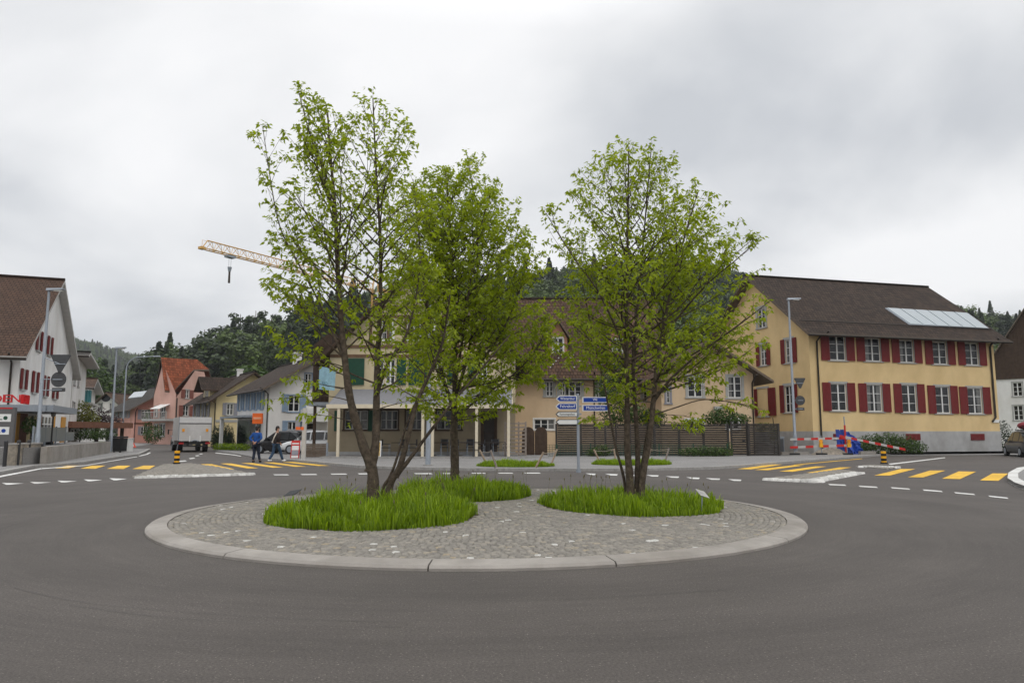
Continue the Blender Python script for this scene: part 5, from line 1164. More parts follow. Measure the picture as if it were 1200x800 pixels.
# carport with a flat brown roof
a0=P(80,497,50); a1=P(147,497,57.5); fc=Fac(a0,a1); r=empty('carport',(a0.x,a0.y,.8),'flat roofed brown carport behind the concrete wall','carport')
zt=P(120,494.5,54).z; mb=MB(); fc.box(mb,-.2,fc.W+.4,zt-.42,zt,-6,.4); mb.build('roof',M['brickred'],r)
mb=MB(); fc.box(mb,.0,fc.W,.2,zt-.42,-5.8,-5.6); mb.build('back_wall',M['dark_wood'],r)
for a in (.2,fc.W*.5,fc.W-.25): mb=MB(); fc.box(mb,a-.1,a+.1,0,zt-.42,-.2,0); mb.build('post',M['dark_wood'],r)
mb=MB(); ax=fc.hit(133,515)[0]; fc.box(mb,ax,fc.W-.4,0,zt-.42,-.6,-.35); mb.build('side_wall',M['grey_plinth'],r)
q=(fc.hit(131.5,509)[0],fc.hit(140,509)[0],fc.hit(135,512)[1],fc.hit(135,505.5)[1])
nb=empty('notice_board',tuple(fc.pt(q[0],q[2],-.3)),'small glazed notice board with two sheets on the carport end wall','notice board'); mb=MB(); fc.box(mb,*q,-.345,-.26); mb.build('case',M['dark_metal'],nb)
for i in range(2): mb=MB(); k=(q[1]-q[0])/2; fc.box(mb,q[0]+.1+i*k,q[0]+k-.06+i*k,q[2]+.1,q[3]-.1,-.26,-.25); mb.build('paper',M['white_sign'],nb)
p=G(135.5,530,.1); r=empty('waste_container',(p.x,p.y,.1),'black waste container beside the end of the concrete wall','container'); mb=MB(); mb.box((p.x,p.y+.5,.62),(.60,.7,.9),0,0,1.08); mb.build('body',M['black'],r); mb=MB(); mb.box((p.x,p.y+.5,1.14),(.68,.8,.1)); mb.build('lid',M['dark_metal'],r)
for sx in (-.22,.22): mb=MB(); mb.disc((p.x+sx,p.y+.15,.17),(1,0,0),.09,.06); mb.build('wheel',M['black'],r)
p=G(146,529,.1); mb=MB(); mb.box((p.x,p.y+.3,.55),(.62,.5,.9)); mb.box((p.x,p.y+.3,1.02),(.68,.56,.05)); tag(mb.build('meter_cabinet',M['white']),'white meter cabinet at the end of the concrete wall','cabinet')
# dark kiosk panel with two sign plates, cut by the left edge
kf=Fac(P(-60,505,33.6),P(15.5,505,34.2)); r=empty('advert_board',tuple(kf.pt(kf.W,0)),'dark grey information board with two pale plates at the left edge','board')
zb,ztp=kf.hit(5,532)[1],kf.hit(5,477)[1]; mb=MB(); kf.box(mb,0,kf.W,zb,ztp,-.25,0); mb.build('panel',M['grey_panel'],r)
mb=MB(); kf.box(mb,0,kf.W,zb-.1,zb,-.22,-.03); kf.box(mb,.4,.55,0,zb-.1,-.2,-.05); kf.box(mb,kf.W-.35,kf.W-.2,0,zb-.1,-.2,-.05); mb.build('feet',M['dark_metal'],r)
for (x0,y0,x1,y1,mm) in ((-22,485,13,494,'green_shutter'),(-22,500,12,509,'blue_sign')):
    a,b=kf.hit(x0,490)[0],kf.hit(x1,490)[0]; c_,d_=kf.hit(5,y1)[1],kf.hit(5,y0)[1]; mb=MB(); kf.box(mb,a,b,c_,d_,.0,.03); pl_=mb.build('sign_plate',M['white_sign'],r)
    mb=MB()
    for k in range(2): z=c_+(d_-c_)*(.3+.38*k); kf.box(mb,a+.1,b-(.55 if k else .35),z-.02,z+.02,.03,.034)
    e_=kf.pt(b-.22,(c_+d_)/2,.032); mb.disc(e_,kf.n,.09,.006,0,16); mb.build('print_lines',M[mm],pl_)
mb=MB(); kf.box(mb,0,kf.W-.1,kf.hit(5,476)[1]-.11,kf.hit(5,476)[1]-.06,.0,.012); mb.build('red_line',M['red_letter'],r)
# three dark bollards
bl=['leftmost of the three dark bollards by the shop terrace','middle one of the three dark bollards by the shop terrace','dark bollard nearest the street lamp by the shop terrace']
for (px,py),lb in zip(((5,546.5),(20,545),(32,544)),bl):
    p=G(px,py,.1); r=empty('bollard',(p.x,p.y,.1),lb,'bollard','bollards by the shop'); mb=MB(); mb.tube([(p.x,p.y,.1),(p.x,p.y,1.12)],.075,12); mb.build('post',M['dark_metal'],r); mb=MB(); mb.tube([(p.x,p.y,1.12),(p.x,p.y,1.17)],[.085,.05],12); mb.build('cap',M['dark_metal'],r)
# lantern, potted ball tree, litter bin by the shop
p=P(60,520,38); r=empty('lantern',(p.x,p.y,.8),'small old style lantern on a post beside the shop entrance','lantern'); mb=MB(); mb.tube([(p.x,p.y,.8),(p.x,p.y,2.3)],.04,8); mb.build('post',M['dark_metal'],r); mb=MB(); mb.tube([(p.x,p.y,2.3),(p.x,p.y,2.65)],[.09,.16],6); mb.build('glass_case',M['curtain'],r); mb=MB(); mb.tube([(p.x,p.y,2.65),(p.x,p.y,2.72),(p.x,p.y,2.9)],[.2,.18,.02],6); mb.build('cap',M['dark_metal'],r)
p=P(35,516,36.5); leafball('ball_shrub',[((p.x,p.y,1.85),(.42,.42,.45))],900,.05,'shrub',61,label='clipped round dark shrub on the shop terrace',cat='shrub',stem=(.8,1.7,.04))
p=G(52.5,537,.1); r=empty('litter_bin',(p.x,p.y+.2,.1),'narrow dark litter bin between stone and concrete walls','bin'); mb=MB(); mb.box((p.x,p.y+.2,.75),(.36,.3,.85)); mb.build('body',M['dark_metal'],r); mb=MB(); mb.box((p.x-.1,p.y+.2,.2),(.05,.05,.25)); mb.box((p.x+.1,p.y+.2,.2),(.05,.05,.25)); mb.build('feet',M['galv'],r); mb=MB(); mb.box((p.x,p.y+.2,1.2),(.4,.34,.05)); mb.build('lid',M['red'],r)
# ================================================================== street lamps
def lamp(label,px,pyb,pyt,armpx,style='flat',z0=.1,signs=None,name='street_lamp'):
    p=G(px,pyb,z0); Y=p.y; top=P(px,pyt,Y).z; r=empty(name,(p.x,p.y,z0),label,'street lamp','street lamps')
    mb=MB()
    if style=='curve':
        d=armpx; R_=1.3; pts=[(p.x,Y,z0),(p.x,Y,top-R_)]+[(p.x+R_-R_*math.cos(a),Y,top-R_+R_*math.sin(a)) for a in np.linspace(.2,1.4,6)]+[(p.x+R_+d,Y,top+.05)]
        mb.tube(pts,[.085,.075]+[.055]*6+[.045],8); mb.build('pole',M['galv'],r); hx=p.x+R_+d
        mb=MB(); mb.box((hx+.3,Y,top+.06),(.75,.3,.1),0,0,.8); mb.build('lamp_head',M['galv'],r)
    else:
        mb.tube([(p.x,Y,z0),(p.x,Y,1.4),(p.x,Y,1.45),(p.x,Y,top)],[.115,.11,.09,.055],10); mb.build('pole',M['galv'],r)
        w_=armpx; mb=MB(); s=1 if w_>0 else -1; mb.hexa([V((p.x-.08*s,Y-.14,top-.03)),V((p.x+w_,Y-.14,top+.03)),V((p.x+w_,Y+.14,top+.03)),V((p.x-.08*s,Y+.14,top-.03)),V((p.x-.08*s,Y-.1,top+.09)),V((p.x+w_,Y-.12,top+.09)),V((p.x+w_,Y+.12,top+.09)),V((p.x-.08*s,Y+.1,top+.09))]); mb.build('lamp_head',M['galv'],r)
        mb=MB(); mb.box((p.x+w_*.62,Y,top-.025),(abs(w_)*.5,.2,.05)); mb.build('lamp_glass',M['lamp_clear'],r)
    mb=MB(); mb.tube([(p.x,Y,z0),(p.x,Y,z0+.06)],.2,12); mb.build('base',M['granite'],r)
    mb=MB(); mb.box((p.x,Y-.1,z0+.95),(.09,.03,.4)); mb.build('service_door',M['galv'],r)
    return p,Y,r
p,Y,_=lamp('tall grey lamp in front of the shop house, carrying give way sign backs',42,541.5,340,.72)
L1=(p,Y)
lamp('grey lamp with a flat head at the end of the concrete wall',129,530,408,.6)
lamp('slimmer lamp with a curved arm beyond the carport',142.5,521,418,1.6,'curve')
p,Y,_=lamp('grey lamp before the corner of the yellow house, carrying sign backs',932.5,532.5,351,.75)
L2=(p,Y)
lamp('grey lamp at the terrace kerb, half hidden by the middle tree',501.5,545.5,330,.9)
def sign_back(label,c,kind,w,group,arm=None,face=(0,-1,0)):
    r=empty('traffic_sign',tuple(c),label,'sign',group); mb=MB(); c=V(c)
    if kind=='tri':
        h_=w*.866; poly=[c+V((-w/2,0,h_/2)),c+V((-w/2+.08,0,h_/2+.03)),c+V((w/2-.08,0,h_/2+.03)),c+V((w/2,0,h_/2)),c+V((.05,0,-h_/2)),c+V((-.05,0,-h_/2))]; mb.prism(poly[::-1],(0,.03,0))
    elif kind=='disc': mb.disc(c+V((0,.015,0)),(0,1,0),w/2,.03,0,28)
    else: mb.prism([c+V((-w/2,0,-.09)),c+V((w/2,0,-.09)),c+V((w/2,0,.09)),c+V((-w/2,0,.09))],(0,.03,0))
    mb.build('panel',M['sign_back'],r); mb=MB(); mb.box(c+V((0,-.025,.0)),(w*.55,.04,.04)); 
    if arm: mb.tube([c+V((0,-.03,.0)),V(arm)],.025,6)
    mb.build('bracket',M['galv'],r); return r
p,Y=L1; c=lambda px,py:P(px,py,Y-.12)
q=sign_back('dark back of a hanging give way triangle on the shop lamp',c(70.5,426.5),'tri',.98,'sign backs on the shop lamp',arm=(p.x,Y,c(52,418).z))
sign_back('dark back of a round sign on the shop lamp, under the triangle',c(68.5,444.5),'disc',.72,'sign backs on the shop lamp',arm=(p.x,Y,c(52,444).z))
sign_back('narrow dark plate hanging under the round sign on the shop lamp',c(68.5,456.5),'bar',.62,'sign backs on the shop lamp',arm=(p.x,Y,c(52,457).z))
p,Y=L2; c=lambda px,py:P(px,py,Y-.12)
sign_back('dark back of a give way triangle on the lamp by the yellow house',c(937.5,449),'tri',.72,'sign backs on the right lamp',arm=(p.x,Y,c(937,449).z))
sign_back('dark back of a round sign on the lamp by the yellow house',c(937.8,469),'disc',.60,'sign backs on the right lamp',arm=(p.x,Y,c(937,469).z))
sign_back('narrow dark plate under the round sign on the lamp by the yellow house',c(938,479),'bar',.5,'sign backs on the right lamp',arm=(p.x,Y,c(937,479).z))
# ================================================================== direction signpost
p=G(678,553.5); Y=p.y; top=P(678,461,Y).z; r=empty('signpost',(p.x,p.y,0),'grey signpost with blue and white direction arms behind the island','signpost')
mb=MB(); mb.tube([(p.x,Y,0),(p.x,Y,top)],.055,10); mb.build('post',M['galv'],r); mb=MB(); mb.tube([(p.x,Y,0),(p.x,Y,.12)],.1,10); mb.build('base',M['galv'],r)
def arm(txt,x0,x1,y0,y1,face,ink,left):
    a,b=P(x0,y1,Y-.08),P(x1,y0,Y-.08); z0,z1=a.z,b.z; h_=z1-z0; yy=Y-.08
    def shape(xa,xb,za,zb,pt): 
        zm=(za+zb)/2
        return [V((xa,yy,zm)),V((xa+pt,yy,za)),V((xb,yy,za)),V((xb,yy,zb)),V((xa+pt,yy,zb))] if left else [V((xa,yy,za)),V((xb,yy,za)),V((xb,yy,zb)),V((xa,yy,zb))]
    mb=MB(); mb.prism(shape(a.x,b.x,z0,z1,h_*.5),(0,.04,0)); o=mb.build('direction_arm',M['white_sign'] if face=='blue_sign' else M['black_lettering'],r)
    m_=.028; mb=MB(); sh_=shape(a.x+m_*1.5,b.x-(m_ if face=='blue_sign' else .0),z0+m_,z1-m_,h_*.5-m_*.5); mb.prism([q-V((0,.006,0)) for q in sh_],(0,.005,0)); mb.build('sign_face',M[face],o)
    if txt: text_mesh('lettering',txt,h_*.66,M[ink],o,V(((a.x+(h_*.4 if left else 0)+b.x)/2,yy-.010,(z0+z1)/2+.005)),(1,0,0),(0,0,1),width=(b.x-a.x)*(.70 if len(txt)>4 else .17),depth=.003)
    return o
arm('Winterthur',651.5,676,463.5,470.7,'blue_sign','lettering',True)
arm('Fehraltorf',651,676,472.2,480,'blue_sign','lettering',True)
arm('Kantonspolizei',651,676,482,488.3,'white_sign','black_lettering',True)
arm('',651,676,491,497.7,'white_sign','black_lettering',True)
arm('Wil',682.5,712,465,471.7,'blue_sign','lettering',False)
arm('Münchwilen',682.5,713.5,474.3,481.5,'blue_sign','lettering',False)
mb=MB()
for y in (467,476,485,494): z=P(678,y,Y).z; mb.box((p.x+.0,Y-.04,z),(.26,.06,.06))
mb.build('clamps',M['galv'],r)
# island plaques
for (px,py,lean,mm,lb) in ((343,577,.30,'sign_back','dark tilted plaque on a thin stake in the left grass'),(823,578,-.28,'trim_white','pale tilted plaque on a thin stake in the right grass')):
    b_=G(px+(4 if px<500 else -1),py+20,.15); Y=b_.y; tp=P(px,py,Y); r=empty('plant_plaque',(b_.x,Y,.13),lb,'plaque','plaques on the island'); mb=MB(); mb.tube([(b_.x,Y,.1),(tp.x,Y,tp.z)],.012,6); mb.build('stake',M['galv'],r)
    u=V((.105 if px<500 else .078,0,.016 if px<500 else -.024)); v=V((.05,.033,.042)) if px<500 else V((-.04,.034,.055)); q=[tp-u-v,tp+u-v,tp+u+v,tp-u+v]; nn=u.cross(v).normalized(); mb=MB(); mb.hexa([x-nn*.006 for x in q]+[x+nn*.006 for x in q]); pl_=mb.build('plate',M[mm],r)
    if px>500:
        mb=MB(); 
        for k in (-.3,0,.3): c_=tp+v*k*1.3+nn*.0075; q=[c_-u*.7-v*.09,c_+u*.5-v*.09,c_+u*.5+v*.09,c_-u*.7+v*.09]; mb.add(q,[(0,1,2,3)])
        mb.build('print_lines',M['grey_plinth'],pl_)
# island posts, black and yellow
for (px,py,pt,z0,lb) in ((207,543,528,.06,'yellow and black marker post on the left splitter island'),(1036,543,528.5,.06,'yellow and black marker post on the right splitter island')):
    b_=G(px,py,z0); Y=b_.y; tp=P(px,pt,Y).z; r=empty('marker_post',(b_.x,Y,z0),lb,'marker post','marker posts'); mb=MB(); mb.tube([(b_.x,Y,z0),(b_.x,Y,tp)],.115,16); mb.build('tube',M['post_yellow'],r)
    H_=tp-z0
    for f0,f1 in ((.22,.42),(.62,.82)): mb=MB(); mb.tube([(b_.x,Y,z0+H_*f0),(b_.x,Y,z0+H_*f1)],.119,16); mb.build('black_band',M['black'],r)
    mb=MB(); mb.tube([(b_.x,Y,z0),(b_.x,Y,z0+.06)],.16,16); mb.build('foot',M['black'],r)
# ================================================================== fences
def slat_panel(f,a0,a1,z0,z1,r,n=11):
    mb=MB(); h_=(z1-z0)/n
    for i in range(n):
        z=z0+i*h_; k=8; 
        for j in range(k):
            s0,s1=a0+(a1-a0)*j/k,a0+(a1-a0)*(j+1)/k; w=lambda s:.03*math.sin((s-a0)/(a1-a0)*math.pi*3+(math.pi if i%2 else 0))
            d0,d1=w(s0),w(s1); mb.hexa([f.pt(s0,z+.008,d0+.012),f.pt(s1,z+.008,d1+.012),f.pt(s1,z+.008,d1-.012),f.pt(s0,z+.008,d0-.012),f.pt(s0,z+h_-.012,d0+.02),f.pt(s1,z+h_-.012,d1+.02),f.pt(s1,z+h_-.012,d1-.004),f.pt(s0,z+h_-.012,d0-.004)])
    f.box(mb,a0,a1,z1,z1+.05,-.05,.05); mb.build('slat_panel',M['fence'],r)
YF=44.0; f=Fac(XY(652,YF),XY(853,YF)); r=empty('wooden_fence',tuple(f.A),'long weathered fence of woven boards in front of the beige houses','fence'); z1=ZH(497.5,YF)
n=7
for i in range(n+1):
    a=f.W*i/n; mb=MB(); f.box(mb,a-.06,a+.06,0.05,z1+.06,-.06,.06); mb.build('post',M['fence'],r)
    if i<n: slat_panel(f,a+.07,f.W*(i+1)/n-.07,.12,z1,r,14)
gt=Fac(XY(857,YF),XY(875,YF)); r=empty('wooden_gate',tuple(gt.A),'woven board gate between the long fence and the corner fence','gate'); slat_panel(gt,.05,gt.W-.05,.15,z1+.02,r,13)
for a in (-.06,gt.W-.04): mb=MB(); gt.box(mb,a,a+.1,.05,z1+.2,-.05,.05); mb.build('gate_post',M['fence'],r)
mb=MB(); gt.box(mb,gt.W-.3,gt.W-.15,.95,1.0,.04,.1); mb.build('handle',M['dark_metal'],r)
gf=Fac(XY(877,YF-.1),XY(912,YF+.2)); r=empty('wooden_fence',tuple(gf.A),'short woven board fence section beside the yellow house corner','fence'); slat_panel(gf,.05,gf.W-.06,.12,z1+.02,r,14)
for a in (0,gf.W): mb=MB(); gf.box(mb,a-.06,a+.06,.05,z1+.08,-.06,.06); mb.build('post',M['fence'],r)
wf=Fac(XY(612,YF-.55),XY(852,YF-.55)); r=empty('wire_fence',tuple(wf.A),'low green wire mesh fence in front of the woven fence','fence'); zt=ZH(521,YF-.5)
mb=MB()
for i in range(int(wf.W/.16)): a=i*.16; wf.box(mb,a-.008,a+.008,.1,zt,-.008,.008)
for k in range(6): z=.12+(zt-.12)*k/5; wf.box(mb,0,wf.W,z-.01,z+.01,.009,.02)
mb.build('mesh',M['net'],r)
for i in range(7): a=wf.W*i/6; mb=MB(); wf.box(mb,a-.03,a+.03,.05,zt+.06,-.06,-.01); mb.build('post',M['net'],r)
# trellis
tf=Fac(XY(592,41.5),XY(616,41.5)); r=empty('trellis',tuple(tf.A),'grey wooden trellis screen at the right end of the terrace','trellis'); zt=ZH(494,41.5)
mb=MB(); 
for a in (0,tf.W*.66,tf.W): tf.box(mb,a-.05,a+.05,.1,zt,-.05,.05)
mb.build('frame',M['lattice'],r); mb=MB(); 
for i in range(9): z=.3+(zt-.4)*i/8; tf.box(mb,.0,tf.W,z-.04,z+.04,.05,.075)
mb.build('slats',M['lattice'],r)
# arched dark hedge screens behind the bed
for i,(px,lb) in enumerate(((619,'left one of two dark round topped screens beside the trellis'),(634,'right one of two dark round topped screens beside the trellis'))):
    c_=P(px,505,43.2); mb=MB(); w_=.36; zt=ZH(500,43.2); poly=[V((c_.x-w_,43.2,.1)),V((c_.x+w_,43.2,.1))]+[V((c_.x+w_*math.cos(a),43.2,zt-w_+w_*math.sin(a))) for a in np.linspace(0,math.pi,9)]
    mb.prism(poly,(0,.06,0)); tag(mb.build('screen',M['dark_wood']),lb,'screen','dark round topped screens')
# stakes with ropes round the verge beds
sk=[((562,527),(571,546)),((575,527.5),(582,549)),((637,529.5),(628,549)),((653,526),(646,545)),((696,526.5),(703,543)),((719.5,525.5),(721.5,541)),((762.5,525.5),(759,542)),((784,525),(779,543))]
sl=['outermost left','second from the left','inner right','outermost right']; tops=[]
for i,(t_,b_) in enumerate(sk):
    bb=G(b_[0],b_[1]-1.5,.11); tt=P(t_[0],t_[1],bb.y-.05); mb=MB(); mb.tube([bb,tt],.04,8); tops.append(tt)
    tag(mb.build('stake',M['raw_wood'] if i not in(1,7) else M['lattice']),f"{sl[i%4]} leaning stake round the grass bed {'left' if i<4 else 'right'} of the direction signs",'stake','leaning stakes round the verge beds')
for i,(a,b_) in enumerate(((0,1),(2,3),(4,5),(6,7))):
    p0,p1=tops[a]-V((0,0,.05)),tops[b_]-V((0,0,.05)); m_=(p0+p1)/2-V((0,0,.06)); mb=MB(); mb.tube([p0,m_,p1],.012,5)
    tag(mb.build('rope',M['rope']),f"rope at the {'left' if i%2==0 else 'right'} end of the bed {'left' if i<2 else 'right'} of the direction signs",'rope','stake ropes')
# ================================================================== terrace furniture
def chair(label):
    r=empty('terrace_chair',(0,0,0),label,'chair','black chairs on the restaurant terrace'); mm=M['dark_metal']
    mb=MB(); mb.box((0,0,.45),(.44,.44,.04)); mb.build('seat',mm,r); mb=MB(); mb.box((0,.215,.74),(.44,.03,.36)); mb.build('backrest',mm,r)
    for a,b in ((-1,-1),(1,-1)): mb=MB(); mb.tube([(a*.2,b*.2,0),(a*.2,b*.2,.64)],.016,6); mb.build('leg',M['galv'],r)
    for a in (-1,1): mb=MB(); mb.tube([(a*.2,.22,0),(a*.2,.21,.9)],.016,6); mb.build('leg',M['galv'],r); mb=MB(); mb.tube([(a*.2,-.2,.64),(a*.2,.2,.66)],.018,6); mb.build('armrest',mm,r)
    return r
def table(label):
    r=empty('terrace_table',(0,0,0),label,'table','terrace tables'); mb=MB(); mb.box((0,0,.73),(.8,.8,.035)); mb.build('tabletop',M['dark_wood'],r)
    mb=MB(); mb.tube([(0,0,.03),(0,0,.72)],.03,8); mb.build('leg',M['galv'],r); mb=MB(); mb.box((0,0,.015),(.5,.08,.03)); mb.box((0,0,.017),(.08,.5,.03)); mb.build('foot',M['galv'],r); return r
ch=None; spots=[]
tl=['terrace table behind the left tree stems','terrace table just right of the lamp','terrace table behind the middle trunk','terrace table left of the wooden trellis']
for k,px in enumerate((468,517,548,578)):
    x=P(px,505,41.6).x; t_=table(tl[k]); t_.location=(x,41.7,.18); spots+=[(x-.75,41.7,R(90),k,'left'),(x+.75,41.75,R(-90),k,'right'),(x+.1,42.45,R(0),k,'far')]
for i,(x,y,a,k,sd_) in enumerate(spots):
    lb=f"black chair on the {sd_} side of the {tl[k]}"
    if ch is None: ch=chair(lb); o=ch
    else: o=copy_tree(ch,label=lb)
    o.location=(x,y,.18); o.rotation_euler=(0,0,a)
tf=Fac(XY(536,40.3),XY(592,40.3)); r=empty('terrace_railing',tuple(tf.A),'thin dark railing along the right half of the terrace','railing'); mb=MB(); 
for z in (.55,.95): tf.box(mb,4.0 if False else 0,tf.W,z-.015,z+.015,-.015,.015)
mb.build('rails',M['dark_metal'],r)
for i in range(4): a=tf.W*i/3; mb=MB(); tf.box(mb,a-.02,a+.02,.18,.97,-.02,.02); mb.build('post',M['dark_metal'],r)
# advertising boards
def aboard(name,label,x0,x1,y0,y1,frame,bands,Y,tilt=.2):
    a,b=P(x0,y1,Y),P(x1,y0,Y); r=empty(name,(a.x,Y,a.z),label,'board'); mb=MB(); f=Fac((a.x,Y),(b.x,Y)); h_=b.z-a.z
    def pane(z0,z1,m,d,pad,nm,par):
        mb=MB(); q=[]
        for z in (z0,z1):
            k=tilt*(z/h_); q+=[V((a.x+pad,Y+k-d,a.z+z)),V((b.x-pad,Y+k-d,a.z+z)),V((b.x-pad,Y+k-d+.03,a.z+z)),V((a.x+pad,Y+k-d+.03,a.z+z))]
        mb.hexa(q); return mb.build(nm,M[m],par)
    fr=pane(0,h_,frame,0,0,'frame',r)
    for z0,z1,m,nm in bands: pane(h_*z0,h_*z1,m,.012,.05,nm,fr)
    mb=MB(); mb.tube([(a.x+.08,Y+tilt,b.z-.05),(a.x+.08,Y+tilt+.45,a.z)],.02,5); mb.tube([(b.x-.08,Y+tilt,b.z-.05),(b.x-.08,Y+tilt+.45,a.z)],.02,5); mb.build('rear_leg',M['galv'],r); return r
aboard('pavement_board','red framed advertising board standing by the bus stop pole',340,351,516,537.5,'red',[(.06,.18,'white_sign','lower_strip'),(.2,.46,'grey_shutter','photo_field'),(.48,.72,'white_sign','text_field'),(.80,.87,'white_sign','headline')],40.0,.15)
aboard('pavement_board','white framed food poster board leaning near the left tree trunk',438,446.5,516.5,537,'white',[(.14,.93,'poster','poster')],40.2,.15)
# bus stop pole with plates
p=G(355.5,538.5,.1); Y=p.y; r=empty('stop_pole',(p.x,Y,.1),'pale square stop pole with timetable plates beside the grey gate','stop pole'); mb=MB(); zt=P(355,478,Y).z; mb.box((p.x,Y,(zt+.1)/2),(.2,.14,zt-.1)); mb.build('pole',M['trim_white'],r)
mb=MB(); a,b=P(346,503,Y),P(352,488,Y); mb.box(((a.x+b.x)/2,Y-.02,(a.z+b.z)/2),(b.x-a.x,.05,b.z-a.z)); mb.build('timetable_plate',M['grey_shutter'],r)
mb=MB(); a,b=P(347,503.5,Y),P(352.4,500,Y); mb.box(((a.x+b.x)/2,Y-.06,(a.z+b.z)/2),(b.x-a.x,.03,b.z-a.z)); a,b=P(353,503.5,Y),P(356.5,500,Y); mb.box(((a.x+b.x)/2,Y-.08,(a.z+b.z)/2),(b.x-a.x,.03,b.z-a.z)); mb.build('orange_plate',M['orange'],r)
# orange bus stop board
p=P(302,489,50); r=empty('shop_sign',(p.x,50,0),'orange rectangular sign board on a pole in front of the white house','sign'); a,b=P(296,496.3,50),P(308,484,50); mb=MB(); mb.box(((a.x+b.x)/2,50,(a.z+b.z)/2),(b.x-a.x,.18,b.z-a.z)); o=mb.build('board',M['orange'],r)
mb=MB(); mb.box(((a.x+b.x)/2,49.9,(a.z+b.z)/2+.02),((b.x-a.x)*.8,.02,.14)); mb.build('text_line',mat('pale_orange',(.75,.35,.2)),o)
mb=MB(); mb.tube([((a.x+b.x)/2-.1,50.05,.05),((a.x+b.x)/2-.1,50.05,a.z)],.05,8); mb.build('pole',M['galv'],r)
# hanging faded blue sign at the restaurant corner
c0=[P(373,456,42.3),P(387.5,457.2,41.6),P(389,431.5,41.6),P(374.5,429.5,42.3)]; r=empty('hanging_sign',tuple(c0[0]),'faded pale blue hanging sign at the restaurant corner','sign'); nn=(c0[1]-c0[0]).cross(c0[3]-c0[0]).normalized(); mb=MB(); mb.hexa(c0+[q-nn*.28 for q in c0]); o=mb.build('light_box',M['pale_blue'],r)
# NB faces: front lettering, faded
text_mesh('lettering','BAD',.30,mat('faded_print',(.10,.21,.27)),o,(c0[0]*.5+c0[1]*.5)*.72+(c0[3]*.5+c0[2]*.5)*.28+nn*.01,c0[1]-c0[0],c0[3]-c0[0],width=.48)
mb=MB(); 
for k in (.25,.45,.8): q=c0[0].lerp(c0[3],k); mb.box((0,0,0),(0.001,.001,.001)) if False else None
mb.tube([c0[2]+V((0,.1,-.2)),V((c0[2].x+.25,YR,c0[2].z-.2))],.03,6); mb.tube([c0[1]+V((0,.1,.2)),V((c0[1].x+.25,YR,c0[1].z+.2))],.03,6); mb.build('bracket',M['dark_metal'],r)
# grey slatted gate
gg=Fac(XY(357,41.5),XY(384,41.5)); r=empty('slatted_gate',tuple(gg.A),'grey slatted gate between the stop pole and the restaurant','gate'); zt=ZH(519.5,41.5); mb=MB()
for i in range(8): z0,z1=.12+(zt-.12)*i/8,.12+(zt-.12)*(i+.9)/8; gg.box(mb,0.05,gg.W-.05,z0,z1,-.03,.03)
mb.build('slats',M['trim_wood'],r); 
for a in (-.05,gg.W-.05): mb=MB(); gg.box(mb,a,a+.1,.05,zt+.05,-.05,.05); mb.build('gate_post',M['galv'],r)
# warning triangle
p=G(154,524.3); Y=p.y; r=empty('warning_sign',(p.x,Y,0),'red folding warning triangle standing at the left road edge','sign'); a,b,t_=P(149.5,524,Y),P(159.5,524,Y),P(155,515,Y+.3); mb=MB(); mb.prism([a,b,t_],(0,.03,0)); o=mb.build('panel',M['orange_red'],r)
c_=(a+b+t_)/3; mb=MB(); mb.prism([c_+(q-c_)*.55-V((0,.012,0)) for q in (a,b,t_)],(0,.008,0)); mb.build('white_field',M['white_sign'],o); mb=MB(); mb.box(c_+V((0,-.02,.06)),(.06,.01,.26)); mb.box(c_+V((0,-.02,-.14)),(.06,.01,.06)); mb.build('symbol',M['black_lettering'],o)
mb=MB(); mb.tube([t_+V((0,.05,-.1)),V((t_.x,Y+1.1,0))],.02,5); mb.build('rear_leg',M['dark_metal'],r)
# ================================================================== roadworks
YB=46.0
def barrier(label,p0,p1,h_=.2,n=9,start=0):
    p0,p1=V(p0),V(p1); r=empty('barrier_plank',tuple(p0),label,'barrier','red and white barrier planks'); d=p1-p0; nn=V((d.y,-d.x,0)).normalized(); up=V((0,0,1))
    def seg(nm,mm,f0,f1,t,g):
        mb=MB(); a,b=p0+d*f0,p0+d*f1; mb.hexa([a+nn*t-up*g,b+nn*t-up*g,b-nn*t-up*g,a-nn*t-up*g,a+nn*t+up*g,b+nn*t+up*g,b-nn*t+up*g,a-nn*t+up*g]); return mb.build(nm,M[mm],r)
    seg('plank','trim_white',0,1,.02,h_/2)
    for i in range(n):
        if (i+start)%2==0: seg('red_stripe','red',i/n,(i+1)/n,.024,h_/2+.004)
    return r
Q=lambda x,y,Y=YB:P(x,y,Y)
barrier('upper level barrier plank at the road works left of the blue sheet',Q(926,514.6),Q(999,513),.13,9,1)
barrier('lower level barrier plank at the road works left of the blue sheet',Q(926,524),Q(998,521.5),.14,8,0)
barrier('sloping barrier plank running down to the right of the blue sheet',Q(984,510.5,YB-.1),Q(1061,526.5,YB-1.6),.14,11,0)
for k,(px,lb) in enumerate(((930,'left of three thin barrier stands at the road works'),(962,'middle of three thin barrier stands at the road works'),(992,'right of three thin barrier stands at the road works'))):
    c_=Q(px,512,YB+.06); r=empty('barrier_stand',(c_.x,c_.y,.1),lb,'barrier stand','barrier stands'); mb=MB(); mb.tube([(c_.x,c_.y,.1),(c_.x,c_.y,c_.z+.1)],.025,6); mb.build('post',M['galv'],r); mb=MB(); mb.box((c_.x,c_.y,.15),(.6,.28,.1)); mb.build('foot',M['black'],r)
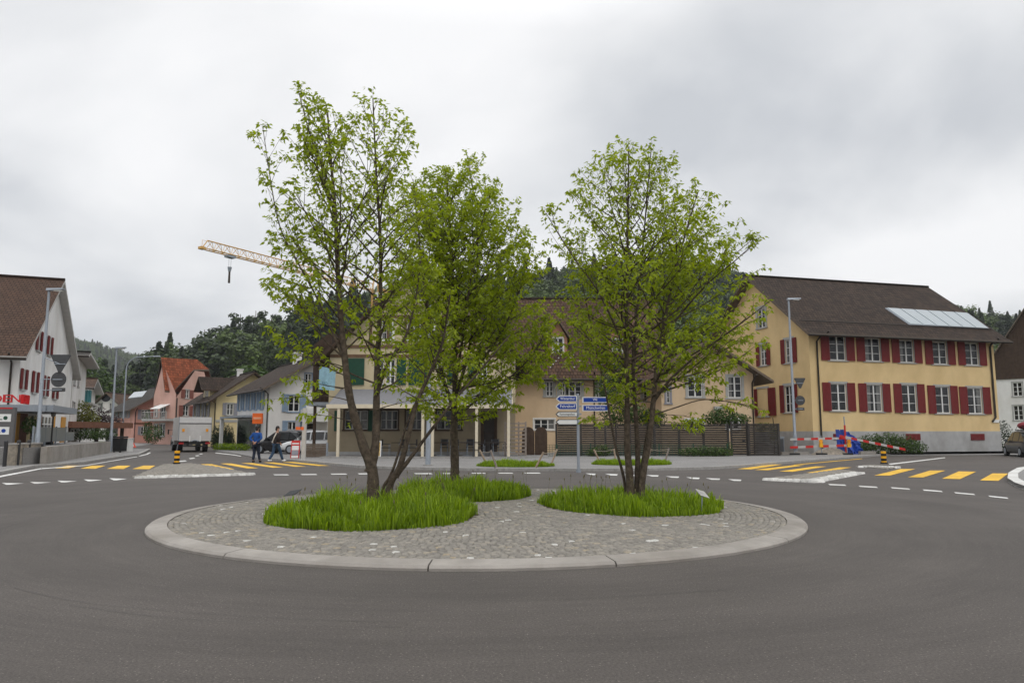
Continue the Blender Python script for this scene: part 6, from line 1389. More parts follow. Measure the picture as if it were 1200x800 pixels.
for k,(px,py,lb) in enumerate(((962,519,'left amber warning lamp on the barrier planks'),(995,519,'right amber warning lamp on the barrier planks'))):
    c_=Q(px,py,YB-.1); r=empty('warning_lamp',tuple(c_),lb,'lamp','amber lamps'); mb=MB(); mb.box(c_-V((0,0,.12)),(.2,.14,.26)); mb.build('battery_box',M['post_yellow'],r); mb=MB(); mb.disc(c_+V((0,0,.12)),(0,1,0),.11,.1); mb.build('lens',M['lamp_orange'],r)
c_=Q(991,520,YB+.5); r=empty('leaning_post',(c_.x,c_.y,.1),'red and grey guide pole standing behind the blue sheet','pole'); mb=MB(); mb.tube([(c_.x,c_.y,.1),(c_.x,c_.y,ZH(498,YB+.5))],.06,8); mb.build('red_section',M['red'],r); mb=MB(); mb.tube([(c_.x,c_.y,ZH(498,YB+.5)),(c_.x-.02,c_.y,ZH(488,YB+.5))],.04,8); mb.build('grey_section',M['galv'],r)
# crumpled blue sheet over stacked material
r=empty('blue_barrels',tuple(Q(990,527,YB+1)),'crumpled blue plastic sheeting and boards heaped behind the barriers','sheeting'); mb=MB(); g_=[]
rr=random.Random(8); nx,nz_=12,9
for j in range(nz_+1):
    for i in range(nx+1):
        u,v=i/nx,j/nz_; x=Q(985+20*u,505,YB+1.2).x; zt=ZH(503+10*u*u,YB+1.2)*.96; z=.1+(zt-.1)*v; g_.append((x+rr.uniform(-.05,.05),YB+.75+.55*v+rr.uniform(-.10,.10)+.2*math.cos(u*9),z+rr.uniform(-.04,.04)))
mb.add(g_,[(j*(nx+1)+i,j*(nx+1)+i+1,(j+1)*(nx+1)+i+1,(j+1)*(nx+1)+i) for i in range(nx) for j in range(nz_)]); 
bk=[(x,y+.35+.3*0,z*.98) for x,y,z in g_]; mb.add(bk,[(j*(nx+1)+i+1,j*(nx+1)+i,(j+1)*(nx+1)+i,(j+1)*(nx+1)+i+1) for i in range(nx) for j in range(nz_)])
mb.build('sheet',M['blue_tarp'],r); r.name='blue_sheeting'
mb=MB(); a,b=Q(981.5,503,YB+.9),Q(986,526,YB+.6)
for k in range(2): mb.hexa([V((b.x-.25+.28*k,YB+.5,.1)),V((b.x-.03+.28*k,YB+.5,.1)),V((b.x-.03+.28*k,YB+.56,.1)),V((b.x-.25+.28*k,YB+.56,.1)),V((a.x-.2+.28*k,YB+.7,a.z)),V((a.x+.02+.28*k,YB+.7,a.z)),V((a.x+.02+.28*k,YB+.76,a.z)),V((a.x-.2+.28*k,YB+.76,a.z))])
mb.build('boards',M['blue_tarp'],r)
lbk=['long pale kerb stone lying at the road works beside the lamp','short pale kerb stone lying beside the sloping barrier','flat stone slab lying behind the barrier stands']
for (x0,x1,y,h_),lb in zip(((916,948,529.5,.16),(1008,1026,525.5,.2),(926,936,524.5,.2)),lbk):
    a,b=Q(x0,y,YB+.1),Q(x1,y,YB+.1); mb=MB(); mb.box(((a.x+b.x)/2,YB+.2,.11+h_/2),(b.x-a.x,.3,h_),rr.uniform(-.03,.03)); tag(mb.build('kerb_stone',M['kerb']),lb,'kerb stone','loose kerb stones')
# mound of excavated earth
mb=MB(); k=10; vs=[]
for j in range(k+1):
    for i in range(k+1):
        u,v=i/k*2-1,j/k*2-1; d_=max(0,1-(u*u+v*v)); a=Q(970+22*u,505,YB+.9); vs.append((a.x,YB+.7+.8*v,.08+.42*d_*(.75+rr.uniform(0,.5))))
mb.add(vs,[(j*(k+1)+i,j*(k+1)+i+1,(j+1)*(k+1)+i+1,(j+1)*(k+1)+i) for i in range(k) for j in range(k)]); tag(mb.build('earth_heap',M['rubble']),'low heap of dug up earth behind the barriers','earth heap')
# electrical cabinet at corner
p=Q(913,520,47); r=empty('utility_cabinet',(p.x,47,.1),'grey utility cabinet between the corner fence and the lamp','cabinet'); mb=MB(); mb.box((p.x,47,.62),(.5,.4,1.04)); mb.build('body',M['galv'],r); mb=MB(); mb.box((p.x,47,1.17),(.56,.46,.06)); mb.build('roof',M['galv'],r); mb=MB(); mb.box((p.x,46.79,.62),(.42,.02,.9)); mb.build('door',M['sign_back'],r)
# ================================================================== vehicles
def car_mesh(prefix,label,loc,rz,paint,L=4.3,Wd=1.76,H_=1.5,cat='car',estate=False):
    r=empty(prefix,(0,0,0),label,cat); w=Wd/2
    # stations along x (front +): x, z bottom, belt z, roof z (None if no cabin), half width, roof half width
    S=[(-L/2,.42,.72,.72,.80),(-L/2+.07,.30,.93,.93,.90),(-L/2+.5,.22,.96,.96,.97),(-L/2+.95,.20,.95,.95,1),(-.2,.19,.93,.93,1),(.55,.19,.92,.92,1),(1.05,.20,.90,.90,.99),(L/2-.55,.22,.80,.80,.95),(L/2-.10,.28,.66,.66,.84),(L/2,.38,.55,.55,.72)]
    mb=MB(); vs=[]; n=10
    for x,zb,zt,_,k in S:
        hw=w*k; zm=(zb+zt)/2; cs=[(-hw*.86,zb),(hw*.86,zb),(hw*.98,zb+.1),(hw,zm),(hw*.985,zt-.12),(hw*.86,zt-.005),(-hw*.86,zt-.005),(-hw*.985,zt-.12),(-hw,zm),(-hw*.98,zb+.1)]
        vs+=[(x,y,z) for y,z in cs]
    fs=[(i*n+j,i*n+(j+1)%n,(i+1)*n+(j+1)%n,(i+1)*n+j) for i in range(len(S)-1) for j in range(n)]+[tuple(range(n))[::-1],tuple(range((len(S)-1)*n,len(S)*n))]
    mb.add(vs,fs,0,smooth=True); mb.build('body',paint,r)
    # cabin: lower ring at the belt, upper ring at the roof
    xr=-L/2+(.12 if estate else .30); top=[(xr+(.22 if estate else .42),H_-.06),(xr+.9,H_),(.0,H_+.0),(.35,H_-.04)]; bot=[(xr,.90),(1.15,.88)]
    mb=MB(); wb,wt=w*.93,w*.74
    lo=[(xr,.9),(xr+.9,.92),(0,.92),(1.12,.88)]; vs=[]
    for s in (-1,1):
        vs+=[(x,s*wb,z) for x,z in lo]+[(x,s*wt,z-.05) for x,z in top]+[(x,s*wt*.72,z+.02) for x,z in top]
    F_=[]
    for s in (0,12):
        for i in range(3): F_+=[(s+i,s+i+1,s+i+5,s+i+4),(s+4+i,s+5+i,s+9+i,s+8+i)]
    for i in range(3): F_.append((8+i,9+i,21+i,20+i))
    F_+=[(0,4,16,12),(4,8,20,16),(3,15,19,7),(7,19,23,11)]
    mb.add(vs,F_,0,smooth=False); cab=mb.build('cabin',paint,r)
    v=[V(p) for p in vs]
    def panel(a,b,c,d,m_in=.06,off=.012):
        q=[v[a],v[b],v[c],v[d]]; ce=sum(q,V())/4; nn=(q[1]-q[0]).cross(q[3]-q[0]).normalized()
        if nn.dot(ce-V((0,0,.9)))<0: nn=-nn
        q=[ce+(p-ce)*(1-m_in*1.8)+nn*off for p in q]; return q,nn
    for nm,idx in (('side_window',(0,1,5,4)),('side_window',(1,2,6,5)),('side_window',(2,3,7,6)),('side_window',(12,13,17,16)),('side_window',(13,14,18,17)),('side_window',(14,15,19,18)),('rear_window',(0,12,16,4)),('windscreen',(3,15,19,7))):
        q,nn=panel(*idx); mb=MB(); mb.hexa([p-nn*.006 for p in q]+[p+nn*.006 for p in q]); mb.build(nm,M['carglass'],r)
    for x in (-L/2+.78,L/2-.82):
        for s in (-1,1):
            mb=MB(); mb.disc((x,s*(w-.10),.31),(0,1,0),.31,.2,0,20); wh=mb.build('wheel',M['black'],r); mb=MB(); mb.disc((x,s*(w-.0),.31),(0,1,0),.2,.03,0,14); mb.build('rim',M['galv'],wh)
    for s in (-1,1):
        mb=MB(); mb.box((-L/2+.10,s*w*.74,.80),(.12,.26,.22)); mb.build('tail_light',M['lamp_red'],r); mb=MB(); mb.box((L/2-.16,s*w*.62,.60),(.14,.34,.14)); mb.build('headlight',M['lamp_clear'],r)
        mb=MB(); mb.box((.75,s*(w+.07),.98),(.1,.18,.12)); mb.build('mirror',paint,r)
    mb=MB(); mb.box((-L/2+.0,0,.42),(.14,Wd*.86,.2)); mb.build('rear_bumper',M['black'],r); mb=MB(); mb.box((L/2-.03,0,.38),(.12,Wd*.76,.18)); mb.build('front_bumper',M['black'],r); mb=MB(); mb.box((-L/2-.03,0,.66),(.03,.5,.11)); mb.build('number_plate',M['white_sign'],r)
    r.location=loc; r.rotation_euler=(0,0,rz); return r
p=G(334,531.5); car_mesh('parked_car','black car parked behind the two walking people',(P(333,530,50.5).x,50.5,.05),R(160),M['car_black'])
car_mesh('parked_car','pale silver car parked behind the black car, under the gable windows',(P(345,526,54.0).x,54.0,.05),R(168),M['car_silver'],H_=1.62,estate=True)
car_mesh('parked_car','white car parked behind the grey slatted gate',(P(368,530,49.5).x,49.5,.05),R(175),M['car_white'],H_=1.52)
p=P(1200,530,43.5); sv=car_mesh('estate_car','silver grey estate car driving away, cut by the right edge',(p.x+1.75,45.6,.0),R(72),M['car_grey'],L=4.3,Wd=1.8,H_=1.58,estate=True)
r=empty('roof_load',(0,0,0),'rounded dark red load strapped on the grey car roof','roof load'); mb=MB(); mb.ball((0,0,.26),(.95,.55,.27),0,16,10); mb.build('bag',mat('dark_red_bag',(.20,.02,.03),.6),r); mb=MB(); 
for x in (-.5,.4): mb.tube([(x,-.62,.0),(x,.62,.0)],.025,6); mb.tube([(x,-.6,0),(x,-.45,.3),(x,0,.54),(x,.45,.3),(x,.6,0)],.012,5)
mb.build('straps',M['black'],r); r.location=(p.x+1.63,45.25,1.62); r.rotation_euler=(0,0,R(72))
p=P(196,520,72); car_mesh('parked_car','silver car half hidden behind the box truck',(P(211,520,82).x,82,.03),R(112),M['car_silver'])
# box truck seen from behind
def truck(loc,rz):
    r=empty('box_truck',(0,0,0),'white and grey box truck with a tail lift, driving away on the left street','truck'); W_=2.25; 
    mb=MB(); mb.box((0,2.6,1.72),(W_,4.4,1.75)); mb.build('box_body',M['truck_box'],r)
    mb=MB(); mb.box((0,.385,2.37),(W_-.06,.03,.44)); mb.build('upper_rear_door',M['truck_white'],r); mb=MB(); mb.box((0,.375,1.45),(W_-.08,.05,1.24)); tl_=mb.build('tail_lift',M['truck_box'],r)
    mb=MB(); mb.box((0,.36,2.12),(W_-.04,.04,.05)); mb.build('door_seam',M['dark_metal'],r)
    for s in (-1,1):
        mb=MB(); mb.box((s*.82,.34,1.62),(.17,.02,.22)); mb.build('orange_flag',M['lamp_orange'],tl_); mb=MB(); mb.box((s*.36,.33,.98),(.09,.06,.46)); mb.build('lift_arm',M['white_sign'],r)
        mb=MB(); mb.box((s*(W_/2-.02),.40,1.72),(.06,.05,1.74)); mb.build('corner_post',M['galv'],r)
        mb=MB(); mb.box((s*.92,.42,.66),(.34,.08,.14)); mb.build('tail_light',M['lamp_red'],r)
        for y in (1.5,5.6):
            mb=MB(); mb.disc((s*.88,y,.38),(1,0,0),.38,.32,0,20); wh=mb.build('wheel',M['black'],r); mb=MB(); mb.disc((s*1.05,y,.38),(1,0,0),.2,.03,0,14); mb.build('rim',M['galv'],wh)
        mb=MB(); mb.tube([(s*.95,5.9,1.6),(s*1.32,5.9,1.65)],.02,5); mb.box((s*1.34,5.9,1.5),(.1,.08,.4)); mb.build('mirror',M['black'],r)
    mb=MB(); mb.box((0,3.0,.68),(.8,5.6,.2)); mb.box((0,.55,.7),(2.0,.2,.24)); mb.build('chassis',M['black'],r); mb=MB(); mb.box((0,.36,.46),(1.7,.1,.1)); mb.build('underrun_bar',M['dark_metal'],r)
    mb=MB(); mb.box((0,.4,.72),(.52,.03,.12)); mb.build('number_plate',M['white_sign'],r); mb=MB(); mb.tube([(-.25,.33,.8),(0,.33,.9),(.25,.33,.8)],.04,6); mb.build('lift_hinge',M['galv'],r)
    mb=MB(); pts=[(4.9,.5),(6.5,.5),(6.6,1.05),(6.1,1.95),(5.6,2.15),(4.9,2.15)]; mb.prism([V((-.98,y,z)) for y,z in pts],(1.96,0,0)); mb.build('cab',M['truck_white'],r)
    for s in (-1,1): mb=MB(); mb.prism([V((s*.985,y,z)) for y,z in ((5.1,1.25),(6.35,1.25),(6.0,1.85),(5.1,1.9))],(s*.012,0,0)); mb.build('side_window',M['carglass'],r)
    mb=MB(); mb.hexa([V((-.85,6.56,1.15)),V((.85,6.56,1.15)),V((.85,6.5,1.15)),V((-.85,6.5,1.15)),V((-.8,6.13,1.9)),V((.8,6.13,1.9)),V((.8,6.07,1.9)),V((-.8,6.07,1.9))]); mb.build('windscreen',M['carglass'],r)
    r.location=loc; r.rotation_euler=(0,0,rz); return r
p=G(231,529.5); truck((p.x,p.y-.4,0),R(30))
# ================================================================== people
def skin(name,verts,edges,radii,m,parent,sub=2,root=0):
    me=bpy.data.meshes.new(name); me.from_pydata([V(v) for v in verts],edges,[]); o=bpy.data.objects.new(name,me); C.objects.link(o)
    sk_=o.modifiers.new('Skin','SKIN'); ss=o.modifiers.new('Sub','SUBSURF'); ss.levels=sub; ss.render_levels=sub; sk_.use_smooth_shade=True
    for i,rv in enumerate(radii):
        d=me.skin_vertices[0].data[i]; d.radius=(rv,rv) if not hasattr(rv,'__len__') else rv; d.use_root=(i==root)
    dg=bpy.context.evaluated_depsgraph_get(); dg.update(); nm=bpy.data.meshes.new_from_object(o.evaluated_get(dg)); bpy.data.objects.remove(o)
    nm.materials.clear(); nm.materials.append(m); nm.name=name; o=bpy.data.objects.new(name,nm); C.objects.link(o); o.parent=parent; return o
def chain(vs,es,rs,pts,r,start=None):
    p=start
    for q,rr_ in zip(pts,r):
        vs.append(q); rs.append(rr_); i=len(vs)-1
        if p is not None: es.append((p,i))
        p=i
    return p
def person(label,loc,rz,pose,top,legs,shoe,headyaw=0,bag=False):
    """local axes: faces +y, x to its right; hip at z .93"""
    r=empty('person',(0,0,0),label,'person'); hip,kneeL,footL,kneeR,footR,elL,haL,elR,haR=[V(pose[k]) for k in ('hip','kL','fL','kR','fR','eL','hL','eR','hR')]
    lean=V((0,.03,0)); ch_=hip+V((0,.0,.28))+lean; nk=hip+V((0,-.0,.53))+lean; hd=nk+V((0,.03,.20))
    # body: one continuous figure
    vs,es,rs=[hip],[],[.105]; 
    t1=chain(vs,es,rs,[hip+V((0,0,.14)),ch_,hip+V((0,0,.45))+lean],[.10,.115,.11],0); n_=chain(vs,es,rs,[nk,nk+V((0,.01,.07)),hd,hd+V((0,.01,.10))],[.06,.052,.088,.07],t1)
    ct_=t1
    for s,k,f,e,h_ in ((-1,kneeL,footL,elL,haL),(1,kneeR,footR,elR,haR)):
        chain(vs,es,rs,[hip+V((s*.09,0,-.06)),hip.lerp(k,.5)+V((s*.05,0,0)),k,k.lerp(f,.45),f+V((0,0,.07)),f+V((0,.14,.03))],[.10,.082,.062,.056,.04,.035],0)
        sh_=nk+V((s*.175,0,-.06)); chain(vs,es,rs,[sh_,sh_.lerp(e,.5),e,e.lerp(h_,.6),h_],[.062,.052,.045,.036,.03],ct_)
    skin('body',vs,es,rs,M['skin'],r)
    # jacket over torso and arms
    vs,es,rs=[hip+V((0,0,-.11))],[],[.168]; t1=chain(vs,es,rs,[hip+V((0,0,.14)),ch_,hip+V((0,0,.44))+lean,nk+V((0,0,.0))],[.155,.172,.15,.075],0); ct_=3
    for s,e,h_ in ((-1,elL,haL),(1,elR,haR)):
        sh_=nk+V((s*.18,0,-.07)); chain(vs,es,rs,[sh_,sh_.lerp(e,.5),e,e.lerp(h_,.82)],[.085,.073,.064,.05],ct_)
    skin('jacket',vs,es,rs,top,r)
    vs,es,rs=[hip],[],[.14]
    for s,k,f in ((-1,kneeL,footL),(1,kneeR,footR)): chain(vs,es,rs,[hip+V((s*.085,0,-.08)),hip.lerp(k,.55)+V((s*.05,0,0)),k,k.lerp(f,.5),f+V((0,0,.10))],[.118,.098,.078,.07,.06],0)
    skin('trousers',vs,es,rs,legs,r)
    for f in (footL,footR):
        mb=MB(); mb.ball(f+V((0,.06,.055)),(.05,.14,.06),0,10,6); mb.build('shoe',shoe,r)
    # head details
    c_,s_=math.cos(headyaw),math.sin(headyaw); fw=lambda x,y,z:hd+V((c_*x+s_*y,-s_*x+c_*y,z))
    mb=MB(); mb.ball(fw(0,-.018,.055),(.092,.102,.105),0,14,10); mb.ball(fw(0,-.06,-.02),(.075,.06,.10),0,12,8); mb.build('hair',M['hair'],r)
    mb=MB(); mb.ball(fw(0,.10,.0),(.014,.022,.024),0,6,5); [mb.ball(fw(s*.09,.0,.0),(.012,.02,.03),0,6,5) for s in (-1,1)]; mb.build('nose_and_ears',M['skin'],r)
    mb=MB(); [mb.ball(fw(s*.032,.086,.03),(.012,.008,.008),0,6,5) for s in (-1,1)]; mb.ball(fw(0,.09,-.045),(.026,.006,.008),0,6,5); mb.build('eyes_and_mouth',M['hair'],r)
    # hands with five short fingers
    for s,h_,e in ((-1,haL,elL),(1,haR,elR)):
        d=(h_-e).normalized(); sd_=d.cross(V((0,1,0))); sd_=sd_.normalized() if sd_.length>.1 else V((1,0,0)); mb=MB(); mb.ball(h_+d*.045,(.034,.03,.042),0,8,6)
        for k in range(4): b_=h_+d*.07+sd_*(k-1.5)*.016; mb.tube([b_,b_+d*.035,b_+d*(.065-.006*abs(k-1.5))+V((0,.018,0))],[.009,.008,.006],5)
        b_=h_+d*.03+sd_*.03; mb.tube([b_,b_+d*.03+sd_*.025,b_+d*.055+sd_*.02],[.010,.009,.007],5); mb.build('hand',M['skin'],r)
    if bag:
        mb=MB(); pts=[nk+V((.13,-.15,-.02)),ch_+V((.03,-.195,.03)),hip+V((-.14,-.165,.04)),hip+V((-.21,0,.0))]
        for i in range(3):
            a,b=pts[i],pts[i+1]; d=(b-a).normalized(); n2=V((0,-1,0)); sd_=d.cross(n2).normalized()*.035; mb.hexa([a-sd_,a+sd_,a+sd_+V((0,.02,0)),a-sd_+V((0,.02,0)),b-sd_,b+sd_,b+sd_+V((0,.02,0)),b-sd_+V((0,.02,0))])
        mb.build('shoulder_strap',M['strap'],r)
    r.location=loc; r.rotation_euler=(0,0,rz); return r
p=G(299.5,541.5)
person('person in a bright blue jacket and dark trousers, hands clasped behind the back',(p.x,p.y,0),R(-4),dict(hip=(0,0,.95),kL=(-.10,.03,.5),fL=(-.12,-.06,.0),kR=(.10,.07,.5),fR=(.17,.10,.0),eL=(-.30,-.12,1.18),hL=(-.05,-.20,1.0),eR=(.30,-.12,1.18),hR=(.02,-.21,.98)),M['blue_jacket'],M['navy'],M['black'])
p=G(323,541.0)
person('person in a dark jacket and blue jeans walking right, with a pale diagonal strap',(p.x,p.y,0),R(-38),dict(hip=(0,0,.94),kL=(-.09,-.10,.49),fL=(-.10,-.34,.03),kR=(.09,.20,.50),fR=(.10,.36,.0),eL=(-.26,-.05,1.16),hL=(-.22,.10,.95),eR=(.26,-.08,1.16),hR=(.24,.08,.93)),M['dark_jacket'],M['jeans'],M['white'],.5,True)
# ================================================================== tower crane
tip=P(237,283,138); root_=P(440,338,182); hz=(tip.z+root_.z)/2-1; tip.z=root_.z=hz
mast=V((root_.x,root_.y,0)); d=(V((tip.x,tip.y,0))-mast); LJ=d.length; d.normalize(); n2=V((-d.y,d.x,0))
cr=empty('tower_crane',(mast.x,mast.y,0),'yellow orange tower crane with a long lattice jib against the sky','crane')
def lattice(name,p0,p1,prof_,k,rt,rd,par):
    """prof_: offsets of chords from the axis"""
    mb=MB()
    for a in prof_: mb.tube([p0+a,p1+a],rt,5)
    n=len(prof_)
    for i in range(k):
        q0,q1=p0.lerp(p1,i/k),p0.lerp(p1,(i+1)/k)
        for j in range(n):
            a,b=prof_[j],prof_[(j+1)%n]; mb.tube([q0+a,q1.lerp(q0,.5)+b],rd,4,cap=False); mb.tube([q1.lerp(q0,.5)+b,q1+a],rd,4,cap=False)
    return mb.build(name,M['crane'],par)
zj=hz; 
lattice('mast',mast,mast+V((0,0,zj)),[V((-.8,-.8,0)),V((.8,-.8,0)),V((.8,.8,0)),V((-.8,.8,0))],18,.11,.05,cr)
j0=mast+d*1.2+V((0,0,zj)); j1=mast+d*LJ+V((0,0,zj))
jb=lattice('jib',j0,mast+d*(LJ-1.2)+V((0,0,zj)),[n2*.65,-n2*.65,V((0,0,1.75))],24,.13,.05,cr)
mb=MB(); e_=mast+d*(LJ-1.2)+V((0,0,zj)); mb.tube([e_+n2*.65,j1],.1,5); mb.tube([e_-n2*.65,j1],.1,5); mb.tube([e_+V((0,0,1.75)),j1],.1,5); mb.box(j1,(1.0,1.0,.5),math.atan2(d.y,d.x)); mb.tube([j1,j1+V((0,0,1.6)),j1-d*1.0+V((0,0,1.6))],.04,4); mb.build('jib_tip',M['crane'],jb)
lattice('counter_jib',mast-d*1.0+V((0,0,zj)),mast-d*13+V((0,0,zj)),[n2*.65,-n2*.65,V((0,0,1.0))],7,.11,.05,cr)
mb=MB(); mb.box(mast-d*11.5+V((0,0,zj-.6)),(2.4,1.3,2.2),math.atan2(d.y,d.x)); mb.build('counterweight',M['grey_plinth'],cr)
mb=MB(); mb.box(mast+n2*1.3+V((0,0,zj-1.4)),(1.5,1.3,2.0),math.atan2(d.y,d.x)); mb.build('cab',M['white'],cr)
mb=MB(); tz=mast+V((0,0,zj+6)); [mb.tube([mast+V((a,b,zj)),tz],.1,5) for a,b in ((-.8,-.8),(.8,-.8),(.8,.8),(-.8,.8))]; mb.tube([tz,mast+d*LJ*.6+V((0,0,zj+1.75))],.05,4); mb.tube([tz,mast-d*12+V((0,0,zj+1))],.05,4); mb.build('tower_head',M['crane'],cr)
tx=None
for k in range(200):     # trolley where it stands in the photograph: a fraction along the jib
    q=mast+d*(LJ*(1-k/400)); pxx=600+F_PX*q.x/q.y*1.0
    if pxx>=262: tx=LJ*(1-k/400); break
tq=mast+d*(tx or LJ*.9)+V((0,0,zj-.35)); mb=MB(); mb.box(tq,(1.8,1.3,.45),math.atan2(d.y,d.x)); mb.build('trolley',M['galv'],cr)
zb=P(261,313,tq.y).z; ze=P(261,331.5,tq.y).z; mb=MB(); [mb.tube([tq+n2*a,V((tq.x,tq.y,zb))+n2*a*.8],.025,4) for a in (-.35,.35)]; mb.build('hoist_rope',M['dark_metal'],cr)
mb=MB(); c_=V((tq.x,tq.y,0)); mb.tube([c_+V((0,0,zb)),c_+V((0,0,zb-.9))],[.45,.28],8); mb.build('hook_block',M['galv'],cr); mb=MB(); mb.tube([c_+V((0,0,zb-.9)),c_+V((0,0,ze))],[.2,.24],8); mb.build('hook_chain',M['dark_bark'],cr)
# radio mast on the hill
q=P(684,309,330); zb=hill_z(q.x,q.y); r=empty('radio_mast',(q.x,q.y,zb),'thin lattice radio mast on the wooded hill top','mast'); zt=P(684,276,330).z
lattice('lattice',V((q.x,q.y,zb)),V((q.x,q.y,zt)),[V((-.9,-.5,0)),V((.9,-.5,0)),V((0,.9,0))],14,.09,.05,r).data.materials[0]=M['galv']
# ================================================================== shrubs, hedges, village trees
p=P(290,440,84); leafball('round_tree',[((p.x,84,6.5),(2.9,2.6,2.6)),((p.x-1.3,84,5.2),(2,2,1.8)),((p.x+1.4,84,5.4),(1.8,2,1.7)),((p.x+.3,84,7.9),(1.7,1.6,1.3))],2600,.28,'shrub',41,label='rounded green tree between the yellow and the white house roofs',cat='tree',stem=(0,6,.22))
p=P(101,440,125); leafball('round_tree',[((p.x,125,9.5),(3.6,3,5.2)),((p.x+2,126,8),(3,3,4)),((p.x-3,126,8),(3,3,4))],3200,.36,'shrub',42,label='broad bright green tree behind the white houses on the left',cat='tree',stem=(0,9,.3))
p=P(95,484,56); leafball('garden_shrub',[((p.x,56,2.9),(.9,.8,1.0)),((p.x+.4,56.3,2.3),(.9,.8,.8))],1500,.09,'shrub_y',43,label='yellow green shrub above the brown carport roof',cat='shrub',stem=(.2,2.4,.05))
p=P(106,488,58); leafball('garden_shrub',[((p.x,59,2.6),(1.0,.8,.9)),((p.x+.9,59,2.3),(1.2,.8,.6))],1500,.09,'shrub_p',44,label='purple leaved shrub above the brown carport roof',cat='shrub',stem=(.2,2.4,.05))
a,b=P(92,507,51),P(122,507,54); leafball('hedge',[(a.lerp(b,k/4)+V((0,.4,0)) - V((0,0,a.lerp(b,k/4).z-1.35)),(.8,.5,.42)) for k in range(5)],2600,.06,'shrub',45,label='low hedge under the carport roof behind the grey panels',cat='hedge')
tl=['tallest','second tallest','third','fourth','slim','last']
for i,(px,top) in enumerate(((251.5,497),(257,496),(262,494),(266.5,496),(270.5,497))):
    c_=P(px,510,66); zt=P(px,top,66).z; leafball('thuja',[((c_.x,66,zt*.32),(.42,.42,zt*.34)),((c_.x,66,zt*.62),(.27,.27,zt*.36))],900,.07,'thuja',50+i,label=f"{['first','second','third','fourth','fifth'][i]} from the left of the dark conical thujas beside the box truck",cat='thuja',group='row of conical thujas')
a,b=P(257,523,60),P(286,525,58); leafball('flower_border',[(V((a.lerp(b,k/5).x,a.lerp(b,k/5).y,.28)),(.55,.4,.34)) for k in range(6)],2400,.055,'grass',58,label='low bright green border planting before the white house',cat='planting')
p=P(1030,517,48.5); leafball('garden_shrub',[((P(x,515,48.3).x,48.3,z),(1.0,.7,rz)) for x,z,rz in ((1008,.55,.55),(1022,.75,.65),(1040,.8,.7),(1056,.7,.65),(1068,.5,.5))],5200,.07,'shrub',59,label='dark green bushes along the base of the yellow house',cat='bushes')
p=P(1174,512,57); leafball('garden_shrub',[((p.x+.3,57.5,1.2),(.8,.7,1.3))],900,.08,'thuja',60,label='upright dark shrub beside the right corner of the yellow house',cat='shrub')
leafball('climbing_shrub',[((P(x,490,45).x,45.0,ZH(y,45)),(rx,.5,rz)) for x,y,rx,rz in ((720,478,1.0,1.3),(712,455,.8,1.2),(728,440,.6,1.0),(765,490,.9,.6),(745,485,1.0,.6))],4200,.085,'shrub',62,label='leafy climbing shrub rising behind the fence before the beige house wall',cat='shrub',stem=(.1,2.6,.06))
leafball('garden_shrub',[((P(x,490,45).x,45.2,ZH(y,45)),(rx,.5,rz)) for x,y,rx,rz in ((838,490,.8,.45),(850,487,.9,.6),(866,491,.8,.4))],1500,.085,'shrub',63,label='shrub looking over the fence under the low gabled house windows',cat='shrub')
leafball('garden_shrub',[((P(x,490,42.6).x,43.0,.35),(.7,.35,rz)) for x,rz in ((808,.28),(822,.36),(838,.34),(846,.3))],1700,.06,'shrub',64,label='low green plants at the foot of the woven fence',cat='plants')
leafball('garden_shrub',[((P(856,525,43.4).x,43.6,.45),(.25,.2,.5))],300,.05,'shrub',65,label='small climbing plant at the fence gate post',cat='plant')
leafball('garden_shrub',[((P(706,530,42.6).x,43.1,.4),(.6,.3,.4)),((P(697,530,42.6).x,43.1,.3),(.5,.3,.3))],700,.06,'shrub',66,label='small shrub in front of the fence beside the direction signs',cat='shrub')
p=P(908,500,46.5); leafball('garden_shrub',[((p.x,46.8,ZH(508,46.8)),(.35,.3,.7)),((p.x-.6,46.8,ZH(500,46.8)),(.6,.3,.3))],600,.07,'shrub_y',67,label='yellowish vine on a pole at the yellow house corner',cat='vine',stem=(.1,2.4,.05))
p=P(118,519,75); leafball('garden_shrub',[((P(180,513,86).x,86,1.2),(1.2,.8,1.1)),((P(174,500,90).x,90,2.4),(.7,.6,2.2))],1200,.12,'shrub',68,label='dark climbing shrub at the salmon house front',cat='shrub')
# pair of round trees on the distant ridge
for k,(px,lb) in enumerate(((133,'left one of two round trees on the distant ridge'),(139,'right one of two round trees on the distant ridge'))):
    y=880; q=P(px,412,y); zb=far_z(q.x,y); leafball('ridge_tree',[((q.x,y,q.z),(4.6,4,5))],350,1.0,'forest',70+k,label=lb,cat='tree',stem=(zb-2,q.z,.5),group='round trees on the distant ridge')
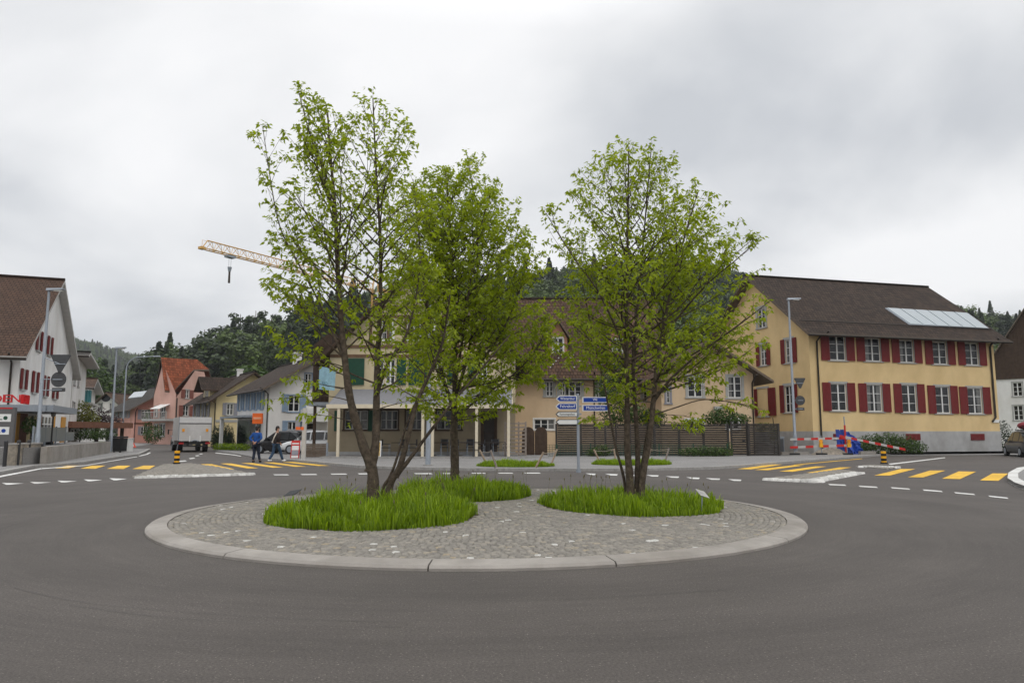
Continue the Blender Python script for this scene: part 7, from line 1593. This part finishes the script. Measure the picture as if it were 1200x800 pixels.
# forest edge trees whose trunks can be told apart
r_=random.Random(12)
wl_=[(282,366,'tall pine with a bare trunk left of the crane hook line at the forest edge'),(300,362,'tall pine standing high on the skyline at the forest edge'),(318,371,'slim bare trunk pine behind the round green tree'),(330,368,'tall pine above the white house roof'),(345,362,'rightmost bare trunk pine above the white house gable'),(240,384,'pine on the skyline above the pink house roof')]
for k,(px,pt,lb) in enumerate(wl_):
    Yt=216+r_.uniform(-8,8); q=P(px,pt,Yt); zb=hill_z(q.x,q.y); r=empty('forest_pine',(q.x,q.y,zb),lb,'tree','pines at the forest edge'); H_=q.z-zb
    mb=MB(); mb.tube([(q.x,q.y,zb-1),(q.x+.2,q.y,zb+H_*.5),(q.x,q.y,q.z-.5)],[.36,.28,.08],7); mb.build('trunk',mat('pine_trunk',(.10,.065,.045),.9,.3,3) if k==0 else bpy.data.materials['pine_trunk'],r)
    rr=np.random.RandomState(80+k); n=420; bl=rr.randint(0,9,n); bc=np.stack([rr.uniform(-2.4,2.4,9),rr.uniform(-2,2,9),rr.uniform(.56,.97,9)*H_],1); dd=rr.normal(size=(n,3)); dd/=np.linalg.norm(dd,axis=1)[:,None]
    pp_=bc[bl]+dd*np.array([1.7,1.6,1.0])*rr.rand(n,1)**.4+np.array([q.x,q.y,zb]); nn=dd+rr.normal(0,.5,(n,3))+np.array([0,0,.4]); nn/=np.linalg.norm(nn,axis=1)[:,None]; u=np.cross(nn,rr.normal(size=(n,3))); u/=np.linalg.norm(u,axis=1)[:,None]; v_=np.cross(nn,u); s=rr.uniform(.3,.62,(n,1))
    fast_mesh('crown',np.stack([pp_-u*s,pp_-v_*s*.7,pp_+u*s,pp_+v_*s*.7],1).reshape(-1,3),4,np.arange(n*4),M['forest'],np.repeat(np.clip(rr.normal(.25,.12,n),0,1),4),r)
# ================================================================== haze: one even box of air
HAZE=.00020
mb=MB(); x0,x1,y0,y1,z0,z1=-1500,1500,-1500,1500,-6,190
mb.hexa([V((x0,y0,z0)),V((x1,y0,z0)),V((x1,y1,z0)),V((x0,y1,z0)),V((x0,y0,z1)),V((x1,y0,z1)),V((x1,y1,z1)),V((x0,y1,z1))])
hm=bpy.data.materials.new('haze'); n,l=nt(hm)
for x in list(n): n.remove(x)
out=n.new('ShaderNodeOutputMaterial'); pv=n.new('ShaderNodeVolumePrincipled'); pv.inputs['Density'].default_value=HAZE; pv.inputs['Color'].default_value=(.92,.95,1,1); pv.inputs['Anisotropy'].default_value=0
l.new(pv.outputs[0],out.inputs['Volume']); 

o=mb.build('haze',hm); o['kind']='stuff'; tag(o,'thin pale haze in the air over the whole place','haze')
